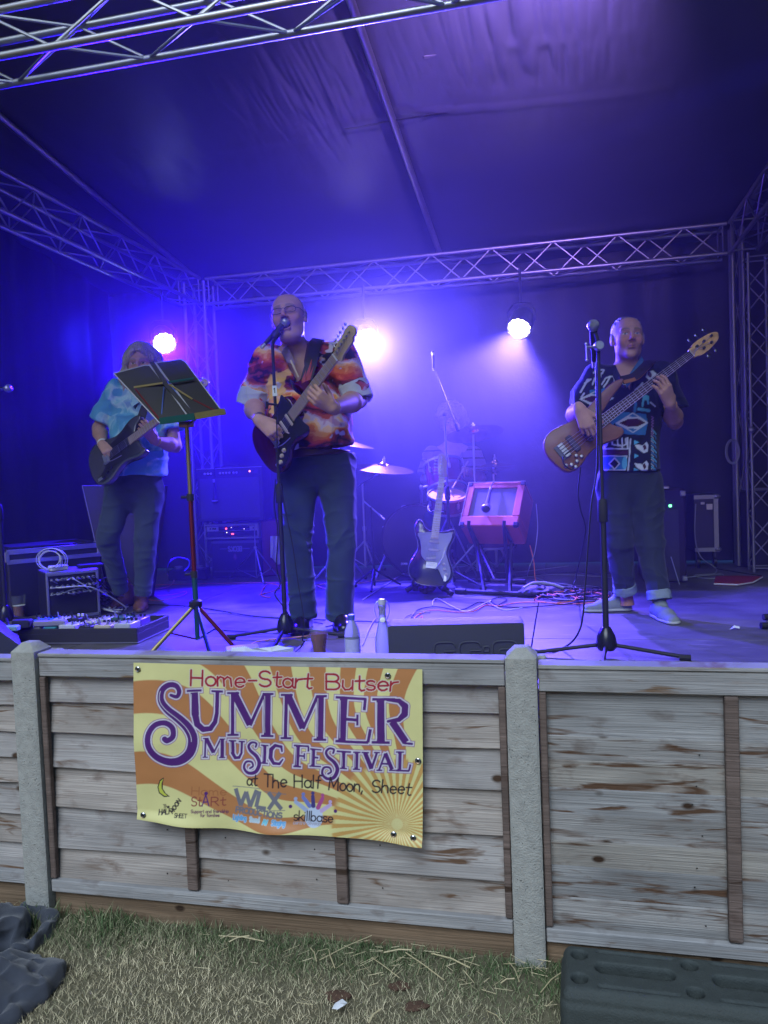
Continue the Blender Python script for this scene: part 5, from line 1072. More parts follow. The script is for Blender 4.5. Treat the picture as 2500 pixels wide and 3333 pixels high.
def shoe(T, heel, toe, m, sole_m, w=.042, hgt=.055, label=None, name='shoe', high=0.0, pointed=.8):
    heel, toe = Vector(heel), Vector(toe); zf = heel.z; d = (toe - heel); d.z = 0; L = d.length; d.normalize(); S_ = SDF([min(heel[i], toe[i]) - .08 for i in range(3)], [max(heel[i], toe[i]) + (.08 if i < 2 else .14 + high) for i in range(3)], .0045)
    a = heel + d * .045 + ZV(hgt * .62); b = heel + d * (L * .62) + ZV(hgt * .42); c = toe - d * w * .6 + ZV(hgt * .30)
    S_.cap(a, b, w * .92, w * 1.02, .02, flat=((0, 0, 1), hgt / w * .8)); S_.cap(b, c, w * 1.0, w * pointed, .02, flat=((0, 0, 1), hgt / w * .55)); S_.cap(a, heel + d * .075 + ZV(hgt * 1.35 + high), w * .8, w * .82, .03)
    if high: S_.cap(heel + d * .06 + ZV(hgt), heel + d * .055 + ZV(hgt + high), w * .85, w * .95, .02, cut=1)
    S_.plane(heel + ZV(.010), (0, 0, -1)); s = sdf_part(T, name, S_, m, label=label)
    S2 = SDF([min(heel[i], toe[i]) - .08 for i in range(3)], [max(heel[i], toe[i]) + .08 for i in range(3)], .004); e = .003
    S2.cap(heel + d * .042 + ZV(.010), heel + d * L * .62 + ZV(.010), w * .93 + e, w * 1.03 + e, .012); S2.cap(heel + d * L * .62 + ZV(.010), toe - d * w * .6 + ZV(.010), w * 1.0 + e, w * pointed + e, .012); S2.plane(heel + ZV(.018), (0, 0, 1)); S2.plane(heel + ZV(.0005), (0, 0, -1))
    sdf_part(T, 'sole', S2, sole_m, parent=s)
def flap(T, name, pts, th, m, nrm, parent=None):
    """thin cloth piece from a polygon of points"""
    mb = MB(); n = len(pts); nrm = Vector(nrm).normalized() * th; mb.add([Vector(p) for p in pts] + [Vector(p) + nrm for p in pts], [tuple(range(n)), tuple(range(2 * n - 1, n - 1, -1))] + [(k, k + n, (k + 1) % n + n, (k + 1) % n) for k in range(n)]); return T.part(name, mb, m, parent)

# ---- the singer ---------------------------------------------------------------------------
_br = P(897, 1428, 4.10); _nut = reach(_br, 1093, 1163, .648); GM_S = frame(_br, _nut - _br, (-.3, -1, .1))
def neck_pt(M, t, y=0, z=0): return M @ Vector((t, y, z))
def singer():
    fh = GM_S @ Vector((.43, -.055, .030))
    Y = 4.34; q = lambda x, y, d=0.0: P(x, y, Y + d); T = Thing('person', S(-1.32, 4.12, STAGE), 'heavy balding singer in glasses and a sunset print shirt playing guitar at the microphone', 'person')
    A = axes(-7, 6, -7); h = Head(q(939, 1034, -.07), A, 1.13); sh = (q(868, 1172, .01), q(1108, 1158, .03)); el = (q(822, 1318, .03), q(1168, 1302, -.01)); wr = (q(884, 1392, -.20), q(1090, 1296, -.29))
    hip = (q(975, 1500, .03), q(1092, 1498, .03)); kn = (q(968, 1762, -.02), q(1112, 1764, .0)); hem = (q(988, 2012, .0), q(1102, 2016, .02))
    S_ = SDF(q(740, 2080, -.5).to_tuple()[:2] + (STAGE + .02,), tuple(q(1240, 930, .35)), .0042) if False else None
    lo = (q(745, 1500).x, Y - .60, q(950, 1560).z); hi = (q(1245, 1000).x, Y + .28, q(940, 930).z); B_ = SDF(lo, hi, .0042)
    add_head(B_, h, .9, 1.08); nb = q(962, 1165, .03); B_.cap(h.p(0, -.03, -.05), nb, .066, .075, .03); B_.ell(h.p(0, .030, -.108), (.058, .052, .035), h.m().to_4x4(), .03); B_.ell(q(985, 1230, .02), (.17, .11, .20), None, .04); B_.ell(q(1000, 1390, -.01), (.175, .145, .19), None, .05)
    B_.cap(nb, sh[0], .06, .055, .04); B_.cap(nb, sh[1], .06, .055, .04)
    wr = (GM_S @ Vector((.035, .105, .055)), fh + Vector((.075, .055, -.055)))
    for i in (0, 1): add_arm(B_, sh[i], el[i], wr[i], 1.12, .052, .050)
    add_hand(B_, wr[0], (GM_S @ Vector((.06, .0, .035))) - wr[0], (-.25, -.85, .35), -1, ((35, 55, 30), (45, 60, 30), (50, 60, 30), (50, 55, 30)), 1.08, thumb=(.8, .45, -.35))
    wr = (wr[0], fh + Vector((.075, .055, -.055)))
    add_hand(B_, wr[1], fh - wr[1], (.35, -.75, -.55), 1, ((48, 62, 40), (42, 62, 40), (40, 60, 38), (36, 55, 35)), 1.08, thumb=(.5, .4, -.9))
    def hair(x, y, z, V):
        m = ((z > -.02) & (y < .02) & (np.abs(x) > .04) & (z < .075)) | ((y < -.05) & (z < .09)); n = fbm(V[:, 0] * 90, V[:, 1] * 90, V[:, 2] * 90); return sstep(.2, .5, n) * m * .8, (.09, .075, .07)
    body = sdf_part(T, 'body', B_, SKIN, skin_col((.43, .25, .19), h, (.20, .15, .12), 'closed', hair, mouth=.9))
    # shirt
    C_ = SDF((q(770, 1500).x, Y - .34, q(950, 1500).z), (q(1225, 1000).x, Y + .32, q(960, 1070).z), .005); n2 = nb - ZV(.01)
    C_.cap(n2 + Vector((0, .02, 0)), sh[0] + ZV(.0), .075, .082, .05); C_.cap(n2 + Vector((0, .02, 0)), sh[1], .075, .085, .05); C_.ell(q(985, 1245, .02), (.215, .150, .22), None, .06); C_.ell(q(1003, 1385, -.02), (.235, .20, .21), None, .06)
    C_.cap(q(1008, 1400, .0), q(1022, 1500, .0), .232, .222, .05, flat=((0, 1, 0), .82))
    for i in (0, 1): C_.cap(sh[i], sh[i].lerp(el[i], .93), .082, .083, .03, cut=1)
    C_.plane(q(1010, 1458, 0), (.08, 0, -1)); vx, vz = q(968, 1200).x, q(975, 1250, -.15).z
    sl, X, YY, Z = C_._sub((q(900, 1200).x, Y - .4, vz - .02), (q(1060, 1200).x, Y + .12, q(960, 1080).z)); w = (Z - vz) * .42; d = np.maximum(np.abs(X - vx - .01) - w, YY - (Y + .02)) + 0 * Z; C_._merge(sl, d, .006, 's')
    C_.cap(h.p(0, -.03, -.05), nb - ZV(.02), .078, .088, .008, 's')
    def col(V):
        x, y, z = V[:, 0], V[:, 1], V[:, 2]; w = fbm(x * 6, y * 6, z * 9, 4); w2 = fbm(x * 17 + 3, y * 17, z * 24, 3)
        t = np.mod(z * 5.2 + x * .8 + 1.5 * w + .4 * w2, 1.0); t = (np.floor(t * 11) + sstep(.4, .6, np.mod(t * 11, 1))) / 11; K = [0, .10, .16, .30, .42, .52, .60, .68, .80, .90, 1]
        CC = np.array([(.03, .008, .02), (.16, .02, .03), (.34, .03, .03), (.50, .07, .03), (.66, .22, .05), (.74, .42, .14), (.62, .50, .54), (.42, .34, .52), (.40, .07, .08), (.22, .03, .04), (.03, .008, .02)])
        c = np.stack([np.interp(t, K, CC[:, i]) for i in range(3)], 1); n = fbm(x * 7 + 20, y * 7, z * 10, 4); m = sstep(.62, .64, n)[:, None]; c = c * (1 - m) + np.array((.012, .008, .02)) * m
        n = fbm(x * 9 + 40, y * 9, z * 16, 3); m = (sstep(.60, .63, n) * (x < q(960, 1300).x))[:, None]; c = c * (1 - m) + np.array((.70, .42, .10)) * m; n = fbm(x * 11 + 60, y * 9, z * 15, 3); m = sstep(.66, .68, n)[:, None]; return c * (1 - m) + np.array((.50, .47, .60)) * m
    shirt = sdf_part(T, 'shirt', C_, CLOTH, col, folds(.018, 9, 2))
    CL = mat('pale_lining', (.42, .44, .50), .8, noise=.1, nscale=40, bump=.3, bscale=90)
    for i in (0, 1):
        R_ = SDF([min(sh[i][j], el[i][j]) - .14 for j in range(3)], [max(sh[i][j], el[i][j]) + .14 for j in range(3)], .005); a = sh[i].lerp(el[i], .66); b = sh[i].lerp(el[i], 1.04); R_.cap(a, b, .095, .091, .008, cut=2); R_.cap(a.lerp(b, -1), a.lerp(b, 2), .072, .068, .004, 's'); sdf_part(T, 'rolled_sleeve', R_, CL, None, folds(.008, 16, 5 + i), parent=shirt)
    LM = mat('collar_lilac', (.20, .14, .24), .8, noise=.6, nscale=30)
    flap(T, 'collar', [q(925, 1130, -.04), q(938, 1126, -.09), q(948, 1150, -.14), q(962, 1188, -.175), q(936, 1180, -.155), q(916, 1150, -.10)], .006, LM, (0, -1, 0), shirt); flap(T, 'collar', [q(1012, 1105, -.03), q(1030, 1112, -.05), q(1020, 1165, -.13), q(992, 1215, -.18), q(990, 1175, -.15), q(1000, 1120, -.08)], .006, mat('collar_dark', (.04, .015, .04), .8), (0, -1, 0), shirt)
    mb = MB(); mb.ribbon([q(946, 1172, -.175), q(958, 1198, -.19), q(972, 1228, -.197)], .009, .003, (0, -1, .2)); T.part('placket', mb, mat('placket_cream', (.5, .42, .30), .8), shirt)
    # jeans, belt
    DN = mat('dark_denim', (.022, .040, .072), .85, noise=.25, nscale=12, bump=.3, bscale=400, sheen=.1)
    J = legs_sdf(hip[0], hip[1], kn[0], kn[1], hem[0], hem[1], .118, .082, .080, q(1025, 1478, .02), (.190, .150)); tr = sdf_part(T, 'jeans', J, DN, None, folds(.010, 12, 9))
    Bt = SDF(q(900, 1510, -.3), q(1170, 1430, .3), .005); Bt.cap(q(1025, 1510, .02), q(1025, 1450, .02), .203, .200, .01, flat=((0, 1, 0), .80)); Bt.plane(q(1025, 1462, 0), (.06, 0, 1)); Bt.plane(q(1025, 1486, 0), (.06, 0, -1)); sdf_part(T, 'belt', Bt, mat('brown_leather_belt', (.035, .014, .012), .5), parent=tr)
    zz = lambda p: Vector((p.x, p.y, STAGE)); SM = mat('black_shoe_leather', (.010, .009, .011), .28, coat=.4); SO = mat('black_sole', (.012, .012, .012), .7)
    shoe(T, zz(hem[0]) + Vector((.01, .07, .002)), zz(hem[0]) + Vector((-.02, -.19, .002)), SM, SO, .047, .075); shoe(T, zz(hem[1]) + Vector((0, .07, .002)), zz(hem[1]) + Vector((.045, -.18, .002)), SM, SO, .047, .075)
    # glasses, watch, bracelet
    GM = mat('dark_spectacle_frame', (.02, .02, .022), .35, .6); g = Thing('glasses', h.p(0, .1, .01), 'thin dark rimmed glasses worn by the singer', 'glasses')
    for s_ in (-1, 1):
        cx = s_ * .033; pts = [h.p(cx + .0255 * math.copysign(abs(math.cos(a)) ** .6, math.cos(a)), .098 - .008 * abs(math.cos(a)) * (math.cos(a) * s_ > 0), .006 + .0135 * math.copysign(abs(math.sin(a)) ** .6, math.sin(a))) for a in np.linspace(0, 2 * math.pi, 22)]; mb = MB(); mb.tube(pts, .0021, 6, caps=False); T_ = g.part('rim', mb, GM)
        mb = MB(); mb.tube([h.p(s_ * .057, .092, .012), h.p(s_ * .074, .07, .012), h.p(s_ * .084, .0, .010), h.p(s_ * .083, -.015, -.002)], .0020, 6); g.part('temple', mb, GM)
    mb = MB(); mb.tube([h.p(-.0095, .100, .012), h.p(0, .104, .015), h.p(.0095, .100, .012)], .0013, 6); g.part('nose_bridge', mb, GM)
    def wristband(T2, name, p, ax, r, w, m, n=14, wob=0):
        x, y, z = basis(ax); M = Matrix(((x.x, y.x, z.x, p.x), (x.y, y.y, z.y, p.y), (x.z, y.z, z.z, p.z), (0, 0, 0, 1))); mb = MB(); mb.lathe([(r, -w / 2), (r + .002, 0), (r, w / 2), (r - .003, 0), (r, -w / 2)], n, M, caps=False); return solo(name, mb, m, T2[0], T2[1], loc=p)
    d = (wr[1] - el[1]).normalized(); wristband(('yellow beaded bracelet on the singer\'s fretting wrist', 'bracelet'), 'bracelet', wr[1] - d * .02, d, .037, .012, mat('yellow_beads', (.55, .42, .10), .5))
    d = (wr[0] - el[0]).normalized(); wristband(('dark watch strap on the singer\'s picking wrist', 'watch'), 'wrist_watch', wr[0] - d * .03, d, .038, .024, BPL)
    # guitar and strap
    M = GM_S
    guitar('electric_guitar', 'dark red electric guitar with pale maple neck and black pickguard, played by the singer', M, mat('dark_red_lacquer', (.045, .006, .012), .25, noise=.1, coat=.6), BPL, MAPLE, MAPLE, pick_m=mat('cream_plastic', (.5, .42, .3), .4), shape=LPB)
    mb = MB(); st = spl([sh[1] + Vector((-.06, .12, .02)), q(1040, 1106, .04), q(1028, 1118, -.06), q(1016, 1170, -.17), q(1000, 1225, -.205), q(985, 1275, -.225), M @ Vector((.30, .12, -.02))], 6); mb.ribbon(st, .062, .004, [Vector((0, .2, 1))] * 5 + [Vector((.1, -.6, .9))] * 5 + [Vector((.1, -1, .3))] * (len(st) - 10)); G = Thing('guitar_strap', st[8], 'black guitar strap with red flames over the singer\'s shoulder', 'guitar strap'); G.part('webbing', mb, mat('strap_black', (.014, .012, .02), .6))
    RF = mat('flame_red', (.30, .03, .035), .55); pr = lambda u, t: (lambda i, f: st[i].lerp(st[i + 1], f))(min(len(st) - 2, int(t * (len(st) - 1))), t * (len(st) - 1) - min(len(st) - 2, int(t * (len(st) - 1)))) + Vector((u, -.0055, .0))
    mb = MB(); fl = [(-.026, .98), (-.024, .70), (-.016, .60), (-.010, .68), (-.004, .52), (.000, .40), (.006, .56), (.010, .66), (.018, .56), (.022, .70), (.026, .98)]
    for a, b in zip(fl[:-1], fl[1:]):
        ta, tb = a[1], b[1]; N = 5
        for k in range(N):
            f0, f1 = k / N, (k + 1) / N; mb.add([pr(a[0], lerp(ta, .98, f0)), pr(b[0], lerp(tb, .98, f0)), pr(b[0], lerp(tb, .98, f1)), pr(a[0], lerp(ta, .98, f1))], [(0, 1, 2, 3)])
    G.part('flame', mb, RF); mb = MB(); pb = pr(0, .80); mb.lathe([(.011, 0), (.010, .003), (.0001, .004)], 14, Matrix.Translation(pb + Vector((0, -.002, 0))) @ Matrix.Rotation(math.radians(90), 4, 'X'), caps=False); G.part('badge', mb, CHR)
    return T
singer()

# ---- the guitarist on the left --------------------------------------------------------------
def left_player():
    Y = 5.12; q = lambda x, y, d=0.0: P(x, y, Y + d); T = Thing('person', S(-2.90, 4.60, STAGE), 'long haired guitarist in a pale blue cloud print shirt behind the music stand', 'person')
    h = Head(q(461, 1186, -.04), axes(4, -8, -3), 1.06); sh = (q(376, 1276, .02), q(543, 1282, .02)); el = (q(322, 1395, .02), q(570, 1452, -.02)); wr = (q(335, 1448, -.20), q(502, 1432, -.22)); hip = (q(392, 1590, .02), q(488, 1592, .02)); kn = (q(350, 1748, -.06), q(475, 1752, -.04)); hem = (q(393, 1925, .10), q(465, 1940, -.06))
    B_ = SDF((q(255, 1400).x, Y - .48, q(400, 1640).z), (q(630, 1400).x, Y + .26, q(450, 1090).z), .0045); add_head(B_, h, 0, 1.0); nb = q(455, 1268, .03); B_.cap(h.p(0, -.03, -.05), nb, .055, .06, .03); B_.ell(q(455, 1350, .02), (.155, .10, .19), None, .04); B_.ell(q(445, 1500, .0), (.15, .11, .17), None, .05); B_.cap(nb, sh[0], .05, .05, .04); B_.cap(nb, sh[1], .05, .05, .04)
    for i in (0, 1): add_arm(B_, sh[i], el[i], wr[i], 1.02, .048, .044)
    add_hand(B_, wr[0], q(362, 1478, -.28) - wr[0], (.2, -.85, .4), -1, ((40, 50, 30), (45, 55, 30), (50, 55, 30), (55, 50, 30)), 1.0, thumb=(.8, .4, -.4)); add_hand(B_, wr[1], q(472, 1392, -.30) - wr[1], (.35, -.85, -.1), 1, ((35, 60, 40), (35, 62, 42), (38, 60, 40), (40, 55, 40)), 1.0, thumb=(.5, .4, -.9))
    sdf_part(T, 'body', B_, SKIN, skin_col((.42, .25, .19), h, (.22, .2, .19)))
    H_ = SDF((h.C.x - .20, h.C.y - .16, h.C.z - .34), (h.C.x + .20, h.C.y + .24, h.C.z + .17), .005); Mh = h.m().to_4x4(); H_.ell(h.p(0, -.022, .045), (.098, .112, .103), Mh, .02)
    for s_ in (-1, 1):
        H_.cap(h.p(s_ * .070, -.01, .04), h.p(s_ * .098, -.005, -.07), .040, .046, .03); H_.cap(h.p(s_ * .098, -.005, -.07), h.p(s_ * .105, .01, -.20), .046, .026, .03); H_.cap(h.p(s_ * .05, -.07, .02), h.p(s_ * .07, -.08, -.17), .07, .045, .04); H_.cap(h.p(s_ * .025, .065, .085), h.p(s_ * .075, .045, .03), .022, .022, .02)
    H_.ell(h.p(0, .108, -.012), (.062, .075, .102), Mh, .015, 's')
    def hd(V): x, y, z = h.loc(V); a = np.arctan2(x, y - .0); return .0055 * (np.sin(a * 38 + 5 * fbm(x * 20, y * 20, z * 8)) + .7 * np.sin(a * 71 + z * 30)) - .006 * vnoise(x * 60, y * 60, z * 12)
    def hc(V): x, y, z = h.loc(V); a = np.arctan2(x, y); t = (.75 + .5 * vnoise(a * 14, z * 6, 0 * a))[:, None]; return np.array((.34, .29, .25)) * t
    sdf_part(T, 'hair', H_, mat('hair', attr=True, rough=.5, spec=.4, bump=.3, bscale=160, stretch=(1, 1, .15)), hc, hd)
    C_ = SDF((q(280, 1400).x, Y - .28, q(400, 1580).z), (q(620, 1400).x, Y + .28, q(450, 1225).z), .005)
    C_.cap(nb + Vector((0, .02, -.02)), sh[0], .07, .075, .05); C_.cap(nb + Vector((0, .02, -.02)), sh[1], .07, .075, .05); C_.ell(q(457, 1360, .02), (.19, .135, .22), None, .06); C_.cap(q(453, 1420, .01), q(450, 1560, .01), .180, .190, .05, flat=((0, 1, 0), .78))
    for i in (0, 1): C_.cap(sh[i], sh[i].lerp(el[i], .80 if i == 0 else .68), .072, .082, .03, cut=1)
    C_.plane(q(452, 1548, 0), (-.03, 0, -1)); C_.cap(h.p(0, -.03, -.05), nb - ZV(.01), .066, .07, .008, 's'); vz = q(455, 1335, -.13).z; sl, X, YY, Z = C_._sub((q(400, 1400).x, Y - .4, vz - .02), (q(500, 1400).x, Y + .1, q(450, 1240).z)); C_._merge(sl, np.maximum(np.abs(X - q(458, 1300).x) - (Z - vz) * .30, YY - (Y + .02)) + 0 * Z, .006, 's')
    def col(V):
        x, y, z = V[:, 0], V[:, 1], V[:, 2]; w = fbm(x * 6, y * 6, z * 6); n = fbm(x * 11 + w * 3, y * 11, z * 11 + w * 3, 3); c = np.stack([np.interp(n, [.3, .42, .47, .54, .60, .7], k) for k in ((.10, .12, .20, .36, .42, .22), (.38, .40, .48, .60, .62, .40), (.55, .60, .66, .70, .72, .62))], 1); m = sstep(.62, .64, vnoise(x * 17, y * 17, z * 17))[:, None]; return c * (1 - m) + np.array((.10, .34, .56)) * m
    shirt = sdf_part(T, 'shirt', C_, CLOTH, col, folds(.017, 10, 14)); PB = mat('pale_blue_cotton', (.30, .52, .62), .8, noise=.2, nscale=20)
    flap(T, 'collar', [q(428, 1262, -.02), q(440, 1264, -.07), q(452, 1310, -.12), q(430, 1325, -.125), q(418, 1285, -.07)], .006, PB, (0, -1, 0), shirt); flap(T, 'collar', [q(482, 1262, -.02), q(472, 1264, -.07), q(462, 1312, -.12), q(482, 1325, -.125), q(494, 1288, -.07)], .006, PB, (0, -1, 0), shirt)
    DN = mat('teal_grey_trousers', (.026, .043, .060), .85, noise=.25, nscale=12, bump=.3, bscale=400, sheen=.1); J = legs_sdf(hip[0], hip[1], kn[0], kn[1], hem[0], hem[1], .100, .074, .052, q(440, 1535, .01), (.172, .125)); sdf_part(T, 'trousers', J, DN, None, folds(.010, 12, 29))
    BM = mat('brown_boot_leather', (.13, .055, .03), .45, noise=.25, nscale=25, bump=.3, bscale=80); SO = mat('brown_sole', (.05, .03, .02), .7); z = lambda p: Vector((p.x, p.y, STAGE + .002))
    hl = FL(432, 1968); tl = FL(300, 2006); shoe(T, z(hl), z(hl + (tl - hl).normalized() * .30), BM, SO, .043, .06, high=.09, name='boot', pointed=.35); hr = FL(462, 1975); tr_ = FL(448, 2022); shoe(T, z(hr), z(hr + (tr_ - hr).normalized() * .29), BM, SO, .046, .06, high=.09, name='boot', pointed=.6)
    for i, (p, e, lab, nm, m) in enumerate(((wr[0], el[0], 'white watch on the left guitarist\'s picking wrist', 'wrist_watch', WPL), (wr[1], el[1], 'brown and yellow bracelet on the left guitarist\'s fretting wrist', 'bracelet', mat('yellow_beads')))):
        d = (p - e).normalized(); x, y, zz = basis(d); c = p - d * .025; M = Matrix(((x.x, y.x, zz.x, c.x), (x.y, y.y, zz.y, c.y), (x.z, y.z, zz.z, c.z), (0, 0, 0, 1))); mb = MB(); mb.lathe([(.030, -.01), (.035, 0), (.030, .01), (.028, 0), (.030, -.01)], 14, M, caps=False); solo(nm, mb, m, lab, nm.split('_')[-1], loc=c)
    O = P(350, 1492, 4.86); nut = reach(O, 603, 1302, .648); M = frame(O, nut - O, (.0, -.85, .52))
    guitar('electric_guitar', 'dark grey electric guitar with black pickguard held by the left guitarist', M, mat('grey_lacquer', (.075, .075, .08), .25, .3, coat=.5), BPL, MAPLE, MAPLE, pick_m=BPL)
    mb = MB(); st = spl([M @ Vector((.30, .13, -.02)), q(450, 1400, -.18), q(470, 1330, -.15), q(505, 1275, -.04), q(512, 1268, .06)], 6); mb.ribbon(st, .05, .004, (.2, -1, .3)); solo('guitar_strap', mb, mat('strap_black'), 'dark strap of the left guitarist\'s guitar', 'guitar strap')
    return T
left_player()

# ---- the bass player ------------------------------------------------------------------------
def bass_shirt_art():
    A = Art(150, 440, 1000, 1440, 2.0, (.008, .010, .028)); B, Cy, W, Mr = (.03, .16, .36), (.10, .42, .56), (.52, .58, .62), (.05, .012, .03); K = (.006, .006, .015)
    def out(p, col, w=5, oc=K): A.poly(p, col); A.stroke(p + [p[0]], w, oc)
    def eye(cx, cy, a, b):
        out([(cx - a, cy), (cx, cy - b), (cx + a, cy), (cx, cy + b)], B, 4, W); A.poly([(cx - a * .95, cy), (cx - a * .3, cy - b * .62), (cx + a * .4, cy - b * .6), (cx + a * .95, cy), (cx + a * .3, cy + b * .62), (cx - a * .4, cy + b * .6)], W); A.poly([(cx - a * .85, cy), (cx - a * .25, cy - b * .42), (cx + a * .35, cy - b * .40), (cx + a * .85, cy), (cx + a * .25, cy + b * .42), (cx - a * .35, cy + b * .40)], Mr)
    out([(440, 1000), (540, 920), (720, 940), (735, 1010), (715, 1110), (450, 1095)], B, 4); eye(615, 1010, 115, 75); A.poly([(468, 1045), (490, 1010), (514, 1050), (492, 1092)], K); A.disc(448, 1060, 14, 45, Cy)
    out([(310, 740), (400, 735), (470, 700), (490, 760), (450, 850), (350, 905), (310, 880)], B, 4); eye(360, 815, 120, 60); A.poly([(425, 725), (450, 690), (475, 740), (445, 790)], Mr)
    A.poly([(360, 1165), (410, 1150), (410, 1340), (360, 1345)], B); A.stroke([(372, 1200), (405, 1240), (372, 1300), (400, 1345)], 5, W)
    A.poly([(395, 1218), (580, 1222), (582, 1258), (392, 1252)], Mr); A.stroke([(420, 1205), (440, 1180), (450, 1130)], 7, W); A.stroke([(425, 1205), (580, 1212)], 5, W); A.stroke([(575, 1125), (577, 1205)], 5, W)
    for x in (480, 515, 545, 570): A.stroke([(x - 6, 1130), (x - 4, 1175), (540, 1190), (540, 1208)], 5, W)
    out([(410, 1262), (570, 1268), (560, 1376), (400, 1372)], B, 4, W); out([(488, 1280), (520, 1325), (490, 1368), (455, 1325)], K, 4, W); A.disc(555, 1320, 18, 48, Cy); A.disc(425, 1320, 16, 46, B)
    A.stroke([(598, 1135), (588, 1260), (580, 1385)], 5, W)
    for y in (1180, 1325): out([(618, y - 10), (690, y), (725, y - 30), (745, y), (738, y + 55), (700, y + 70), (640, y + 30)], W, 4); A.poly([(690, y + 10), (712, y - 5), (724, y + 25), (705, y + 45)], Mr)
    for y in (1160, 1265, 1375): out([(620, y - 22), (670, y), (622, y + 24)], Cy, 3)
    out([(508, 690), (530, 650), (575, 640), (605, 665), (600, 730), (515, 730)], (.45, .55, .58), 4); A.disc(550, 722, 26, 12, Mr); A.poly([(540, 600), (620, 570), (625, 650), (560, 630)], B)
    for p in ([(335, 700), (350, 650), (390, 630), (380, 680), (355, 730)], [(405, 700), (430, 655), (470, 640), (440, 690), (420, 720)], [(470, 640), (500, 640), (498, 690)]): A.stroke(p, 6, W)
    for p in ([(340, 610), (380, 590), (420, 590), (400, 620), (360, 622)], [(640, 500), (625, 560), (590, 600)], [(660, 520), (640, 570)], [(245, 760), (280, 700), (300, 660)], [(250, 800), (270, 770)], [(280, 690), (320, 660)]): A.stroke(p, 7, (.42, .45, .55))
    out([(730, 650), (760, 600), (810, 585), (840, 620), (800, 660), (770, 690)], W, 4); A.disc(775, 625, 18, 26, Mr)
    A.poly([(690, 810), (720, 790), (750, 800), (745, 840), (705, 835)], Cy); A.stroke([(700, 830), (690, 880)], 9, Cy); A.stroke([(735, 830), (740, 860)], 9, Cy); A.stroke([(640, 860), (630, 920)], 10, B); A.stroke([(660, 905), (745, 915)], 12, Cy)
    for y, x in ((690, 885), (720, 900), (810, 935), (870, 945), (900, 930)): A.stroke([(x, y), (x + 25, y + 45)], 10, Cy); A.stroke([(x - 20, y + 20), (x - 10, y + 60)], 6, W)
    for i in range(9): y = 1060 + i * 36; A.stroke([(770, y), (800 + 12 * (i % 2), y + 20), (815, y + 34)], 6, B if i % 2 else Cy); A.stroke([(765, y + 14), (790, y + 32)], 3, W)
    for i in range(7): y = 960 + i * 22; A.stroke([(765, y), (785, y + 10), (770, y + 16)], 4, (.25, .12, .25))
    A.stroke([(605, 1130), (740, 1140)], 4, K); A.stroke([(700, 700), (640, 760)], 8, W); A.stroke([(760, 850), (800, 880)], 6, W)
    return A
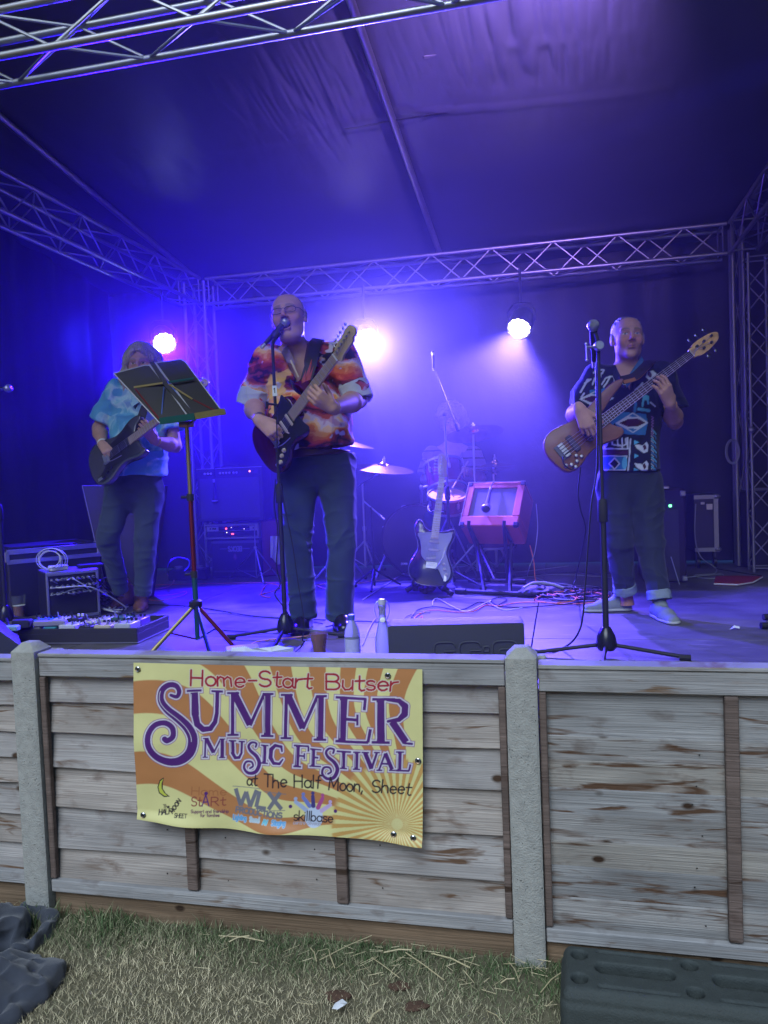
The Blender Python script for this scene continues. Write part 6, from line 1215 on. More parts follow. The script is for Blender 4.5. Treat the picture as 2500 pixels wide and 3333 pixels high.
def bass_player():
    Y = 4.40; q = lambda x, y, d=0.0: P(x, y, Y + d); T = Thing('person', S(.40, 4.5, STAGE), 'grey haired bass player in a blue and black tiki print shirt and turned up jeans', 'person')
    h = Head(q(2043, 1102, -.03), axes(-5, 3, 1), 1.06); sh = (q(1940, 1228, .03), q(2150, 1222, .03)); el = (q(1880, 1330, .06), q(2196, 1372, -.02)); wr = (q(1893, 1338, -.20), q(2162, 1322, -.20))
    nut = P(2250, 1152, 4.16); br = P(1862, 1446, 4.12); x = (nut - br).normalized(); GB = frame(nut - x * .864, x, (-.12, -1, .15)); fb = GB @ Vector((.62, -.062, .030)); el = (q(1868, 1352, .06), el[1]); wr = (P(1888, 1334, 4.04), fb + Vector((.045, .05, -.075))); hip = (q(1998, 1572, .02), q(2098, 1572, .02)); kn = (q(2013, 1764, .0), q(2118, 1772, -.04)); hem = (q(2034, 1918, .10), q(2146, 1942, -.12))
    B_ = SDF((q(1790, 1400).x, Y - .50, q(2000, 1600).z), (q(2290, 1400).x, Y + .26, q(2040, 1010).z), .0042); add_head(B_, h, 0, 1.0, frown=True); nb = q(2040, 1215, .03); B_.cap(h.p(0, -.03, -.05), nb, .058, .064, .03); B_.ell(q(2048, 1290, .02), (.155, .10, .18), None, .04); B_.ell(q(2050, 1450, .0), (.15, .11, .18), None, .05); B_.cap(nb, sh[0], .05, .05, .04); B_.cap(nb, sh[1], .05, .05, .04)
    for i in (0, 1): add_arm(B_, sh[i], el[i], wr[i], 1.06, .050, .046)
    add_hand(B_, wr[0], P(1914, 1392, 4.02) - wr[0], (-.3, -.9, .15), -1, ((25, 40, 30), (28, 45, 30), (35, 50, 30), (40, 50, 30)), 1.06, thumb=(.7, .6, -.2)); add_hand(B_, wr[1], fb - wr[1], (.15, -.95, -.15), 1, ((30, 55, 35), (30, 58, 38), (28, 58, 40), (25, 50, 38)), 1.08, thumb=(.45, .35, -.95))
    for i, (a, b) in enumerate(((hem[0], Vector((hem[0].x, hem[0].y, STAGE + .05))), (hem[1], Vector((hem[1].x, hem[1].y, STAGE + .05))))): pass
    def hair(x, y, z, V):
        n = fbm(V[:, 0] * 80, V[:, 1] * 80, V[:, 2] * 80); m = ((np.abs(x) > .055) & (y < .045) & (z > -.01) & (z < .10)) | ((y < -.04) & (z < .1)) | ((z > .10) & (y < .05) & (x < .03)); return sstep(.25, .5, n) * m * .85, (.20, .18, .18)
    body = sdf_part(T, 'body', B_, SKIN, skin_col((.42, .24, .18), h, (.15, .12, .10), 'open', hair))
    AN = mat('ankle_skin', (.36, .17, .11), .6, noise=.1, nscale=30)
    for i in (0, 1):
        a = Vector((hem[i].x + (.01 if i == 0 else .0), hem[i].y + .02, hem[i].z + .08)); b = Vector((hem[i].x + (.015 if i == 0 else .01), hem[i].y + .02, STAGE + .04)); mb = MB(); mb.tube([a, a.lerp(b, .5), a.lerp(b, .85), b], [.042, .036, .040, .044], 14); T.part('ankle', mb, AN, angle=80)
    Hh = SDF((h.C.x - .13, h.C.y - .15, h.C.z - .06), (h.C.x + .13, h.C.y + .16, h.C.z + .16), .0045); Mh = h.m().to_4x4(); Hh.ell(h.p(0, -.024, .040), (.083, .100, .090), Mh, .01); Hh.ell(h.p(.0, .088, .035), (.069, .100, .100), Mh, .012, 's'); Hh.ell(h.p(.01, .03, .14), (.052, .10, .040), Mh, .012, 's'); Hh.ell(h.p(.088, .010, -.014), (.02, .026, .034), Mh, .006, 's'); Hh.ell(h.p(-.088, .010, -.014), (.02, .026, .034), Mh, .006, 's'); Hh.plane(h.p(0, 0, -.02), -h.A[2])
    sdf_part(T, 'hair', Hh, mat('hair'), lambda V: np.array((.17, .155, .155)) * (.8 + .4 * vnoise(V[:, 0] * 90, V[:, 1] * 90, V[:, 2] * 30))[:, None], lambda V: .003 * np.sin(V[:, 0] * 420 + 5 * vnoise(V[:, 0] * 30, V[:, 1] * 30, V[:, 2] * 30)))
    C_ = SDF((q(1870, 1400).x, Y - .26, q(2000, 1570).z), (q(2240, 1400).x, Y + .28, q(2040, 1160).z), .0048)
    C_.cap(nb + Vector((0, .02, -.02)), sh[0], .072, .078, .05); C_.cap(nb + Vector((0, .02, -.02)), sh[1], .072, .078, .05); C_.ell(q(2048, 1310, .02), (.185, .135, .22), None, .06); C_.cap(q(2048, 1390, .01), q(2048, 1550, .01), .168, .162, .05, flat=((0, 1, 0), .80))
    C_.cap(sh[0], sh[0].lerp(el[0], .80), .076, .086, .03, cut=1); C_.cap(sh[1], sh[1].lerp(el[1], .78), .076, .090, .03, cut=1)
    C_.plane(q(2048, 1532, 0), (.0, 0, -1)); C_.cap(h.p(0, -.03, -.05), nb - ZV(.01), .070, .074, .008, 's'); vz = q(2035, 1275, -.13).z; sl, X, YY, Z = C_._sub((q(1990, 1400).x, Y - .4, vz - .02), (q(2090, 1400).x, Y + .1, q(2040, 1180).z)); C_._merge(sl, np.maximum(np.abs(X - q(2032, 1250).x) - (Z - vz) * .34, YY - (Y + .02)) + 0 * Z, .006, 's')
    art = bass_shirt_art()
    def col(V):
        U0 = V.copy(); U0[:, 1] = Y - .12; px, py = project_np(U0); return art.sample((px - 1800) / .4219, (py - 950) / .4219)
    shirt = sdf_part(T, 'shirt', C_, CLOTH, col, folds(.013, 9, 44)); NV = mat('navy_collar', (.012, .016, .05), .8, noise=.4, nscale=60); NB = mat('blue_collar', (.05, .16, .34), .8, noise=.4, nscale=50)
    flap(T, 'collar', [q(2000, 1205, .0), q(2004, 1192, -.03), q(2012, 1212, -.09), q(2030, 1262, -.135), q(2006, 1248, -.13), q(1994, 1222, -.06)], .006, NV, (0, -1, 0), shirt); flap(T, 'collar', [q(2088, 1160, .0), q(2094, 1172, -.02), q(2072, 1222, -.10), q(2040, 1262, -.135), q(2034, 1240, -.13), q(2060, 1200, -.08)], .006, NB, (0, -1, 0), shirt)
    DN = mat('charcoal_denim', (.016, .023, .038), .85, noise=.25, nscale=12, bump=.3, bscale=400, sheen=.1); J = legs_sdf(hip[0], hip[1], kn[0], kn[1], hem[0], hem[1], .102, .076, .058, q(2048, 1520, .01), (.160, .118)); tr = sdf_part(T, 'jeans', J, DN, None, folds(.009, 12, 49))
    CF = mat('turned_up_denim', (.20, .25, .29), .85, noise=.1, nscale=60, bump=.3, bscale=300)
    for i in (0, 1):
        R_ = SDF(hem[i] - Vector((.12, .12, .09)), hem[i] + Vector((.12, .12, .10)), .0045); dk = (hem[i] - kn[i]).normalized(); a = hem[i] - dk * .035; b = hem[i] + dk * .018; R_.cap(a, b, .066, .068, .008, cut=2); R_.cap(a - dk * .1, b + dk * .1, .050, .050, .004, 's'); sdf_part(T, 'turn_up', R_, CF, None, folds(.004, 20, 3), parent=tr)
    SH = mat('grey_canvas', (.20, .225, .235), .85, noise=.12, nscale=40, bump=.3, bscale=300); SO = mat('pale_rubber_sole', (.42, .43, .42), .6); z = lambda p: Vector((p.x, p.y, STAGE + .002)); a0 = z(Vector((hem[0].x + .055, hem[0].y + .05, 0))); t0 = FL(1952, 1990); shoe(T, a0, a0 + (z(t0) - a0).normalized() * .285, SH, SO, .044, .058); a1 = z(Vector((hem[1].x - .0, hem[1].y + .07, 0))); t1 = FL(2196, 2034); shoe(T, a1, a1 + (z(t1) - a1).normalized() * .28, SH, SO, .046, .058)
    d = (wr[1] - el[1]).normalized(); c = wr[1] - d * .025; x, y, zz = basis(d); M = Matrix(((x.x, y.x, zz.x, c.x), (x.y, y.y, zz.y, c.y), (x.z, y.z, zz.z, c.z), (0, 0, 0, 1))); mb = MB(); mb.tube([M @ Vector((.034 * math.cos(a), .030 * math.sin(a), .006 * math.sin(a * 3))) for a in np.linspace(0, 6.283, 20)], .0018, 5, caps=False); solo('bracelet', mb, mat('gold', (.6, .42, .16), .3, 1.0), 'thin gold bracelet on the bass player\'s wrist', 'bracelet', loc=c)
    M = GB; WD = mat('natural_body_wood', (.17, .07, .035), .5, noise=.18, nscale=5, coat=.08, stretch=(3, 14, 14))
    guitar('bass_guitar', 'natural wood five string bass guitar with pale burl headstock', M, WD, None, ROSEW, ROSEW, 'bass guitar', True, head_m=mat('burl_maple', (.58, .36, .13), .4, noise=.5, nscale=55, coat=.3), pick_m=mat('purple_grey_pickup', (.06, .05, .09), .3))
    st = spl([M @ Vector((.485, .115, -.012)), q(2064, 1226, -.185), q(2094, 1198, -.13), q(2114, 1178, -.03), q(2122, 1174, .07)], 6); mb = MB(); mb.ribbon(st, .052, .004, (-.35, -1, .35)); G = Thing('guitar_strap', st[6], 'dark strap with a tan leather edge holding the bass guitar', 'guitar strap'); G.part('webbing', mb, mat('strap_brown_black', (.02, .014, .014), .6)); mb = MB(); mb.ribbon([p + Vector((.012, -.006, -.010)) for p in st], .022, .003, (-.35, -1, .35)); G.part('leather_edge', mb, mat('tan_leather', (.32, .13, .035), .5))
    return T
bass_player()

# ---- the drummer ----------------------------------------------------------------------------
def drummer():
    Y = 6.72; q = lambda x, y, d=0.0: P(x, y, Y + d); T = Thing('person', q(1470, 1600), 'curly haired drummer in a pale striped shirt seated behind the drum kit in the smoke', 'person')
    h = Head(q(1472, 1375, -.03), axes(-6, -10, 0), 1.0); sh = (q(1406, 1482, .02), q(1540, 1480, .02)); el = (q(1384, 1560, -.02), q(1566, 1556, -.04)); wr = (q(1428, 1560, -.26), q(1520, 1530, -.30)); B_ = SDF((q(1340, 1400).x, Y - .46, q(1400, 1640).z), (q(1600, 1400).x, Y + .24, q(1470, 1320).z), .0055)
    add_head(B_, h, 0); nb = q(1472, 1450, .02); B_.cap(h.p(0, -.03, -.05), nb, .052, .058, .03); B_.ell(q(1472, 1520, .02), (.15, .1, .2), None, .04); B_.cap(nb, sh[0], .05, .05, .04); B_.cap(nb, sh[1], .05, .05, .04)
    for i in (0, 1): add_arm(B_, sh[i], el[i], wr[i]); add_hand(B_, wr[i], Vector((.4 - .8 * i, -1, .15)), (0, -.2, 1), 1, (50, 60, 40), 1.0)
    sdf_part(T, 'body', B_, SKIN, skin_col((.42, .26, .2), h)); H_ = SDF(h.C - Vector((.21, .2, .2)), h.C + Vector((.21, .22, .2)), .006); Mh = h.m().to_4x4(); H_.ell(h.p(0, -.03, .04), (.135, .13, .13), Mh, .02); H_.ell(h.p(0, .12, -.03), (.062, .085, .09), Mh, .02, 's')
    for i in range(40):
        r = random.Random(i); a = r.uniform(0, 6.28); e = r.uniform(-.5, 1.4); v = Vector((math.cos(a) * math.cos(e), -abs(math.sin(a)) * .2 * math.cos(e) + .0, math.sin(e))); H_.ell(h.p(.125 * math.cos(a) * math.cos(e), -.03 + .11 * math.sin(a) * math.cos(e), .04 + .12 * math.sin(e)), (.03, .03, .03), None, .012) if not (math.sin(a) * math.cos(e) > .45 and e < .5) else None
    sdf_part(T, 'hair', H_, mat('hair'), lambda V: np.tile(np.array((.13, .10, .09)), (len(V), 1)), lambda V: .012 * (vnoise(V[:, 0] * 70, V[:, 1] * 70, V[:, 2] * 70) - .5))
    C_ = SDF((q(1345, 1400).x, Y - .3, q(1400, 1660).z), (q(1600, 1400).x, Y + .26, q(1470, 1420).z), .0055); C_.cap(nb + Vector((0, .02, -.045)), sh[0], .055, .068, .05); C_.cap(nb + Vector((0, .02, -.045)), sh[1], .055, .068, .05); C_.ell(q(1472, 1545, .02), (.185, .14, .22), None, .05); C_.cap(q(1472, 1570, .02), q(1472, 1620, .02), .19, .20, .05, flat=((0, 1, 0), .72)); C_.cap(h.p(0, -.03, -.05), nb, .062, .066, .008, 's')
    for i in (0, 1): C_.cap(sh[i], sh[i].lerp(el[i], .85), .08, .08, .03, cut=1)
    sdf_part(T, 'shirt', C_, CLOTH, lambda V: np.where((np.abs(np.mod(V[:, 2] + .02 * fbm(V[:, 0] * 4, V[:, 1] * 4, V[:, 2] * 4), .075) - .037) < .007)[:, None], np.array((.05, .03, .04)), np.array((.25, .18, .20))), folds(.010, 9, 61))
    J = legs_sdf(q(1445, 1650, .02), q(1500, 1650, .02), q(1400, 1680, -.38), q(1555, 1680, -.38), q(1410, 1800, -.33), q(1545, 1800, -.33), .09, .07, .06, None, (.17, .12), .007); sdf_part(T, 'trousers', J, mat('dark_denim'), None, folds(.008, 9, 71))
    W_ = mat('stick_wood', (.55, .42, .26), .5)
    for i, (a, b) in enumerate(((wr[0] + Vector((.03, -.08, .02)), q(1462, 1590, -.55)), (wr[1] + Vector((-.03, -.08, .02)), q(1478, 1580, -.58)))):
        d = (b - a).normalized(); mb = MB(); mb.tube([a - d * .10, a + d * .24, a + d * .30, a + d * .31], [.007, .0065, .0035, .005], 8); solo('drum_stick', mb, W_, ('wooden drum stick in the drummer\'s hand at the image left', 'wooden drum stick in the drummer\'s hand nearer the tilted crash cymbal')[i], 'drum stick')
    mb = MB(); c = q(1475, 1660, .06); mb.lathe([(.17, 0), (.18, .03), (.17, .07), (.001, .08)], 20, Matrix.Translation(c - ZV(.12)), caps=False); mb.tube([c - ZV(.12), Vector((c.x, c.y, STAGE + .1))], .018, 8)
    for k in range(3): a = k * 2.094; mb.tube([Vector((c.x, c.y, STAGE + .12)), Vector((c.x + .2 * math.cos(a), c.y + .2 * math.sin(a) * .8, STAGE + .01))], .012, 6)
    solo('drum_stool', mb, BPL, 'black drum stool under the seated drummer', 'stool')
drummer()
# ---------------------------------------------------------------- stands, drums, amplifiers, cables
BLG = mat('black_gloss', (.012, .012, .014), .25); RUB = mat('black_rubber', (.014, .014, .014), .75); VIN = mat('black_tolex', (.018, .017, .019), .6, noise=.2, nscale=60, bump=.5, bscale=300)
GRL = mat('grille_cloth', (.06, .055, .065), .85, noise=.2, nscale=200, bump=.3, bscale=600); MESHM = mat('mic_mesh', (.32, .33, .35), .35, .9, bump=1, bscale=900); WHC = mat('white_cable', (.48, .48, .50), .5); GYC = mat('grey_cable', (.28, .29, .31), .5); ORC = mat('orange_cable', (.62, .16, .03), .5); BLC = mat('black_cable', (.012, .012, .013), .5); PKC = mat('pink_cable', (.55, .12, .15), .5)
def zst(p, z=STAGE): return Vector((p.x, p.y, z))
def ax_m(p, d, up=None):
    x, y, z = basis(d, up); return Matrix(((x.x, y.x, z.x, p[0]), (x.y, y.y, z.y, p[1]), (x.z, y.z, z.z, p[2]), (0, 0, 0, 1)))
def microphone(name, tip, d, label, group=None, kind=0, r=.025, gm=None):
    """tip = centre of the ball, d = direction from the body to the ball"""
    d = Vector(d).normalized(); T = Thing(name, tip, label, 'microphone', group); M = ax_m(tip, d)
    if kind == 0:
        mb = MB(); mb.lathe([(r * .62, -r * .9), (r * .92, -r * .45), (r, 0), (r * .93, r * .5), (r * .62, r * .88), (.0001, r * 1.02)], 16, M, caps=False); T.part('mic_grille', mb, gm or MESHM)
        mb = MB(); mb.lathe([(r * 1.02, -.006), (r * 1.05, 0), (r * 1.02, .006)], 16, M, caps=False); T.part('band', mb, CHR); mb = MB(); mb.lathe([(.0001, -.165), (.0105, -.165), (.011, -.15), (.0165, -.045), (r * .66, -.02)], 16, M, caps=False); T.part('mic_body', mb, BLK)
    else:
        mb = MB(); mb.lathe([(.0001, -.12), (.0095, -.12), (.0095, .0), (.008, .012), (.0001, .014)], 14, M, caps=False); T.part('mic_body', mb, BLK); mb = MB(); mb.lathe([(.0108, -.02), (.0112, -.015), (.0112, .0)], 14, M, caps=False); T.part('mic_grille', mb, MESHM)
    mb = MB(); mb.tube([M @ Vector((0, 0, -.165 if kind == 0 else -.12)), M @ Vector((0, 0, -.195 if kind == 0 else -.14))], .009, 10); T.part('plug', mb, CHR); return T
def boom_stand(name, base, top, label, legs, boom=None, col=BLK, r=.0125, r2=.0085, mid=.5, leglen=.32, cone=True, group='microphone stands', clip=None):
    base = Vector(base); T = Thing(name, base, label, 'mic stand', group); top = Vector(top)
    m = base.lerp(top, mid); mb = MB(); mb.tube([base + ZV(.07), m], r, 12); T.part('lower_tube', mb, col); mb = MB(); mb.tube([m, top], r2, 12); T.part('upper_tube', mb, col if cone else ALUD)
    mb = MB(); mb.lathe([(r + .006, -.055), (r + .008, -.05), (r + .008, .03), (r + .004, .045), (r2 + .003, .05)], 14, Matrix.Translation(m)); T.part('clutch', mb, RUB)
    if cone: mb = MB(); mb.lathe([(.045, .045), (.048, .06), (.040, .10), (.022, .135), (.016, .14)], 16, Matrix.Translation(base)); mb.lathe([(.036, .035), (.04, .045), (.036, .055)], 16, Matrix.Translation(base)); T.part('hub', mb, BLG)
    else: mb = MB(); mb.lathe([(.02, .10), (.024, .11), (.024, .14), (.016, .15)], 12, Matrix.Translation(base)); T.part('hub', mb, BLK)
    for a in legs:
        a = math.radians(a); d = Vector((math.cos(a), math.sin(a), 0)); e = base + d * leglen + ZV(.014); mb = MB(); mb.tube([base + ZV(.06 if cone else .13) + d * .02, e], .009, 10); l_ = T.part('leg', mb, col); mb = MB(); mb.tube([e - d * .035, e + d * .012], .0135, 10); T.part('rubber_foot', mb, RUB, parent=l_)
    if boom:
        a, b = Vector(boom[0]), Vector(boom[1]); mb = MB(); mb.tube([a, b], .006, 10); T.part('boom', mb, BLK); mb = MB(); mb.lathe([(.014, -.012), (.016, -.004), (.016, .004), (.014, .012)], 14, ax_m(top, (1, -.4, 0))); T.part('boom_clamp', mb, BLK); mb = MB(); mb.tube([b, b + (b - a).normalized() * .06], .013, 10); T.part('counterweight', mb, RUB)
    return T
# singer's stand
b1 = FL(931, 2080); b1 = zst(b1); tp = P(895, 1118, b1.y)
t1 = boom_stand('mic_stand', b1, zst(b1, tp.z), 'black microphone stand with white tape marked 1 in front of the singer', (170, -5, -95), mid=.50, leglen=.32)
mb = MB(); mic_tip = P(927, 1050, b1.y + .05); cl = P(899, 1092, b1.y); mb.tube([zst(b1, tp.z), cl], .010, 8); mb.tube([cl - Vector((.015, 0, .012)), cl + Vector((.012, .01, .02))], .020, 12); t1.part('mic_clip', mb, RUB)
microphone('microphone', mic_tip, (.55, .25, .62), 'silver ball vocal microphone at the singer\'s mouth')
a_ = Art(0, 0, 40, 100, 1, (.62, .70, .66)); a_.text('1', 12, 68, 44, 4, (.02, .02, .02)); p = P(894, 1272, b1.y - .012); plate(t1, 'number_tape', ax_m(p, (0, -1, 0), (0, 0, 1)) @ Matrix.Rotation(0, 4, 'Z'), .024, .055, a_, PRINT, .002)
mb = MB(); mb.tube([P(906, 1318, b1.y), P(870, 1314, b1.y - .02)], .006, 8); mb.tube([P(870, 1314, b1.y - .02) + ZV(.012), P(868, 1326, b1.y - .02) - ZV(.008)], .008, 8); t1.part('clamp_lever', mb, BLK)
# bass player's stand
b2 = zst(FL(1975, 2140)); tp = P(1945, 1150, b2.y); t2 = boom_stand('mic_stand', b2, zst(b2, tp.z), 'black microphone stand in front of the bass player', (165, -20, -110), mid=.49, leglen=.34, r=.014)
mb = MB(); c = P(1945, 1128, b2.y); mb.tube([zst(b2, tp.z), c + ZV(.03), P(1938, 1085, b2.y)], .010, 8); t2.part('swivel', mb, BLK); mb = MB(); mb.lathe([(.0001, -.012), (.021, -.012), (.021, .01), (.018, .014), (.0001, .014)], 18, ax_m(c + Vector((0, -.02, 0)), (.1, -1, .1))); t2.part('clamp_knob', mb, CHR)
mb = MB(); mb.tube([c, P(1908, 1130, b2.y - .01)], .006, 8); mb.tube([P(1908, 1118, b2.y - .01), P(1910, 1172, b2.y - .01)], .004, 8); mb.sphere(P(1908, 1120, b2.y - .01), .007, 8); mb.sphere(P(1910, 1172, b2.y - .01), .007, 8); t2.part('tee_handle', mb, CHR)
microphone('microphone', P(1931, 1060, b2.y), (-.12, -.45, .85), 'chrome vocal microphone on the stand before the bass player', r=.026)
# left edge stand
b4 = zst(P(16, 1960, 4.85)); t4 = boom_stand('mic_stand', b4, zst(b4, P(4, 1290, 4.85).z), 'black microphone stand at the left edge beside the plastic pint', (20, -60, 200), mid=.5, leglen=.28); microphone('microphone', P(27, 1264, 4.85), (.95, 0, .12), 'silver ball microphone at the left edge of the picture')
# overhead stand over the drums
b3 = zst(FL(1468, 1912)); top3 = P(1461, 1348, b3.y); cl3 = P(1458, 1332, b3.y); t3 = boom_stand('mic_stand', b3, zst(b3, top3.z), 'boom stand with raised arm standing before the drum kit', (200, 320, 80), boom=(P(1412, 1196, b3.y + .25), P(1484, 1382, b3.y - .08)), mid=.55, leglen=.30, cone=False); microphone('microphone', P(1409, 1148, b3.y + .25), (-.02, 0, 1), 'slim condenser microphone pointing up on the raised boom arm', kind=1)
# rainbow music stand
def music_stand():
    Y = 3.92; q = lambda x, y, d=0.0: P(x, y, Y + d); T = Thing('music_stand', zst(q(638, 2000)), 'folding music stand with black desk and multicoloured tubes before the left guitarist', 'music stand'); c = {k: mat('anodised_' + k, v, .32, .6, noise=.1, nscale=30) for k, v in dict(yellow=(.27, .21, .08), red=(.15, .018, .025), teal=(.02, .11, .10), blue=(.02, .04, .15)).items()}
    BK = mat('desk_black', (.010, .009, .012), .6); ED = mat('desk_worn_edge', (.30, .30, .33), .5, .5)
    tl, tm, tr, br_, bm, bl = q(371, 1216, .02), q(490, 1184, .07), q(596, 1168, .12), q(728, 1346, -.06), q(634, 1362, -.10), q(521, 1378, -.14)
    n = (tr - tl).cross(bl - tl).normalized(); n = n if n.y < 0 else -n
    for pts, nm in (([tl, tl.lerp(tm, .85), tm.lerp(bm, .03) + (tl - tm) * .02, bm + (bl - bm) * .06, bl], 'desk_leaf'), ([tm + (tr - tm) * .16, tr + (tl - tr) * .03, tr + (br_ - tr) * .06, br_, bm + (br_ - bm) * .04], 'desk_leaf')):
        o = flap(T, nm, pts, .003, BK, -n); mb = MB()
        for i in range(len(pts)): mb.tube([pts[i], pts[(i + 1) % len(pts)]], .0032, 6)
        T.part('rolled_edge', mb, ED, parent=o)
    def bar(a, b, k, w=.010, d=.014): mb = MB(); mb.ribbon([a + n * d, b + n * d], w, .003, n); T.part('cross_bar', mb, c[k])
    bar(q(437, 1267, -.01), q(531, 1253, .0), 'yellow', .013); bar(q(550, 1250, .0), q(632, 1238, .04), 'teal', .013); bar(q(550, 1256, -.0), q(627, 1305, -.02), 'yellow', .009); bar(q(632, 1308, -.02), q(714, 1349, -.05), 'red', .008); bar(q(442, 1272, -.02), q(520, 1370, -.12), 'red', .007); bar(q(535, 1265, -.01), q(526, 1372, -.11), 'blue', .006)
    mb = MB(); mb.ribbon([tm + (tr - tm) * .04 + n * .010, q(540, 1250, -.01), bm + n * .008], .022, .006, n); T.part('spine', mb, mat('desk_black')); mb = MB(); mb.ribbon([q(485, 1186, .06), q(545, 1262, -.015), q(612, 1356, -.10)], .006, .004, n); mb.ribbon([q(504, 1184, .07), q(562, 1255, -.0), q(632, 1352, -.09)], .006, .004, n); T.part('spine_edge', mb, ED)
    mb = MB(); mb.box((0, 0, 0), ((bm - bl).length, .018, .032), ax_m((bl + bm) / 2, n, (0, 0, 1)) if False else frame((bl + bm) / 2 + n * .015, bm - bl, (0, 0, 1))); T.part('lip', mb, c['teal']); mb = MB(); mb.box((0, 0, 0), ((br_ - bm).length * 1.05, .018, .032), frame((br_ + bm) / 2 + n * .015 + (br_ - bm) * .04, br_ - bm, (0, 0, 1))); T.part('lip', mb, c['yellow'])
    pz = lambda y: P(600, y, Y).z; X0 = q(634, 1900).x; b = Vector((X0, Y, STAGE)); at = lambda y: Vector((X0, Y, P(634, y, Y).z)); mb = MB(); mb.tube([at(1385), q(628, 1375, -.03), bm + ZV(-.002)], .008, 8); mb.box(at(1380), (.075, .025, .03), bev=.004); T.part('desk_clamp', mb, c['yellow'])
    for y0, y1, k, r in ((1388, 1615, 'yellow', .0105), (1615, 1868, 'red', .012), (1868, 1966, 'teal', .0145)): mb = MB(); mb.tube([at(y0), at(y1)], r, 12); T.part('post_tube', mb, c[k])
    for y in (1617, 1868): mb = MB(); mb.tube([at(y - 10), at(y + 12)], .019, 12); mb.tube([at(y), at(y) + Vector((-.045, -.01, .0))], .007, 8); T.part('clutch', mb, RUB)
    hub = at(1966); mb = MB(); mb.lathe([(.026, -.022), (.034, -.01), (.034, .014), (.02, .024)], 14, Matrix.Translation(hub)); T.part('hub', mb, BLK); lo = zst(b, STAGE + .055); mb = MB(); mb.tube([hub, lo], .012, 12); T.part('post_tube', mb, c['teal'])
    for (x, y), k in (((478, 2140), 'yellow'), ((762, 2106), 'red'), ((694, 2165), 'blue')):
        e = FL(x, y, STAGE + .012); mb = MB(); mb.tube([hub + (e - hub).normalized() * .02, e], .0105, 10); l_ = T.part('leg', mb, c[k]); mb = MB(); mb.sphere(e, (.014, .014, .012), 8); T.part('foot', mb, RUB, parent=l_); m = hub.lerp(e, .55); mb = MB(); mb.tube([m, lo], .0045, 6); T.part('strut', mb, c[{'yellow': 'red', 'red': 'blue', 'blue': 'blue'}[k]])
music_stand()

# drums --------------------------------------------------------------------
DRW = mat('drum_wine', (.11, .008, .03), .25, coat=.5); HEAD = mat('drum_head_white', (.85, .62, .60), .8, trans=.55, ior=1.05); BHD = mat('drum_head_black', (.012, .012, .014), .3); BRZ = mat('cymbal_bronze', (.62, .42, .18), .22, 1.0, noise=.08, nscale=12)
def drum(name, c, d, r, depth, label, front, lugs=8, hoop=CHR, cat='drum', text=None, extra=None):
    """c = centre of the struck or front head, d = outward direction of that head"""
    d = Vector(d).normalized(); M = ax_m(c, d); T = Thing(name, c, label, cat, 'drums of the kit'); mb = MB(); mb.lathe([(r, -depth + .004), (r, -.004)], 36, M, caps=False); T.part('shell', mb, DRW)
    for z, nm, m in ((-.002, 'drum_head', front), (-depth + .002, 'rear_head', HEAD)): mb = MB(); mb.lathe([(r * .995, z), (.0001, z + (.0015 if z > -.01 else -.0015))], 36, M, caps=False); o = T.part(nm, mb, m)
    for z in (0, -depth): mb = MB(); w = .018 if hoop is not CHR else .009; mb.lathe([(r + .002, z - w), (r + .012, z - w), (r + .012, z + w), (r + .004, z + w), (r + .002, z - w)], 36, M, caps=False); T.part('hoop', mb, hoop)
    for i in range(lugs):
        a = 2 * math.pi * (i + .5) / lugs; x, y = math.cos(a), math.sin(a); mb = MB(); mb.tube([M @ Vector((x * (r + .016), y * (r + .016), .012)), M @ Vector((x * (r + .016), y * (r + .016), -depth * .32))], .004, 6); mb.box((x * (r + .010), y * (r + .010), -depth * .38), (.02, .02, .045), M, bev=.004); T.part('lug', mb, CHR)
    if text: plate(T, 'print', M @ Matrix.Translation(text[1]), text[2], text[3], text[0], PRINT, .004)
    return T
bc = P(1357, 1757, 6.30); ev = Art(0, 0, 120, 34, 1, (.012, .012, .014)); ev.text('EVANS', 8, 27, 20, 2.2, (.5, .5, .55)); bd = drum('bass_drum', bc, (-.16, -1, 0), .285, .40, 'large wine red bass drum with black front head in the smoke', BHD, 8, BLG, text=(ev, (-.10, -.195, .003), .085, .024))
for s_ in (-1, 1): mb = MB(); mb.tube([bc + Vector((s_ * .26, .12, -.12)), zst(bc + Vector((s_ * .36, -.02, 0)), STAGE + .01)], .009, 8); bd.part('spur', mb, CHR)
_d = Vector((-.08, .40, .91)).normalized(); tom = drum('rack_tom', P(1442, 1512, 6.42), _d, .155, .22, 'wine red rack tom tilted towards the drummer above the bass drum', HEAD, 6)
mb = MB(); mb.tube([P(1440, 1570, 6.36), P(1372, 1588, 6.36), zst(P(1372, 1640, 6.40), bc.z + .28)], .012, 8); mb.sphere(P(1372, 1588, 6.36), .022, 8); tom.part('mount_arm', mb, CHR)
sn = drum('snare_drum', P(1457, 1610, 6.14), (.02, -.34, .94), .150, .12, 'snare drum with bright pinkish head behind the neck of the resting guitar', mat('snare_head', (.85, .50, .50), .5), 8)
sc = P(1457, 1640, 6.2)
for k in range(3): a = .5 + k * 2.094; mb = MB(); mb.tube([sc - ZV(.1), zst(sc + Vector((math.cos(a), math.sin(a), 0)) * .26, STAGE + .01)], .008, 8); mb.tube([sc - ZV(.12), sc + Vector((math.cos(a) * .15, math.sin(a) * .15, .0))], .006, 8); sn.part('stand_leg', mb, CHR)
drum('floor_tom', P(1595, 1640, 6.55), (0, -.05, 1), .195, .36, 'floor tom behind the orange amplifier', HEAD, 6)
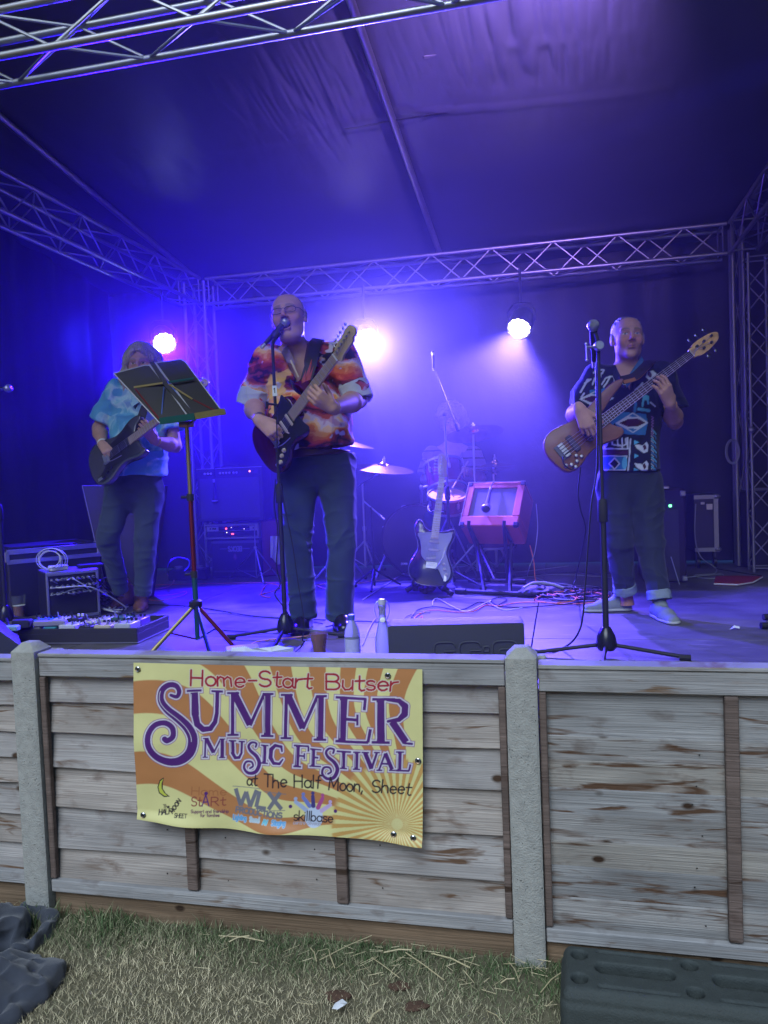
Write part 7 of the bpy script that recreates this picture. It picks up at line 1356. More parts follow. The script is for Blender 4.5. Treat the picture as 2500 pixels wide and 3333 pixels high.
def cymbal(name, c, nrm, r, label, foot, boom=None, hh=False):
    T = Thing(name, zst(foot), label, 'cymbal', 'cymbals of the kit'); c = Vector(c); M = ax_m(c, nrm); n = 40; pr = [(r, -.030), (r * .6, -.015), (r * .2, .0), (r * .17, .012), (r * .08, .024), (.006, .027)]
    mb = MB(); mb.lathe(pr + [(.006, .0255), (r * .08, .0225), (r * .16, .0105), (r * .19, -.0015), (r * .6, -.0165), (r, -.0312)], n, M, caps=False); T.part('plate', mb, BRZ)
    if hh: mb = MB(); M2 = M @ Matrix.Translation((0, 0, -.075)) @ Matrix.Scale(-1, 4, (0, 0, 1)); mb.lathe(pr, n, M2, caps=False); T.part('plate', mb, BRZ)
    mb = MB(); mb.lathe([(.012, .024), (.014, .04), (.008, .045), (.005, .07), (.0001, .07)], 10, M, caps=False); mb.box((0, 0, .052), (.036, .006, .008), M, bev=.002); T.part('wing_nut', mb, CHR)
    foot = zst(foot); top = Vector(boom) if boom else zst(foot, c.z - .03); mb = MB(); mb.tube([foot + ZV(.06), zst(foot, lerp(STAGE, top.z, .5))], .0125, 10); T.part('lower_tube', mb, CHR); mb = MB(); mb.tube([zst(foot, lerp(STAGE, top.z, .5)), top if not boom else zst(foot, top.z)], .009, 10); T.part('upper_tube', mb, CHR)
    mb = MB(); mb.lathe([(.016, -.02), (.018, 0), (.016, .02)], 10, Matrix.Translation(zst(foot, lerp(STAGE, top.z, .5)))); T.part('clutch', mb, CHR)
    if boom: mb = MB(); tt = zst(foot, top.z); mb.tube([tt, c - Vector(nrm).normalized() * .05, c], .007, 8); mb.tube([tt, tt - (c - tt).normalized() * .15], .008, 8); mb.lathe([(.018, -.015), (.02, 0), (.018, .015)], 12, ax_m(c - Vector(nrm).normalized() * .06, (1, -.3, 0))); T.part('boom_arm', mb, CHR)
    for k in range(3): a = .9 + k * 2.094; d = Vector((math.cos(a), math.sin(a), 0)); mb = MB(); mb.tube([zst(foot, STAGE + .30), foot + d * .27 + ZV(.015)], .008, 8); mb.tube([zst(foot, STAGE + .07), foot + d * .14 + ZV(.16)], .005, 6); l_ = T.part('leg', mb, CHR); mb = MB(); mb.sphere(foot + d * .27 + ZV(.014), (.016, .016, .014), 8); T.part('foot', mb, RUB, parent=l_)
    return T
c1 = P(1248, 1514, 6.10); cymbal('crash_cymbal', c1, (.13, -.16, 1), .245, 'crash cymbal left of the bass drum, dipping to the right', FL(1192, 1868), boom=zst(FL(1192, 1868), P(1190, 1574, 6.1).z))
c2 = P(1543, 1402, 6.25); cymbal('crash_cymbal', c2, (-.08, .24, 1), .235, 'raised crash cymbal in front of the drummer\'s chest', zst(P(1556, 1870, 6.25)))
c3 = P(1611, 1506, 6.45); cymbal('hi_hat_cymbal', c3, (-.03, -.04, 1), .175, 'hi-hat cymbals above the orange amplifier', zst(P(1618, 1870, 6.45)), hh=True)
c5 = P(1128, 1432, 6.25); cymbal('ride_cymbal', c5, (.22, -.1, 1), .23, 'ride cymbal mostly hidden behind the singer\'s hip', zst(P(1120, 1870, 6.25)))
mb = MB(); mb.tube([P(1182, 1629, 5.9), P(1232, 1673, 5.9)], .006, 8); mb.tube([P(1232, 1673, 5.9), P(1250, 1692, 5.9)], .008, 8); st = Thing('short_boom_stand', zst(P(1216, 1870, 5.9)), 'short silver boom arm crossing the cymbal stand at the left of the drums', 'stand'); st.part('boom', mb, CHR); mb = MB(); mb.tube([P(1207, 1651, 5.9), zst(P(1218, 1870, 5.9), STAGE + .02)], .009, 8); st.part('post_tube', mb, BLK)
for k in range(3): a = k * 2.1 + .4; mb = MB(); f_ = zst(P(1218, 1870, 5.9)); mb.tube([f_ + ZV(.15), f_ + Vector((math.cos(a), math.sin(a), 0)) * .22 + ZV(.01)], .008, 8); st.part('leg', mb, BLK)

# guitar on its stand ---------------------------------------------------------
def tele():
    nut = P(1440, 1540, 5.62); br = P(1405, 1838, 5.42); x = (nut - br).normalized(); O = br; M = frame(O, x, (-.1, -1, .25)); MG = mat('mint_white', (.36, .40, .40), .4)
    guitar('electric_guitar', 'black electric guitar with white pickguard resting on a floor stand', M, mat('black_lacquer', (.012, .010, .016), .2, coat=.6), MG, MAPLE, MAPLE, edge=mat('edge_glint', (.35, .34, .38), .2, .6), pick_m=mat('aged_white', (.52, .50, .42), .35))
    T = Thing('guitar_stand', zst(O), 'black folding guitar stand under the guitar with the white pickguard', 'guitar stand'); g = lambda x, y, z: M @ Vector((x, y, z)); b = zst(g(-.12, 0, -.1))
    a1, a2 = FL(1330, 1920, STAGE + .02), FL(1460, 1932, STAGE + .02); hub = g(-.02, .0, -.11)
    for e, sy in ((a1, 1), (a2, -1)):
        mb = MB(); mb.tube([g(-.10, sy * .06, -.10), e], .011, 10); mb.tube([e - (e - hub).normalized() * .05, e + Vector((-.02 * sy, -.03, 0))], .019, 10); T.part('leg', mb, BLK); mb = MB(); mb.tube(spl([g(-.12, sy * .05, -.10), g(-.155, sy * .09, -.08), g(-.165, sy * .10, -.02), g(-.158, sy * .11, .03), g(-.12, sy * .115, .035)], 4), .011, 10); T.part('cradle_arm', mb, RUB)
    r_ = hub + Vector((0, .32, 0)); mb = MB(); mb.tube([hub, zst(r_, STAGE + .015)], .011, 10); mb.tube([g(-.12, 0, -.10), g(.18, 0, -.09)], .011, 10); T.part('rear_leg', mb, BLK); mb = MB(); mb.tube([g(.40, -.05, .0), g(.40, -.045, -.04), g(.40, .045, -.04), g(.40, .05, .0)], .009, 8); mb.tube([g(.18, 0, -.09), g(.40, 0, -.045)], .009, 8); T.part('neck_yoke', mb, RUB)
    mb = MB(); r = random.Random(8); c = FL(1400, 1916, STAGE + .03)
    for i in range(9): mb.sphere(c + Vector((r.uniform(-.07, .07), r.uniform(-.03, .03), r.uniform(-.02, .02))), (r.uniform(.02, .045), .03, r.uniform(.014, .028)), 8)
    solo('folded_strap', mb, mat('strap_brown', (.09, .045, .03), .7, noise=.6, nscale=30, bump=1, bscale=60), 'brown folded strap lying on the deck under the guitar stand', 'strap')
tele()

# orange amplifier -------------------------------------------------------------
def orange_amp():
    TL, TR, BL = P(1527, 1571, 5.92), P(1712, 1566, 5.72), P(1497, 1726, 5.68); x = (TR - TL).normalized(); d = (BL - TL); z = (-d - x * (-d).dot(x)).normalized(); w = .445; hgt = .395; n = x.cross(z); n = n if n.y < 0 else -n; dep = .26
    C = TL + x * w / 2 - z * hgt / 2; M = Matrix(((x.x, -n.x, z.x, C.x), (x.y, -n.y, z.y, C.y), (x.z, -n.z, z.z, C.z), (0, 0, 0, 1))); OR = mat('orange_tolex', (.48, .095, .014), .55, noise=.12, nscale=80, bump=.4, bscale=300)
    T = Thing('guitar_amplifier', zst(C), 'small orange guitar amplifier tilted back on a black stand', 'amplifier'); mb = MB(); t = .03
    mb.box((0, dep / 2, hgt / 2 - t / 2), (w, dep, t), M, bev=.008); mb.box((0, dep / 2, -hgt / 2 + .045), (w, dep, .09), M, bev=.008); mb.box((-w / 2 + .027, dep / 2, .03), (.054, dep - .001, hgt - .115), M, bev=.004); mb.box((w / 2 - .027, dep / 2, .03), (.054, dep - .001, hgt - .115), M, bev=.004); mb.box((0, .009, hgt / 2 - .038), (w - .09, .014, .03), M, bev=.003); mb.box((0, dep - .01, 0), (w - .1, .012, hgt - .1), M); T.part('cabinet', mb, OR)
    mb = MB(); mb.box((0, .02, .02), (w - .104, .012, hgt - .135), M); T.part('grille', mb, mat('cream_grille', (.15, .145, .10), .85, noise=.15, nscale=150, bump=.4, bscale=700)); mb = MB(); mb.tube([M @ Vector((-w / 2, -.001, hgt / 2)), M @ Vector((w / 2, -.001, hgt / 2))], .003, 6); mb.tube([M @ Vector((-w / 2, -.001, hgt / 2)), M @ Vector((-w / 2, -.001, -hgt / 2))], .003, 6); T.part('edge_piping', mb, mat('pale_piping', (.5, .4, .32), .4))
    for sx in (-1, 1):
        for sz in (-1, 1): mb = MB(); mb.box((sx * (w / 2 - .016), .012, sz * (hgt / 2 - .016)), (.042, .034, .042), M, bev=.008); T.part('corner', mb, BPL)
    mb = MB(); mb.tube([M @ Vector((0, .04, hgt / 2 + .004)), M @ Vector((.06, -.01, hgt / 2 + .006)), M @ Vector((.0, -.012, hgt / 2 - .02))], .004, 6); 
    G = Thing('amplifier_stand', zst(C), 'black X frame stand under the orange amplifier', 'amp stand'); s = lambda X, Y_, Z: M @ Vector((X, Y_, Z)); f1, f2 = FL(1505, 1925, STAGE + .02), FL(1700, 1934, STAGE + .02); r1, r2 = FL(1545, 1888, STAGE + .02), FL(1690, 1893, STAGE + .02)
    for a, b in ((f1, f2), (r1, r2)): mb = MB(); dd = (b - a).normalized(); mb.tube([a - dd * .02, b + dd * .02], .016, 12); mb.tube([a - dd * .05, a + dd * .03], .022, 12); mb.tube([b - dd * .03, b + dd * .05], .022, 12); G.part('foot_bar', mb, BLK)
    for px, X in ((.38, -.14), (.80, .13)):
        for a, b, Yk in ((f1, f2, .20), (r1, r2, -.005)): q = a.lerp(b, px if a is f1 else px - .05); up = s(X, Yk, -hgt / 2 - .015); mb = MB(); mb.tube([q, up], .014, 10); G.part('leg', mb, BLK)
        mb = MB(); mb.tube([s(X, -.03, -hgt / 2 + .02), s(X, -.02, -hgt / 2 - .015), s(X, .24, -hgt / 2 - .018)], .013, 10); G.part('support_arm', mb, RUB)
    microphone('microphone', M @ Vector((-.03, -.03, -.06)), -(z * 1) + n * .05, 'black microphone hanging upside down in front of the orange amplifier', r=.034, gm=RUB); mb = MB(); mb.tube(spl([M @ Vector((-.03, -.026, .13)), M @ Vector((-.028, -.016, .16)), M @ Vector((-.02, .01, hgt / 2 + .006)), M @ Vector((.02, .12, hgt / 2 + .008)), M @ Vector((.06, .26, hgt / 2 - .03)), M @ Vector((.08, .27, -.1))], 5), .004, 6); solo('cable', mb, BLC, 'black cable looped over the top of the orange amplifier', 'cable')
orange_amp()

# amplifier stack at the back left ------------------------------------------------
def box_at(px0, py0, px1, py1, Y, dep, rot=-YAW): 
    a, b = P(px0, py1, Y), P(px1, py0, Y); w = (b.x - a.x) / math.cos(rot); return (a + b) / 2, w, b.z - P(px1, py1, Y).z
def stack():
    Y = 7.0; R3 = RS.copy(); o = P(648, 1697, Y); mk = lambda lx, ly, lz: Matrix.Translation(Vector((o.x, o.y, 0))) @ R3 @ Matrix.Translation((lx, ly, lz)); zt, zb = P(755, 1523, Y).z, P(755, 1695, Y).z; w = .63
    T = Thing('guitar_amplifier', o, 'large black combo amplifier with a row of knobs, topmost of the back left stack', 'amplifier'); mb = MB(); M = mk(w / 2, .12, 0); mb.box((0, 0, (zt + zb) / 2), (w, .24, zt - zb), M, bev=.01); T.part('cabinet', mb, VIN); mb = MB(); mb.box((0, -.121, (zt + zb) / 2 - .03), (w - .06, .01, zt - zb - .12), M); T.part('grille', mb, GRL); mb = MB(); mb.box((0, -.122, zt - .045), (w - .04, .01, .05), M, bev=.002); T.part('control_panel', mb, BLK)
    for x in (-.23, -.20, -.17, -.08, -.05, -.02, .01, .05, .08): mb = MB(); mb.lathe([(.010, 0), (.009, .012), (.0001, .014)], 10, M @ Matrix.Translation((x, -.127, zt - .045)) @ Matrix.Rotation(math.radians(90), 4, 'X'), caps=False); T.part('knob', mb, mat('silver_knob', (.45, .45, .5), .3, .8))
    mb = MB(); mb.sphere((.205, -.13, zt - .038), (.008, .006, .008), 8, M); T.part('jewel_light', mb, mat('red_jewel', (.6, .1, .05), .3, emit=(1, .22, .10), estr=3)); mb = MB(); mb.box((0, -.12, zt - .001), (w, .012, .006), M); T.part('top_trim', mb, ALUD); mb = MB(); mb.tube(spl([M @ Vector((-.1, -.05, zt)), M @ Vector((-.06, -.05, zt + .025)), M @ Vector((.06, -.05, zt + .028)), M @ Vector((.1, -.05, zt))], 4), .008, 6); T.part('handle', mb, BLK)
    microphone('microphone', M @ Vector((-.13, -.16, (zt + zb) / 2 - .05)), (0, .02, -1), 'dark microphone hanging in front of the big black combo amplifier', r=.028, gm=RUB); mb = MB(); mb.tube(spl([M @ Vector((-.13, -.155, (zt + zb) / 2 + .13)), M @ Vector((-.125, -.14, zt)), M @ Vector((-.11, -.02, zt + .012)), M @ Vector((-.05, .1, zt + .01))], 5), .004, 6); solo('cable', mb, BLC, 'black cable draped over the top of the big black combo amplifier', 'cable')
    z1, z0 = P(755, 1704, Y).z, P(755, 1752, Y).z; T = Thing('rack_unit', o + Vector((0, 0, z0 - o.z)), 'two rack amplifiers with red displays in a grey edged case', 'rack'); M = mk(.31, .10, 0); FR = mat('rack_grey_edge', (.26, .26, .28), .45, .6); wd = .53
    for c_, s_ in (((0, 0, z1 - .008), (wd, .2, .016)), ((0, 0, z0 + .008), (wd, .2, .016)), ((-wd / 2 + .008, 0, (z0 + z1) / 2), (.016, .2, z1 - z0 - .033)), ((wd / 2 - .008, 0, (z0 + z1) / 2), (.016, .2, z1 - z0 - .033))): mb = MB(); mb.box(c_, s_, M, bev=.002); T.part('case_edge', mb, FR)
    h2 = (z1 - z0 - .036) / 2; mb = MB(); mb.box((0, -.06, z1 - .018 - h2 / 2), (wd - .036, .04, h2 - .003), M); u1 = T.part('amplifier_front', mb, mat('rack_silver', (.34, .33, .30), .4, .5)); mb = MB(); mb.box((0, -.06, z0 + .018 + h2 / 2), (wd - .036, .04, h2 - .003), M); u2 = T.part('amplifier_front', mb, BLK); mb = MB(); mb.box((.02, -.0815, z1 - .018 - h2 / 2), (.30, .004, h2 * .72), M); T.part('dark_window', mb, BLG, parent=u1)
    RD = mat('red_digits', (.3, .02, .02), .4, emit=(1, .06, .06), estr=4); WD_ = mat('white_led', (.5, .5, .5), .4, emit=(1, .85, .7), estr=3)
    for x, zz, s_, m, p in ((-.055, z1 - .018 - h2 / 2, (.014, .003, .013), RD, u1), (.005, z0 + .018 + h2 / 2, (.022, .003, .010), RD, u2), (-.05, z0 + .018 + h2 * .8, (.006, .003, .006), WD_, u2), (-.005, z1 - .018 - h2 * .3, (.004, .003, .004), WD_, u1), (.12, z1 - .018 - h2 * .6, (.004, .003, .004), WD_, u1)): mb = MB(); mb.box((x, -.085, zz), s_, M); T.part('display', mb, m, parent=p)
    for x in (-.21, -.185, -.165, .21): mb = MB(); mb.lathe([(.008, 0), (.007, .01), (.0001, .011)], 8, M @ Matrix.Translation((x, -.08, z1 - .018 - h2 / 2)) @ Matrix.Rotation(math.radians(90), 4, 'X'), caps=False); T.part('knob', mb, BPL, parent=u1)
    zt2 = z0 - .004; M = mk(.335, .17, 0); T = Thing('drinks_crate', o + Vector((0, 0, STAGE - o.z)), 'black upside down drinks crate with BECK\'S lettering under the rack', 'crate'); mb = MB(); hh = zt2 - STAGE - .002; W2 = .48
    mb.box((0, 0, STAGE + .002 + hh / 2), (W2, .32, hh), M, bev=.012); T.part('crate_body', mb, mat('crate_plastic', (.02, .02, .024), .45)); mb = MB(); mb.box((0, -.162, STAGE + hh * .93), (W2 - .02, .01, .02), M); mb.box((0, -.162, STAGE + .06), (W2 - .06, .01, .016), M); T.part('rib', mb, mat('crate_rib', (.10, .10, .115), .5))
    a = Art(0, 0, 300, 200, 2, (.02, .02, .024)); a.stroke([(10, 30), (75, 30)], 4, (.14, .14, .17)); a.stroke([(225, 30), (290, 30)], 4, (.14, .14, .17))
    a.text("BECK'S", 218, 16, -34, 5, (.20, .20, .24), 82, 16) if False else None
    tx = Art(0, 0, 300, 200, 2, (.02, .02, .024)); tx.text("BECK'S", 84, 188, 40, 5, (.22, .22, .27), 218, 188); tx.stroke([(8, 170), (72, 170)], 4, (.14, .14, .17)); tx.stroke([(230, 170), (292, 170)], 4, (.14, .14, .17)); tx.disc(150, 96, 17, 30, (.13, .05, .06)); tx.disc(150, 96, 10, 21, (.16, .15, .17)); tx.stroke([(140, 76), (160, 84), (142, 98), (158, 112)], 3, (.2, .05, .06)); tx.c = tx.c[::-1, ::-1].copy()
    plate(T, 'print', M @ Matrix.Translation((0, -.1675, STAGE + hh * .56)) @ Matrix.Rotation(math.radians(90), 4, 'X'), .30, .20, tx, PRINT, .004)
    T = Thing('plastic_crate', P(880, 1870, 7.02), 'dark red plastic crate behind the small tripod right of the rack', 'crate'); c = P(893, 1775, 7.06); mb = MB(); hz = P(893, 1690, 7.06).z - STAGE
    mb.box((c.x, c.y, STAGE + hz / 2), (.20, .25, hz - .002), bev=.01); T.part('crate_body', mb, mat('dark_red_plastic', (.12, .015, .03), .5)); 
    for k in range(3): mb = MB(); mb.box((c.x, c.y - .128, STAGE + hz * (.2 + .3 * k)), (.17, .008, .02)); T.part('rib', mb, mat('dark_red_plastic'))
    T = Thing('towel', P(895, 1790, 6.86), 'white towel hanging over the red crate behind the singer\'s leg', 'towel'); mb = MB(); n = 10; vs = []
    for j in range(9):
        for i in range(n): t = i / (n - 1); p = P(lerp(880, 922, t), lerp(1745, 1826 - 12 * math.cos(t * 5), j / 8), 6.88 + .02 * math.sin(i * 2.1 + j * .3) - .02 * j / 8); vs.append(p)
    mb.add(vs, [(j * n + i, j * n + i + 1, j * n + n + i + 1, j * n + n + i) for j in range(8) for i in range(n - 1)]); T.part('cloth', mb, mat('white_towel', (.55, .55, .58), .9, bump=.6, bscale=200), angle=80)
    h = P(831, 1783, 6.6); b = zst(h); T = Thing('tripod_stand', b, 'small silver tripod stand before the crate with the lettering', 'stand'); mb = MB(); mb.tube([zst(b, P(831, 1706, 6.6).z), zst(b, STAGE + .03)], .005, 8); T.part('post_tube', mb, ALUD); mb = MB(); mb.lathe([(.012, -.012), (.016, 0), (.012, .012)], 10, Matrix.Translation(h)); T.part('hub', mb, ALUD)
    for (x, y) in ((745, 1882), (908, 1880), (858, 1898)): e = FL(x, y, STAGE + .008); mb = MB(); mb.tube([h, e], .0065, 8); l_ = T.part('leg', mb, ALUD); m = h.lerp(e, .68); mb = MB(); mb.tube([m, zst(b, STAGE + .035)], .004, 6); T.part('strut', mb, ALUD); mb = MB(); mb.sphere(m, .009, 8); T.part('joint', mb, BPL, parent=l_)
stack()

# right side: bass cabinet, flight case, red cut-out -----------------------------------
def right_side():
    o = FL(2125, 1898); M = Matrix.Translation(Vector((o.x, o.y, 0))) @ RS; zt = P(2170, 1592, o.y).z; T = Thing('bass_cabinet', zst(o), 'tall dark bass cabinet with a green 15 label behind the bass player', 'speaker cabinet'); h = zt - STAGE; w = .30; mb = MB(); mb.box((w / 2 - .06, .22, STAGE + h / 2 + .001), (w, .40, h - .003), M, bev=.012); T.part('cabinet', mb, mat('purple_black_carpet', (.035, .022, .04), .95, noise=.3, nscale=120, bump=.5, bscale=300))
    mb = MB(); mb.box((w / 2 - .075, .014, STAGE + h * .40), (w - .07, .012, h * .76), M); T.part('grille', mb, GRL); a = Art(0, 0, 100, 60, 1, (.02, .02, .025)); a.text('15', 30, 50, 34, 3.6, (.10, .42, .14), 72, 50); a.stroke([(8, 8), (92, 8)], 4, (.08, .34, .14)); a.stroke([(6, 56), (94, 56)], 1.2, (.2, .2, .24)); plate(T, 'label', M @ Matrix.Translation((.045, .017, zt - .115)) @ Matrix.Rotation(math.radians(90), 4, 'X'), .13, .08, a, PRINT, .003)
    mb = MB(); mb.box((.135, .010, zt - .122), (.020, .01, .018), M, bev=.003); T.part('green_light', mb, mat('green_led', (.2, .8, .3), .4, emit=(.15, 1, .35), estr=2.5)); mb = MB(); mb.box((.03, .05, zt + .012), (.20, .10, .02), M, bev=.004); T.part('handle', mb, CHR)
    for z in (STAGE + .03, zt - .035): mb = MB(); mb.box((w - .075, .028, z), (.04, .04, .04), M, bev=.006); T.part('corner', mb, ALUD)
    mb = MB(); mb.tube([FL(2212, 1903), P(2184, 1812, o.y - .05)], .004, 6); T.part('loose_cable', mb, GYC)
    a0, b0 = P(2262, 1797, 6.28), P(2331, 1608, 6.28); T = Thing('flight_case', zst(a0), 'black flight case with aluminium edges on castors at the back right', 'flight case'); z0, z1 = a0.z, b0.z; M = Matrix.Translation((a0.x, a0.y, 0)) @ RS; wv = .19; dp = .40
    mb = MB(); mb.box((wv / 2, dp / 2, (z0 + z1) / 2), (wv, dp, z1 - z0), M, bev=.004); T.part('case_body', mb, mat('case_laminate', (.018, .018, .022), .4)); AE = ALUD
    for c_, s_ in (((wv - .022, -.003, (z0 + z1) / 2), (.036, .008, z1 - z0)), ((wv / 2, -.004, z1 - .02), (wv, .008, .034)), ((wv / 2, -.004, z0 + .018), (wv, .008, .032)), ((wv + .003, dp / 2, z1 - .012), (.006, dp, .02)), ((wv + .003, dp / 2, z0 + .012), (.006, dp, .02)), ((wv + .003, dp - .012, (z0 + z1) / 2), (.006, .02, z1 - z0))): mb = MB(); mb.box(c_, s_, M, bev=.001); T.part('edge_profile', mb, AE)
    for z in (z0 + .02, z1 - .02):
        for x, y in ((wv - .005, .0), (wv + .002, .006), (wv - .02, -.006)): mb = MB(); mb.sphere((x, y - .002, z), (.016, .016, .016), 10, M); T.part('ball_corner', mb, CHR)
    mb = MB(); mb.box((wv * .62, -.008, z1 - .10), (.05, .01, .05), M, bev=.003); mb.box((wv * .35, -.008, z1 - .07), (.03, .01, .02), M, bev=.002); T.part('butterfly_latch', mb, CHR)
    for x in (.03, wv - .03): mb = MB(); mb.tube([M @ Vector((x - .012, .05, STAGE + .05)), M @ Vector((x + .012, .05, STAGE + .05))], .048, 14); mb.box((x, .05, (z0 + STAGE + .06) / 2), (.03, .05, z0 - STAGE - .05), M); T.part('castor', mb, BPL)
    for x in (.06, .12): mb = MB(); mb.box((wv + .02 + x, .3, STAGE + .3), (.0, .0, .0), M)
    p = [FL(2324, 1906, STAGE), FL(2330, 1883, STAGE), FL(2396, 1881, STAGE), FL(2481, 1884, STAGE), FL(2450, 1902, STAGE), FL(2400, 1909, STAGE)]; mb = MB(); mb.add([v + ZV(.003) for v in p] + [v + ZV(.018) for v in p], [tuple(range(5, -1, -1)), tuple(range(6, 12))] + [(i, (i + 1) % 6, (i + 1) % 6 + 6, i + 6) for i in range(6)]); T = Thing('red_board', p[0], 'flat red board with a curved pale edge lying on the deck at the right', 'board'); T.part('board', mb, mat('red_felt', (.22, .015, .02), .8), smooth=False); mb = MB(); mb.tube([v + ZV(.012) for v in (p[0], p[5], p[4], p[3])], .006, 6); T.part('pale_edge', mb, WPL)
    # things seen past the right upright
    T = Thing('speaker_stack', FL(2455, 1850), 'dark speaker boxes standing behind the lattice tower at the right edge', 'speaker'); mb = MB(); c = FL(2475, 1850); mb.box((c.x + .12, c.y + .1, STAGE + .32), (.42, .4, .62), bev=.01); T.part('cabinet', mb, VIN); mb = MB(); mb.box((c.x - .04, c.y - .09, STAGE + .64), (.12, .05, .02)); T.part('handle', mb, ALUD)
    T = Thing('cable_coil', PV(2402, 1470, 6.68), 'coil of grey cable tied to the silver upright at the right', 'cable coil'); c = PV(2385, 1470, 6.66); mb = MB()
    for k in range(4): mb.tube([c + Vector(((.045 + .004 * k) * math.cos(a) - .002 * k, -.004 * k, (.088 + .004 * k) * math.sin(a))) for a in np.linspace(0, 6.283, 26)], .0045, 6, caps=False)
    T.part('loop', mb, GYC); mb = MB(); mb.sphere(PV(2447, 1399, 6.30), (.026, .02, .026), 10); solo('round_clamp', mb, ALUD, 'small round metal clamp on the lattice tower', 'clamp')
    p = FL(2392, 2048, STAGE + .002); mb = MB(); mb.add([p + Vector(q) for q in ((-.03, -.004, 0), (-.008, -.012, .010), (.02, -.012, .004), (.026, .004, .012), (.002, .012, .018), (-.012, .004, .008))], [(0, 1, 5), (1, 2, 4), (2, 3, 4), (1, 4, 5)]); solo('paper_scrap', mb, mat('white_paper'), 'crumpled white paper scrap on the stage deck right of the bass player', 'litter')
    for (x, y), lab in (((2497, 2008), 'rubber foot of a stand entering at the right edge, upper one'), ((2490, 2036), 'rubber foot of a stand entering at the right edge, lower one')): c = FL(x, y, STAGE + .02); mb = MB(); mb.tube([c - Vector((.02, 0, 0)), c + Vector((.05, .0, 0))], .017, 12); mb.tube([c + Vector((.05, 0, 0)), c + Vector((.32, .02, .09))], .010, 8); solo('stand_foot', mb, BLK, lab, 'stand foot')
right_side()

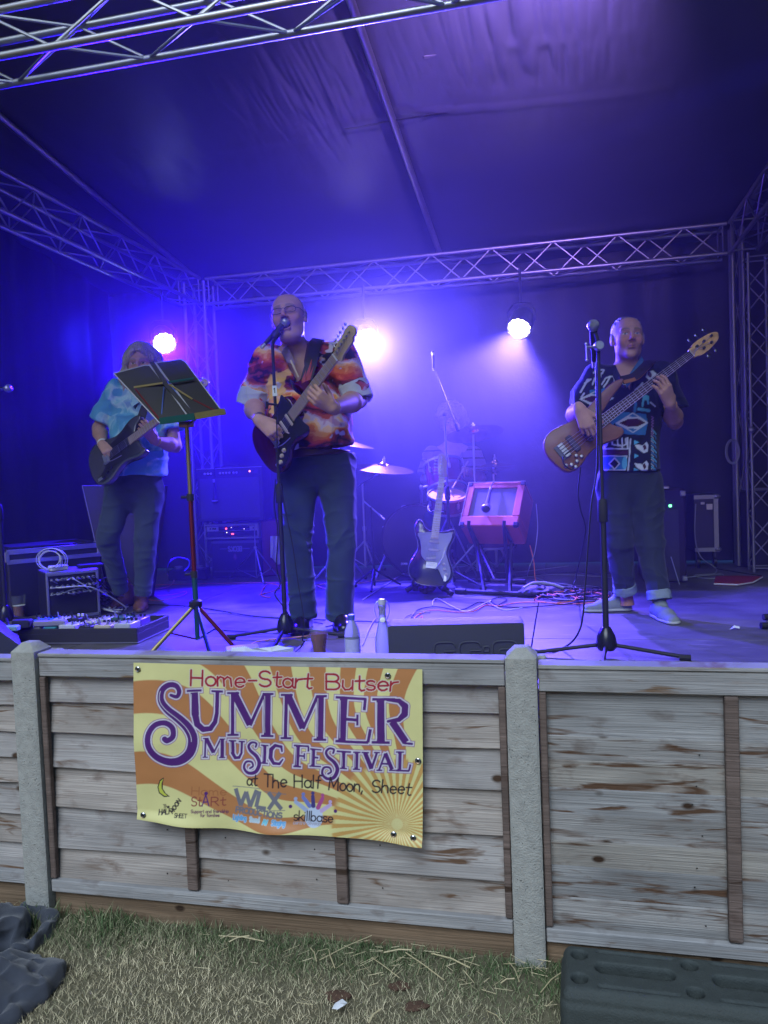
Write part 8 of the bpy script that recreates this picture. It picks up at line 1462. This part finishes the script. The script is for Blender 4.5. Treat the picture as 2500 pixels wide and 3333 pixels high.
# left side: cases, stage box, pedalboard, cup ------------------------------------------
def left_side():
    def case(T, M, w, d, z0, z1, m, bands, edge=ALU):
        mb = MB(); mb.box((w / 2, d / 2, (z0 + z1) / 2), (w, d, z1 - z0), M, bev=.01); T.part('case_body', mb, m)
        for z, t in bands:
            mb = MB(); mb.box((w / 2, -.002, z), (w + .006, .008, t), M, bev=.002); T.part('edge_profile', mb, edge); mb = MB(); mb.box((w + .002, d / 2, z), (.008, d, t), M, bev=.002); T.part('edge_profile', mb, edge)
    LAM = mat('case_laminate'); f = zst(P(30, 1930, 5.15)); M = Matrix.Translation((f.x, f.y, 0)) @ Matrix.Rotation(math.radians(38), 4, 'Z'); zt = P(30, 1790, 5.15).z
    T = Thing('flight_case', f, 'open black flight case with bright aluminium bands, back left of the cable pile', 'flight case'); case(T, M, .62, .45, STAGE + .002, zt, LAM, ((zt - .018, .034), (zt - .085, .03))); mb = MB(); mb.box((.30, .22, zt + .008), (.56, .40, .014), M, bev=.004); T.part('lid_panel', mb, mat('case_laminate')); mb = MB(); mb.box((.30, -.006, zt - .02), (.06, .006, .02), M, bev=.002); T.part('latch', mb, BPL)
    for x in (.0, .61): mb = MB(); mb.box((x, -.002, zt - .05), (.03, .014, .07), M, bev=.004); T.part('corner', mb, CHR)
    g = zst(P(152, 1950, 4.98)); M2 = Matrix.Translation((g.x, g.y, 0)) @ Matrix.Rotation(math.radians(33), 4, 'Z'); zt2 = P(152, 1866, 4.98).z; w = .33
    T = Thing('rack_case', g, 'small rack case with silver frame and many cables plugged into its front', 'rack case'); mb = MB(); mb.box((w / 2, .16, (STAGE + zt2) / 2), (w, .30, zt2 - STAGE - .004), M2, bev=.006); T.part('case_body', mb, LAM)
    for c_, s_ in (((w / 2, -.002, zt2 - .012), (w, .02, .022)), ((w / 2, -.002, STAGE + .014), (w, .02, .02)), ((.008, -.002, (STAGE + zt2) / 2), (.016, .02, zt2 - STAGE - .03)), ((w - .008, -.002, (STAGE + zt2) / 2), (.016, .02, zt2 - STAGE - .03)), ((w / 2, .14, zt2 + .001), (w, .30, .004))): mb = MB(); mb.box(c_, s_, M2, bev=.003); T.part('edge_profile', mb, ALU)
    mb = MB(); mb.box((w / 2, .004, (STAGE + zt2) / 2), (w - .04, .012, zt2 - STAGE - .05), M2); u = T.part('socket_panel', mb, BLK); rr = random.Random(3); pl = []
    for j in range(3):
        for i in range(9):
            x = .035 + i * (w - .07) / 8; z = zt2 - .05 - j * .045; mb = MB(); mb.lathe([(.010, 0), (.010, .006), (.006, .008)], 10, M2 @ Matrix.Translation((x, -.003, z)) @ Matrix.Rotation(math.radians(90), 4, 'X')); T.part('socket', mb, ALUD, parent=u); pl.append(M2 @ Vector((x, -.012, z)))
    T = Thing('cable_bundle', zst(pl[12]), 'tangled bundle of black and grey cables fanning out of the rack case', 'cables'); ms = [GYC, GYC, BLC, WHC, WHC, mat('violet_cable', (.14, .10, .30), .5)]
    for k, p in enumerate(pl):
        e = FL(rr.uniform(250, 430), rr.uniform(1915, 1985), STAGE + rr.uniform(.005, .03)); o_ = (M2.to_3x3() @ Vector((0, -1, 0))); m1 = p + o_ * rr.uniform(.03, .06); m2 = m1.lerp(e, .4) + Vector((rr.uniform(-.03, .05), rr.uniform(-.06, .02), rr.uniform(.01, .09))); m3 = m1.lerp(e, .8) + Vector((rr.uniform(-.05, .05), 0, rr.uniform(-.0, .04))); m3.z = max(m3.z, STAGE + .01)
        pts = [p, m1, m2, m3, e]; 
        for t in range(rr.randint(1, 4)): pts.append(FL(rr.uniform(230, 420), rr.uniform(1915, 1990), STAGE + rr.uniform(.005, .04)))
        mb = MB(); mb.tube(spl(pts, 6), rr.uniform(.0040, .0058), 6); T.part('cable', mb, ms[k % 6]); mb = MB(); mb.tube([p, p + o_ * .03], .008, 8); T.part('plug', mb, CHR if k % 3 else mat('plug_dark', (.05, .05, .06), .4, .5))
    c = P(154, 1826, 5.02); mb = MB(); T = Thing('cable_coil', c, 'coil of white cable leaning against the flight case on top of the rack case', 'cable coil')
    for k in range(5): mb = MB(); mb.tube([c + Vector(((.070 + .007 * k) * math.cos(a + k) + .006 * math.sin(3 * k), .03 + .012 * k + .02 * math.sin(a), (.055 + .006 * k) * math.sin(a + k) + .006 * math.cos(2 * k))) for a in np.linspace(0, 6.283, 30)], .0032, 6, caps=False); T.part('loop', mb, WHC)
    mb = MB(); mb.box((.10, .06, zt2 + .022), (.115, .07, .034), M2 @ Matrix.Rotation(.1, 4, 'Z'), bev=.005); solo('power_supply', mb, mat('white_box_plastic', (.55, .57, .58), .5), 'white power supply box on top of the rack case', 'power supply')
    mb = MB(); mb.box((.30, .10, zt2 + .016), (.16, .08, .022), M2, bev=.004); solo('wireless_receiver', mb, BLK, 'small black box behind the white power supply on the rack case', 'box')
    # plastic pint
    c = FL(64, 2012); T = Thing('plastic_pint', c, 'half full plastic pint of amber beer on the deck at the left edge', 'glass'); glass(T, c, .0335, .046, .155, .085, (.24, .06, .010)); mb = MB(); mb.lathe([(.0001, .0865), (.040, .0865), (.040, .088), (.0001, .089)], 20, Matrix.Translation(c), caps=False); T.part('froth', mb, WPL)
    # pedalboard
    a, b, d = FL(60, 2098), FL(448, 2096), FL(566, 2048); x = (b - a).normalized(); w = (b - a).length + .12; yv = Vector((-x.y, x.x, 0)); dep = .40; M = Matrix(((x.x, yv.x, 0, b.x - x.x * w), (x.y, yv.y, 0, b.y - x.y * w), (0, 0, 1, STAGE), (0, 0, 0, 1)))
    T = Thing('pedalboard', b, 'long black pedalboard case full of effects pedals at the left guitarist\'s feet', 'pedalboard'); mb = MB(); mb.box((w / 2, dep / 2, .032), (w, dep, .056), M, bev=.004); T.part('case_body', mb, VIN); mb = MB(); mb.box((w / 2, -.003, .0075), (w + .004, .006, .005), M); mb.box((w + .002, dep / 2, .0075), (.006, dep, .005), M); T.part('edge_profile', mb, ALUD)
    for c_, s_ in (((w / 2, .006, .071), (w, .012, .03)), ((w - .006, dep / 2, .071), (.012, dep - .025, .03)), ((w / 2, dep - .006, .071), (w, .012, .03))): mb = MB(); mb.box(c_, s_, M, bev=.003); T.part('rim', mb, VIN)
    cols = [('silver', (.42, .43, .45)), ('cream', (.50, .44, .30)), ('black', (.03, .03, .035)), ('white', (.55, .56, .58)), ('teal', (.05, .25, .28)), ('grey', (.2, .2, .22)), ('purple', (.18, .10, .30)), ('dark green', (.04, .12, .07))]; rr = random.Random(11); xp = w - .05; k = 0
    for row, yy in ((0, .075), (1, .235)):
        xp = w - .045 - row * .02
        while xp > .12:
            pw = rr.choice([.07, .075, .12, .10]); cn, cc = cols[k % 8]; cx = xp - pw / 2; hz = rr.uniform(.030, .05); P_ = Thing('effects_pedal', M @ Vector((cx, yy, .062)), '%s effects pedal, number %s from the right in the %s row of the pedalboard' % (cn, ['one', 'two', 'three', 'four', 'five', 'six', 'seven', 'eight', 'nine', 'ten', 'eleven', 'twelve'][min(11, int((w - .045 - xp) / .1))], ('front', 'rear')[row]), 'effects pedal', 'effects pedals on the pedalboard')
            mb = MB(); mb.box((cx, yy, .0615 + hz / 2), (pw, .12, hz), M, bev=.005); P_.part('housing', mb, mat('pedal_' + cn.replace(' ', '_'), cc, .4, .2)); nk = 2 if pw < .09 else 4
            for i in range(nk): mb = MB(); mb.lathe([(.008, 0), (.007, .014), (.0001, .015)], 8, M @ Matrix.Translation((cx + (i - (nk - 1) / 2) * .024, yy + .035, .0615 + hz)), caps=False); P_.part('knob', mb, BPL if cn != 'black' else WPL)
            for i in range(1 if pw < .09 else 2): mb = MB(); mb.lathe([(.010, 0), (.010, .006), (.007, .008), (.007, .016), (.0001, .017)], 10, M @ Matrix.Translation((cx + (i * .05 - (.025 if pw > .09 else 0)), yy - .035, .0615 + hz)), caps=False); P_.part('foot_switch', mb, CHR)
            mb = MB(); mb.tube(spl([M @ Vector((cx - pw / 2, yy + .02, .075)), M @ Vector((cx - pw / 2 - .012, yy + .02, .09 + hz)), M @ Vector((cx - pw / 2 - .02, yy + .04, .10))], 4), .004, 6); P_.part('patch_plug', mb, CHR if k % 2 else BPL); xp -= pw + .018; k += 1
    # loose adaptor blocks left of it
    for (x0, y0), s_, m, lab in (((75, 2046), (.10, .06, .045), RUB, 'black power adaptor on the deck left of the pedals'), ((35, 2057), (.09, .05, .03), mat('pale_blue_plastic', (.25, .42, .45), .5), 'pale blue box beside the black wedge at the left'), ((165, 2040), (.18, .05, .03), mat('grey_strip', (.22, .20, .25), .5), 'long grey multi socket strip behind the pedalboard')):
        c = FL(x0, y0, STAGE + .09); mb = MB(); mb.box((c.x, c.y, c.z), s_, Matrix.Translation(Vector()) , bev=.006); q = solo('adaptor_box', mb, m, lab, 'box'); q.location.z = STAGE + .095 + s_[2] / 2 + (q.location.z - c.z)
    # wedge monitor at the bottom left
    wedge('stage_monitor', FL(-18, 2150, STAGE) - Vector((.31, 0, 0)), .42, .40, .31, math.radians(-62), 'black wedge monitor cut by the left edge above the concrete post', False)
    # dark lectern like cabinet behind the guitarist
    tl, tr, bl, br_ = P(268, 1581, 5.75), P(520, 1581, 5.75), P(352, 1893, 5.75), P(470, 1893, 5.75); bl.z = br_.z = STAGE + .002; d = Vector((0, .22, 0)); T = Thing('keyboard_case', bl, 'dark tapering cabinet with worn pale edges behind the left guitarist\'s legs', 'cabinet'); mb = MB(); v = [tl, tr, br_, bl]; mb.add(v + [p + d for p in v], [(0, 1, 2, 3), (7, 6, 5, 4), (0, 4, 5, 1), (1, 5, 6, 2), (2, 6, 7, 3), (3, 7, 4, 0)]); T.part('panel', mb, mat('dark_panel', (.03, .026, .05), .5, noise=.2), smooth=False); mb = MB(); n = Vector((0, -.003, 0)); mb.tube([tr + n, tl + n, bl + n], .0035, 6); T.part('worn_edge', mb, mat('worn_edge', (.4, .38, .42), .6))
    # bowed floor tom like black case with small lights: low dark box pile left of the stack
    c = FL(640, 1885); T = Thing('small_mixer', c, 'low dark box with two round pots and a cable loop behind the music stand', 'box'); mb = MB(); mb.box((c.x - .06, c.y, STAGE + .05), (.34, .18, .095), bev=.006); T.part('box_body', mb, BLK)
    for dx in (-.16, .03): mb = MB(); mb.lathe([(.036, 0), (.036, .02), (.03, .025), (.0001, .025)], 16, Matrix.Translation((c.x + dx, c.y, STAGE + .099)), caps=False); T.part('round_pot', mb, ALUD)
GLASS = mat('clear_glass', (.6, .66, .72), .06, alpha=.05, spec=1.0); 
def glass(T, c, r0, r1, h, fill, liquid, n=24, prof=None, lm=None):
    c = Vector(c); M = Matrix.Translation(c + ZV(.001)); pr = prof or [(r0, 0), (lerp(r0, r1, .5), h * .5), (r1, h)]; t = .0018
    mb = MB(); mb.lathe([(.0001, 0)] + pr + [(r - t, z + (0 if i else .004)) for i, (r, z) in list(enumerate(pr))[::-1]] + [(.0001, .004)], n, M, caps=False); T.part('glass_wall', mb, GLASS, angle=60)
    if fill:
        rr = lambda z: np.interp(z, [p[1] for p in pr], [p[0] for p in pr]) - t - .0006
        mb = MB(); mb.lathe([(.0001, .0052)] + [(float(rr(z)), z) for z in np.linspace(.0052, fill, 10)] + [(.0001, fill)], n, M, caps=False); T.part('beer' if not lm else 'water', mb, lm or mat('amber_beer', liquid, .06, trans=.45, ior=1.3, coat=.5), angle=60)
def wedge(name, o, w, d, h, rot, label, logo, up=0):
    M = Matrix.Translation(Vector((o.x, o.y, STAGE))) @ Matrix.Rotation(rot, 4, 'Z'); T = Thing(name, zst(o), label, 'stage monitor', 'wedge monitors'); pr = [(0, .0), (0, h * .98), (.03, h), (d * .36, h), (d * .40, h * .97), (d, h * .22), (d, 0)]; vs = []; e = .012
    for x, k in ((-w / 2, 1), (-w / 2 + e, 0), (w / 2 - e, 0), (w / 2, 1)):
        cy, cz = d * .4, h * .45
        for y, z in pr: vs.append(M @ Vector((x, y + (cy - y) * .04 * k, z + (cz - z) * .04 * k + .002)))
    n = len(pr); mb = MB(); mb.add(vs, [(i * n + k, i * n + (k + 1) % n, (i + 1) * n + (k + 1) % n, (i + 1) * n + k) for i in range(3) for k in range(n)] + [tuple(range(n - 1, -1, -1)), tuple(3 * n + k for k in range(n))]); T.part('cabinet', mb, mat('wedge_textured', (.042, .045, .052), .55, noise=.1, nscale=200, bump=.5, bscale=900), angle=50)
    if logo:
        def stroke3(pts): mb = MB(); mb.tube([M @ Vector((x, -.0005, z)) for x, z in pts], .0042, 6, caps=True); T.part('embossed_letter', mb, mat('wedge_textured'))
        A3 = lambda cx, cz, rx, rz, a0, a1: [(cx + rx * math.copysign(abs(math.cos(math.radians(a))) ** .45, math.cos(math.radians(a))), cz + rz * math.copysign(abs(math.sin(math.radians(a))) ** .45, math.sin(math.radians(a)))) for a in np.linspace(a0, a1, 30)]
        zc = h * .52
        for cx in (-.045, .055): stroke3(A3(cx, zc, .042, .052, 20, 340) + [(cx + .005, zc - .016)] + [(cx + .0, zc + .016)] + [(cx + .04, zc + .016)])
        for dz in (.022, -.022): stroke3(A3(.118, zc + dz, .010, .010, 0, 360))
        stroke3(A3(.19, zc, .048, .052, 0, 360)); stroke3(A3(.19, zc, .022, .020, 0, 360)); mb = MB(); mb.lathe([(.006, 0), (.0001, .001)], 10, M @ Matrix.Translation((-w / 2 + .05, -.0012, h * .25)) @ Matrix.Rotation(math.radians(90), 4, 'X'), caps=False); T.part('screw', mb, BPL)
    for s_ in (-1, 1): mb = MB(); mb.box((s_ * (w / 2 + .001), d * .30, h * .62), (.006, .10, .05), M, bev=.002); T.part('side_handle', mb, BPL)
    return T
left_side()
wedge('stage_monitor', FL(1490, 2244, STAGE), .535, .34, .262, -YAW * .35, 'charcoal wedge monitor with embossed logo at the front of the stage beside the bottles', True)

# drinks and papers at the front edge ----------------------------------------------------
def at_front(x, Y): p = P(x, 2160, Y); return zst(p)
c = at_front(1042, 3.44); T = Thing('beer_glass', c, 'tall curved glass of dark beer before the singer\'s shoes', 'glass'); glass(T, c, .03, .04, .190, .158, (.17, .034, .006), prof=[(.030, 0), (.031, .02), (.029, .06), (.033, .10), (.041, .14), (.0415, .165), (.039, .190)])
c = at_front(1199, 3.40); T = Thing('pint_glass', c, 'empty straight pint glass between the water bottle and the swing top bottle', 'glass'); glass(T, c, .029, .037, .158, 0, (1, 1, 1), prof=[(.029, 0), (.032, .06), (.034, .11), (.037, .158)])
c = at_front(1150, 3.34); T = Thing('water_bottle', c, 'clear plastic water bottle with blue cap beside the beer glass', 'bottle'); PLB = mat('clear_plastic', (.85, .9, .95), .12, trans=.8, ior=1.15); mb = MB(); mb.lathe([(.0001, .003), (.028, .001), (.034, .012), (.034, .055), (.031, .07), (.034, .085), (.034, .165), (.030, .19), (.016, .222), (.013, .232)], 24, Matrix.Translation(c), caps=False); T.part('bottle_wall', mb, PLB, angle=60); mb = MB(); mb.lathe([(.0155, .232), (.0155, .252), (.014, .254), (.0001, .254)], 16, Matrix.Translation(c), caps=False); T.part('cap', mb, mat('blue_cap', (.05, .10, .35), .4)); mb = MB(); mb.lathe([(.0346, .09), (.0346, .15)], 24, Matrix.Translation(c), caps=False); T.part('paper_label', mb, mat('label_lilac', (.42, .42, .58), .6, noise=.25, nscale=60)); mb = MB(); mb.lathe([(.0001, .006), (.0315, .008), (.0315, .05), (.0001, .051)], 20, Matrix.Translation(c), caps=False); T.part('water', mb, mat('water', (.6, .7, .85), .05, alpha=.3), angle=60)
c = at_front(1251, 3.26); T = Thing('swing_top_bottle', c, 'tall clear glass bottle with wire swing top stopper at the front of the stage', 'bottle'); mb = MB(); mb.lathe([(.0001, .004), (.032, .0), (.036, .008), (.036, .13), (.034, .165), (.022, .215), (.0155, .245), (.0145, .285), (.017, .288), (.017, .302), (.010, .304)], 26, Matrix.Translation(c), caps=False); T.part('bottle_wall', mb, mat('bottle_glass', (.80, .82, .90), .06, trans=.75, ior=1.3, spec=.8), angle=60); mb = MB(); mb.lathe([(.017, .305), (.018, .318), (.014, .330), (.0001, .332)], 16, Matrix.Translation(c), caps=False); T.part('stopper', mb, mat('grey_stopper', (.4, .4, .45), .4))
for s_ in (-1, 1): mb = MB(); mb.tube(spl([c + Vector((s_ * .004, -.0, .325)), c + Vector((s_ * .024, -.004, .315)), c + Vector((s_ * .032, -.006, .285)), c + Vector((s_ * .022, -.012, .250)), c + Vector((s_ * .010, -.020, .238))], 5), .0016, 6); T.part('wire_bail', mb, CHR)
mb = MB(); mb.lathe([(.011, -.006), (.0115, .004), (.0001, .006)], 14, ax_m(c + Vector((0, -.022, .243)), (0, -1, .4)), caps=False); T.part('seal_disc', mb, WPL)
c = FL(790, 2128, STAGE + .03); T = Thing('direct_box', c, 'pale grey direct injection box with a plug at the front edge of the stage', 'box'); M = Matrix.Translation(zst(c, STAGE + .033)) @ Matrix.Rotation(.25, 4, 'Z'); mb = MB(); mb.box((0, 0, 0), (.155, .10, .062), M, bev=.004); T.part('box_body', mb, mat('pale_grey_metal', (.42, .43, .48), .45, .3)); mb = MB(); mb.tube([M @ Vector((-.075, -.02, -.01)), M @ Vector((-.125, -.035, -.018))], .011, 10); mb.tube([M @ Vector((-.125, -.035, -.018)), M @ Vector((-.14, -.04, -.02))], .007, 8); T.part('plug', mb, BPL)
for k, (q_, lab) in enumerate((([(812, 2148), (810, 2112), (838, 2110), (880, 2106), (905, 2100), (930, 2106), (956, 2108), (950, 2152)], 'folded white set list paper lying beside the microphone stand'), ([(750, 2150), (752, 2108), (800, 2104), (836, 2118), (834, 2152)], 'white paper leaning on the grey box at the stage front'))):
    n = len(q_); v = [P(x, y, 3.50 + .015 * k + .012 * math.sin(i * 1.9)) for i, (x, y) in enumerate(q_)]; 
    for p_ in v: p_.z = max(p_.z - .0, STAGE + .003) if True else 0
    lo = [zst(P(x, 2150, 3.50 + .05), STAGE + .003) for x, y in q_[:1]]; T = Thing('set_list' if k == 0 else 'paper_sheet', zst(v[0]), lab, 'paper'); c_ = sum(v, Vector()) / n; c_.y -= .02; vv = v + [c_]; mb = MB(); mb.add(vv + [p_ + Vector((0, .0012, 0)) for p_ in vv], [(i, (i + 1) % n, n) for i in range(n)] + [((i + 1) % n + n + 1, i + n + 1, 2 * n + 1) for i in range(n)]); T.part('sheet', mb, mat('set_list_paper', (.60, .64, .66), .7), smooth=False)

# cables on the deck ------------------------------------------------------------------------
def cable(pts, r, m, label, z=.006, n=6):
    v = [FL(x, y, STAGE + r + (z if i % 2 else .002)) if len(q_) < 3 else P(x, y, q_[2]) for i, q_ in enumerate(pts) for x, y in [q_[:2]]]; mb = MB(); s_ = spl(v, n)
    for p in s_:
        if p.z < STAGE + r: p.z = STAGE + r
    mb.tube(s_, r, 6); return solo('cable', mb, m, label, 'cable', group='cables on the stage deck')
cable([(1180, 2100), (1225, 2012), (1290, 2032), (1330, 2002), (1400, 1992), (1352, 1992), (1345, 2010), (1395, 2020)], .0035, mat('patterned_cable', (.30, .24, .14), .6, noise=.5, nscale=200), 'patterned lead curling behind the swing top bottle')
cable([(1060, 2040), (1160, 2022), (1270, 2028), (1325, 2025), (1360, 1985), (1420, 1975), (1500, 1985), (1560, 1960), (1610, 1972), (1650, 1950), (1620, 1945), (1600, 1955), (1640, 1975), (1780, 1972), (2040, 1945)], .0036, BLC, 'long black cable running from the bottle to the bass player\'s feet')
cable([(1408, 1970), (1410, 1955), (1425, 1948), (1470, 1972), (1520, 1990), (1575, 1965), (1600, 1955), (1595, 1962), (1640, 1985), (1700, 1978)], .0036, WHC, 'pale cable looping in front of the guitar stand')
cable([(1368, 2035), (1350, 2012), (1380, 1992), (1420, 1986), (1480, 1992), (1540, 1990), (1580, 1970), (1625, 1972), (1680, 1962), (1760, 1960), (1850, 1966), (1960, 1958), (1985, 1945), (1960, 1922), (1920, 1925)], .0038, ORC, 'orange cable winding from the wedge monitor to the cable pile')
cable([(1360, 2020), (1375, 2005), (1370, 2035), (1366, 2030)], .003, PKC, 'short pink cable end behind the wedge monitor')
cable([(1725, 1775, 5.78), (1738, 1830, 5.7), (1742, 1880, 5.6), (1760, 1930), (1800, 1925), (1870, 1925), (1960, 1935), (1880, 1945), (1800, 1940), (1850, 1920), (1950, 1925)], .0045, ORC, 'bright orange power cable hanging from the orange amplifier into the pile')
cable([(1745, 1640, 5.85), (1750, 1720, 5.8), (1740, 1800, 5.7), (1722, 1850, 5.6), (1718, 1875), (1745, 1880), (1790, 1900), (1830, 1925)], .0035, GYC, 'grey cable hanging down the right side of the orange amplifier')
cable([(1180, 1960 - 8), (1300, 1875), (1330, 1862), (1310, 1870), (1400, 1880), (1500, 1868), (1540, 1850), (1560, 1830), (1500, 1845), (1470, 1835), (1520, 1838), (1600, 1862), (1700, 1860), (1850, 1842)], .0035, WHC, 'white cable lying between the guitar stand and the drum kit')
cable([(1170, 1895), (1300, 1888), (1480, 1882), (1640, 1880), (1850, 1862), (1960, 1868), (2060, 1850)], .0035, BLC, 'black cable crossing the deck before the drum kit')
cable([(1200, 1902), (1330, 1893), (1450, 1890), (1620, 1888), (1800, 1870), (2000, 1880)], .003, GYC, 'thin grey cable parallel to the drum kit')
def pile():
    T = Thing('cable_pile', FL(1850, 1940), 'heap of black and orange cables on the deck between orange amplifier and bass player', 'cables'); rr = random.Random(21)
    for k in range(22):
        m = [BLC, BLC, ORC, BLC, GYC][k % 5]; cx, cy = rr.uniform(1790, 1930), rr.uniform(1915, 1950); w, h = rr.uniform(40, 95), rr.uniform(8, 20); a0 = rr.uniform(0, 6); pts = [FL(cx + w * math.cos(a0 + a) * (1 + .15 * math.sin(3 * a)), cy + h * math.sin(a0 + a), STAGE + .005 + rr.uniform(0, .03)) for a in np.linspace(0, rr.uniform(4, 7.5), 9)]; mb = MB(); mb.tube(spl(pts, 5), .004, 6); T.part('cable', mb, m)
    c = FL(1760, 1925, STAGE + .03); T = Thing('cable_bag', zst(c), 'black bag with pale label at the foot of the orange amplifier stand', 'bag'); S_ = SDF(c - Vector((.22, .16, .06)), c + Vector((.22, .16, .12)), .006); S_.ell(c, (.16, .10, .035), None, .02); S_.ell(c + Vector((-.05, 0, .015)), (.08, .07, .03), None, .02); S_.ell(c + Vector((.09, .0, .0)), (.07, .06, .03), None, .02); sdf_part(T, 'bag_body', S_, mat('black_nylon', (.014, .014, .017), .6, bump=.5, bscale=80), None, folds(.012, 22, 2)); mb = MB(); mb.tube(spl([c + Vector((-.12, -.03, .03)), c + Vector((-.04, .02, .055)), c + Vector((.06, .0, .05)), c + Vector((.15, -.03, .02))], 5), .012, 6); T.part('strap_roll', mb, GYC)
pile()
cable([(900, 1318, 3.95), (905, 1500, 3.93), (925, 1640, 3.95), (950, 1760, 3.95), (968, 1880, 3.95), (990, 2020, 3.93), (985, 2080, 3.93), (990, 2090), (960, 2120), (930, 2148)], .0035, BLC, 'black microphone cable hanging down beside the singer\'s stand', n=8)
cable([(898, 1560, 3.98), (893, 1640, 3.98), (905, 1740, 3.98), (900, 1840, 3.98), (912, 1900, 3.98), (895, 1935, 3.98), (930, 1985, 3.98), (955, 2040), (900, 2060)], .0035, BLC, 'black guitar lead looping down behind the singer\'s stand', n=8)
cable([(1940, 1180, 3.43), (1944, 1500, 3.42), (1925, 1640, 3.42), (1915, 1760, 3.42), (1905, 1900, 3.42), (1895, 2020, 3.42), (1870, 2080, 3.45), (1830, 2110), (1790, 2122), (1720, 2112)], .0042, BLC, 'black microphone cable hanging beside the bass player\'s stand and curving to the wedge', n=8)
cable([(1890, 1520, 4.1), (1882, 1600, 4.12), (1890, 1660, 4.15), (1905, 1720, 4.2), (1892, 1800, 4.3), (1875, 1880, 4.4), (1868, 1910, 4.45), (1880, 1945), (1850, 1950)], .0038, BLC, 'bass guitar lead hanging from the wooden bass to the cable pile', n=8)
cable([(1868, 1460, 4.06), (1840, 1480, 4.05), (1832, 1500, 4.05), (1845, 1520, 4.05), (1862, 1528, 4.06), (1868, 1518, 4.07)], .004, BLC, 'short black lead looped at the bottom of the wooden bass', n=8)
cable([(2265, 1640, 6.2), (2262, 1740, 6.2), (2280, 1810, 6.2), (2330, 1850), (2320, 1868), (2250, 1878), (2180, 1890)], .0045, GYC, 'pale grey cable running from the flight case along the deck', n=8)
cable([(2200, 1880), (2270, 1876), (2345, 1868), (2350, 1880), (2290, 1882), (2260, 1872), (2320, 1868)], .004, GYC, 'loop of grey cable lying in front of the flight case')
cable([(2330, 1850), (2400, 1862), (2480, 1874)], .004, BLC, 'dark cable running past the red board to the right edge')
cable([(545, 1870), (548, 1836, 6.2), (575, 1815, 6.2), (612, 1822, 6.2), (615, 1842, 6.2), (600, 1858, 6.2)], .005, mat('blue_cable', (.20, .22, .60), .5), 'bluish cable standing up in a hoop behind the left guitarist', n=8)
cable([(490, 1918), (540, 1912), (565, 1895), (562, 1878), (545, 1872)], .005, mat('salmon_cable', (.55, .25, .22), .5), 'salmon coloured cable lying at the foot of the blue hoop')
cable([(500, 1940), (560, 1935), (605, 1925), (595, 1938), (520, 1955), (480, 1950)], .003, PKC, 'thin pink cable on the blue lit deck')
cable([(480, 1905), (640, 1900), (760, 1898), (900, 1896), (1000, 1898)], .0035, PKC, 'pinkish cable running across the back of the blue lit deck')
cable([(470, 1968), (600, 1972), (700, 1985), (800, 2002), (900, 2012), (1060, 2018)], .0038, BLC, 'black cable running across the deck from the left guitarist to the singer')
cable([(650, 1998), (740, 1996), (850, 2006), (950, 2012), (1050, 2030)], .003, mat('violet_cable'), 'violet cable crossing the deck behind the singer\'s stand')
cable([(700, 2050), (860, 2060), (920, 2062), (1000, 2075), (1060, 2066)], .003, BLC, 'black cable just behind the foot of the singer\'s stand')
cable([(845, 1936), (900, 1920), (905, 1905), (870, 1902), (850, 1935), (880, 1945)], .0035, ORC, 'orange cable loop on the deck behind the singer\'s stand')
cable([(1030, 1905), (1060, 1900), (1090, 1905), (1060, 1915), (1035, 1908)], .0035, mat('salmon_cable'), 'small cable loop between the singer\'s feet')
cable([(1160, 1900), (1220, 1890), (1290, 1886)], .004, mat('salmon_cable'), 'short salmon cable piece right of the singer\'s leg')
cable([(92, 1975), (150, 1985), (170, 1975), (150, 1950), (120, 1940), (112, 1965), (60, 1990)], .004, GYC, 'grey cable curling beside the plastic pint')
cable([(110, 2030), (200, 2005), (330, 1985), (420, 1975)], .005, WHC, 'pale flat cable running from the socket strip to the boots')
cable([(620, 2140), (660, 2132), (710, 2128), (735, 2130)], .003, ORC, 'thin orange cable by the foot of the music stand')
cable([(815, 2100), (840, 2088), (900, 2080), (1000, 2070), (1018, 2062)], .004, mat('salmon_cable'), 'salmon cable from the grey box to the singer\'s shoes')
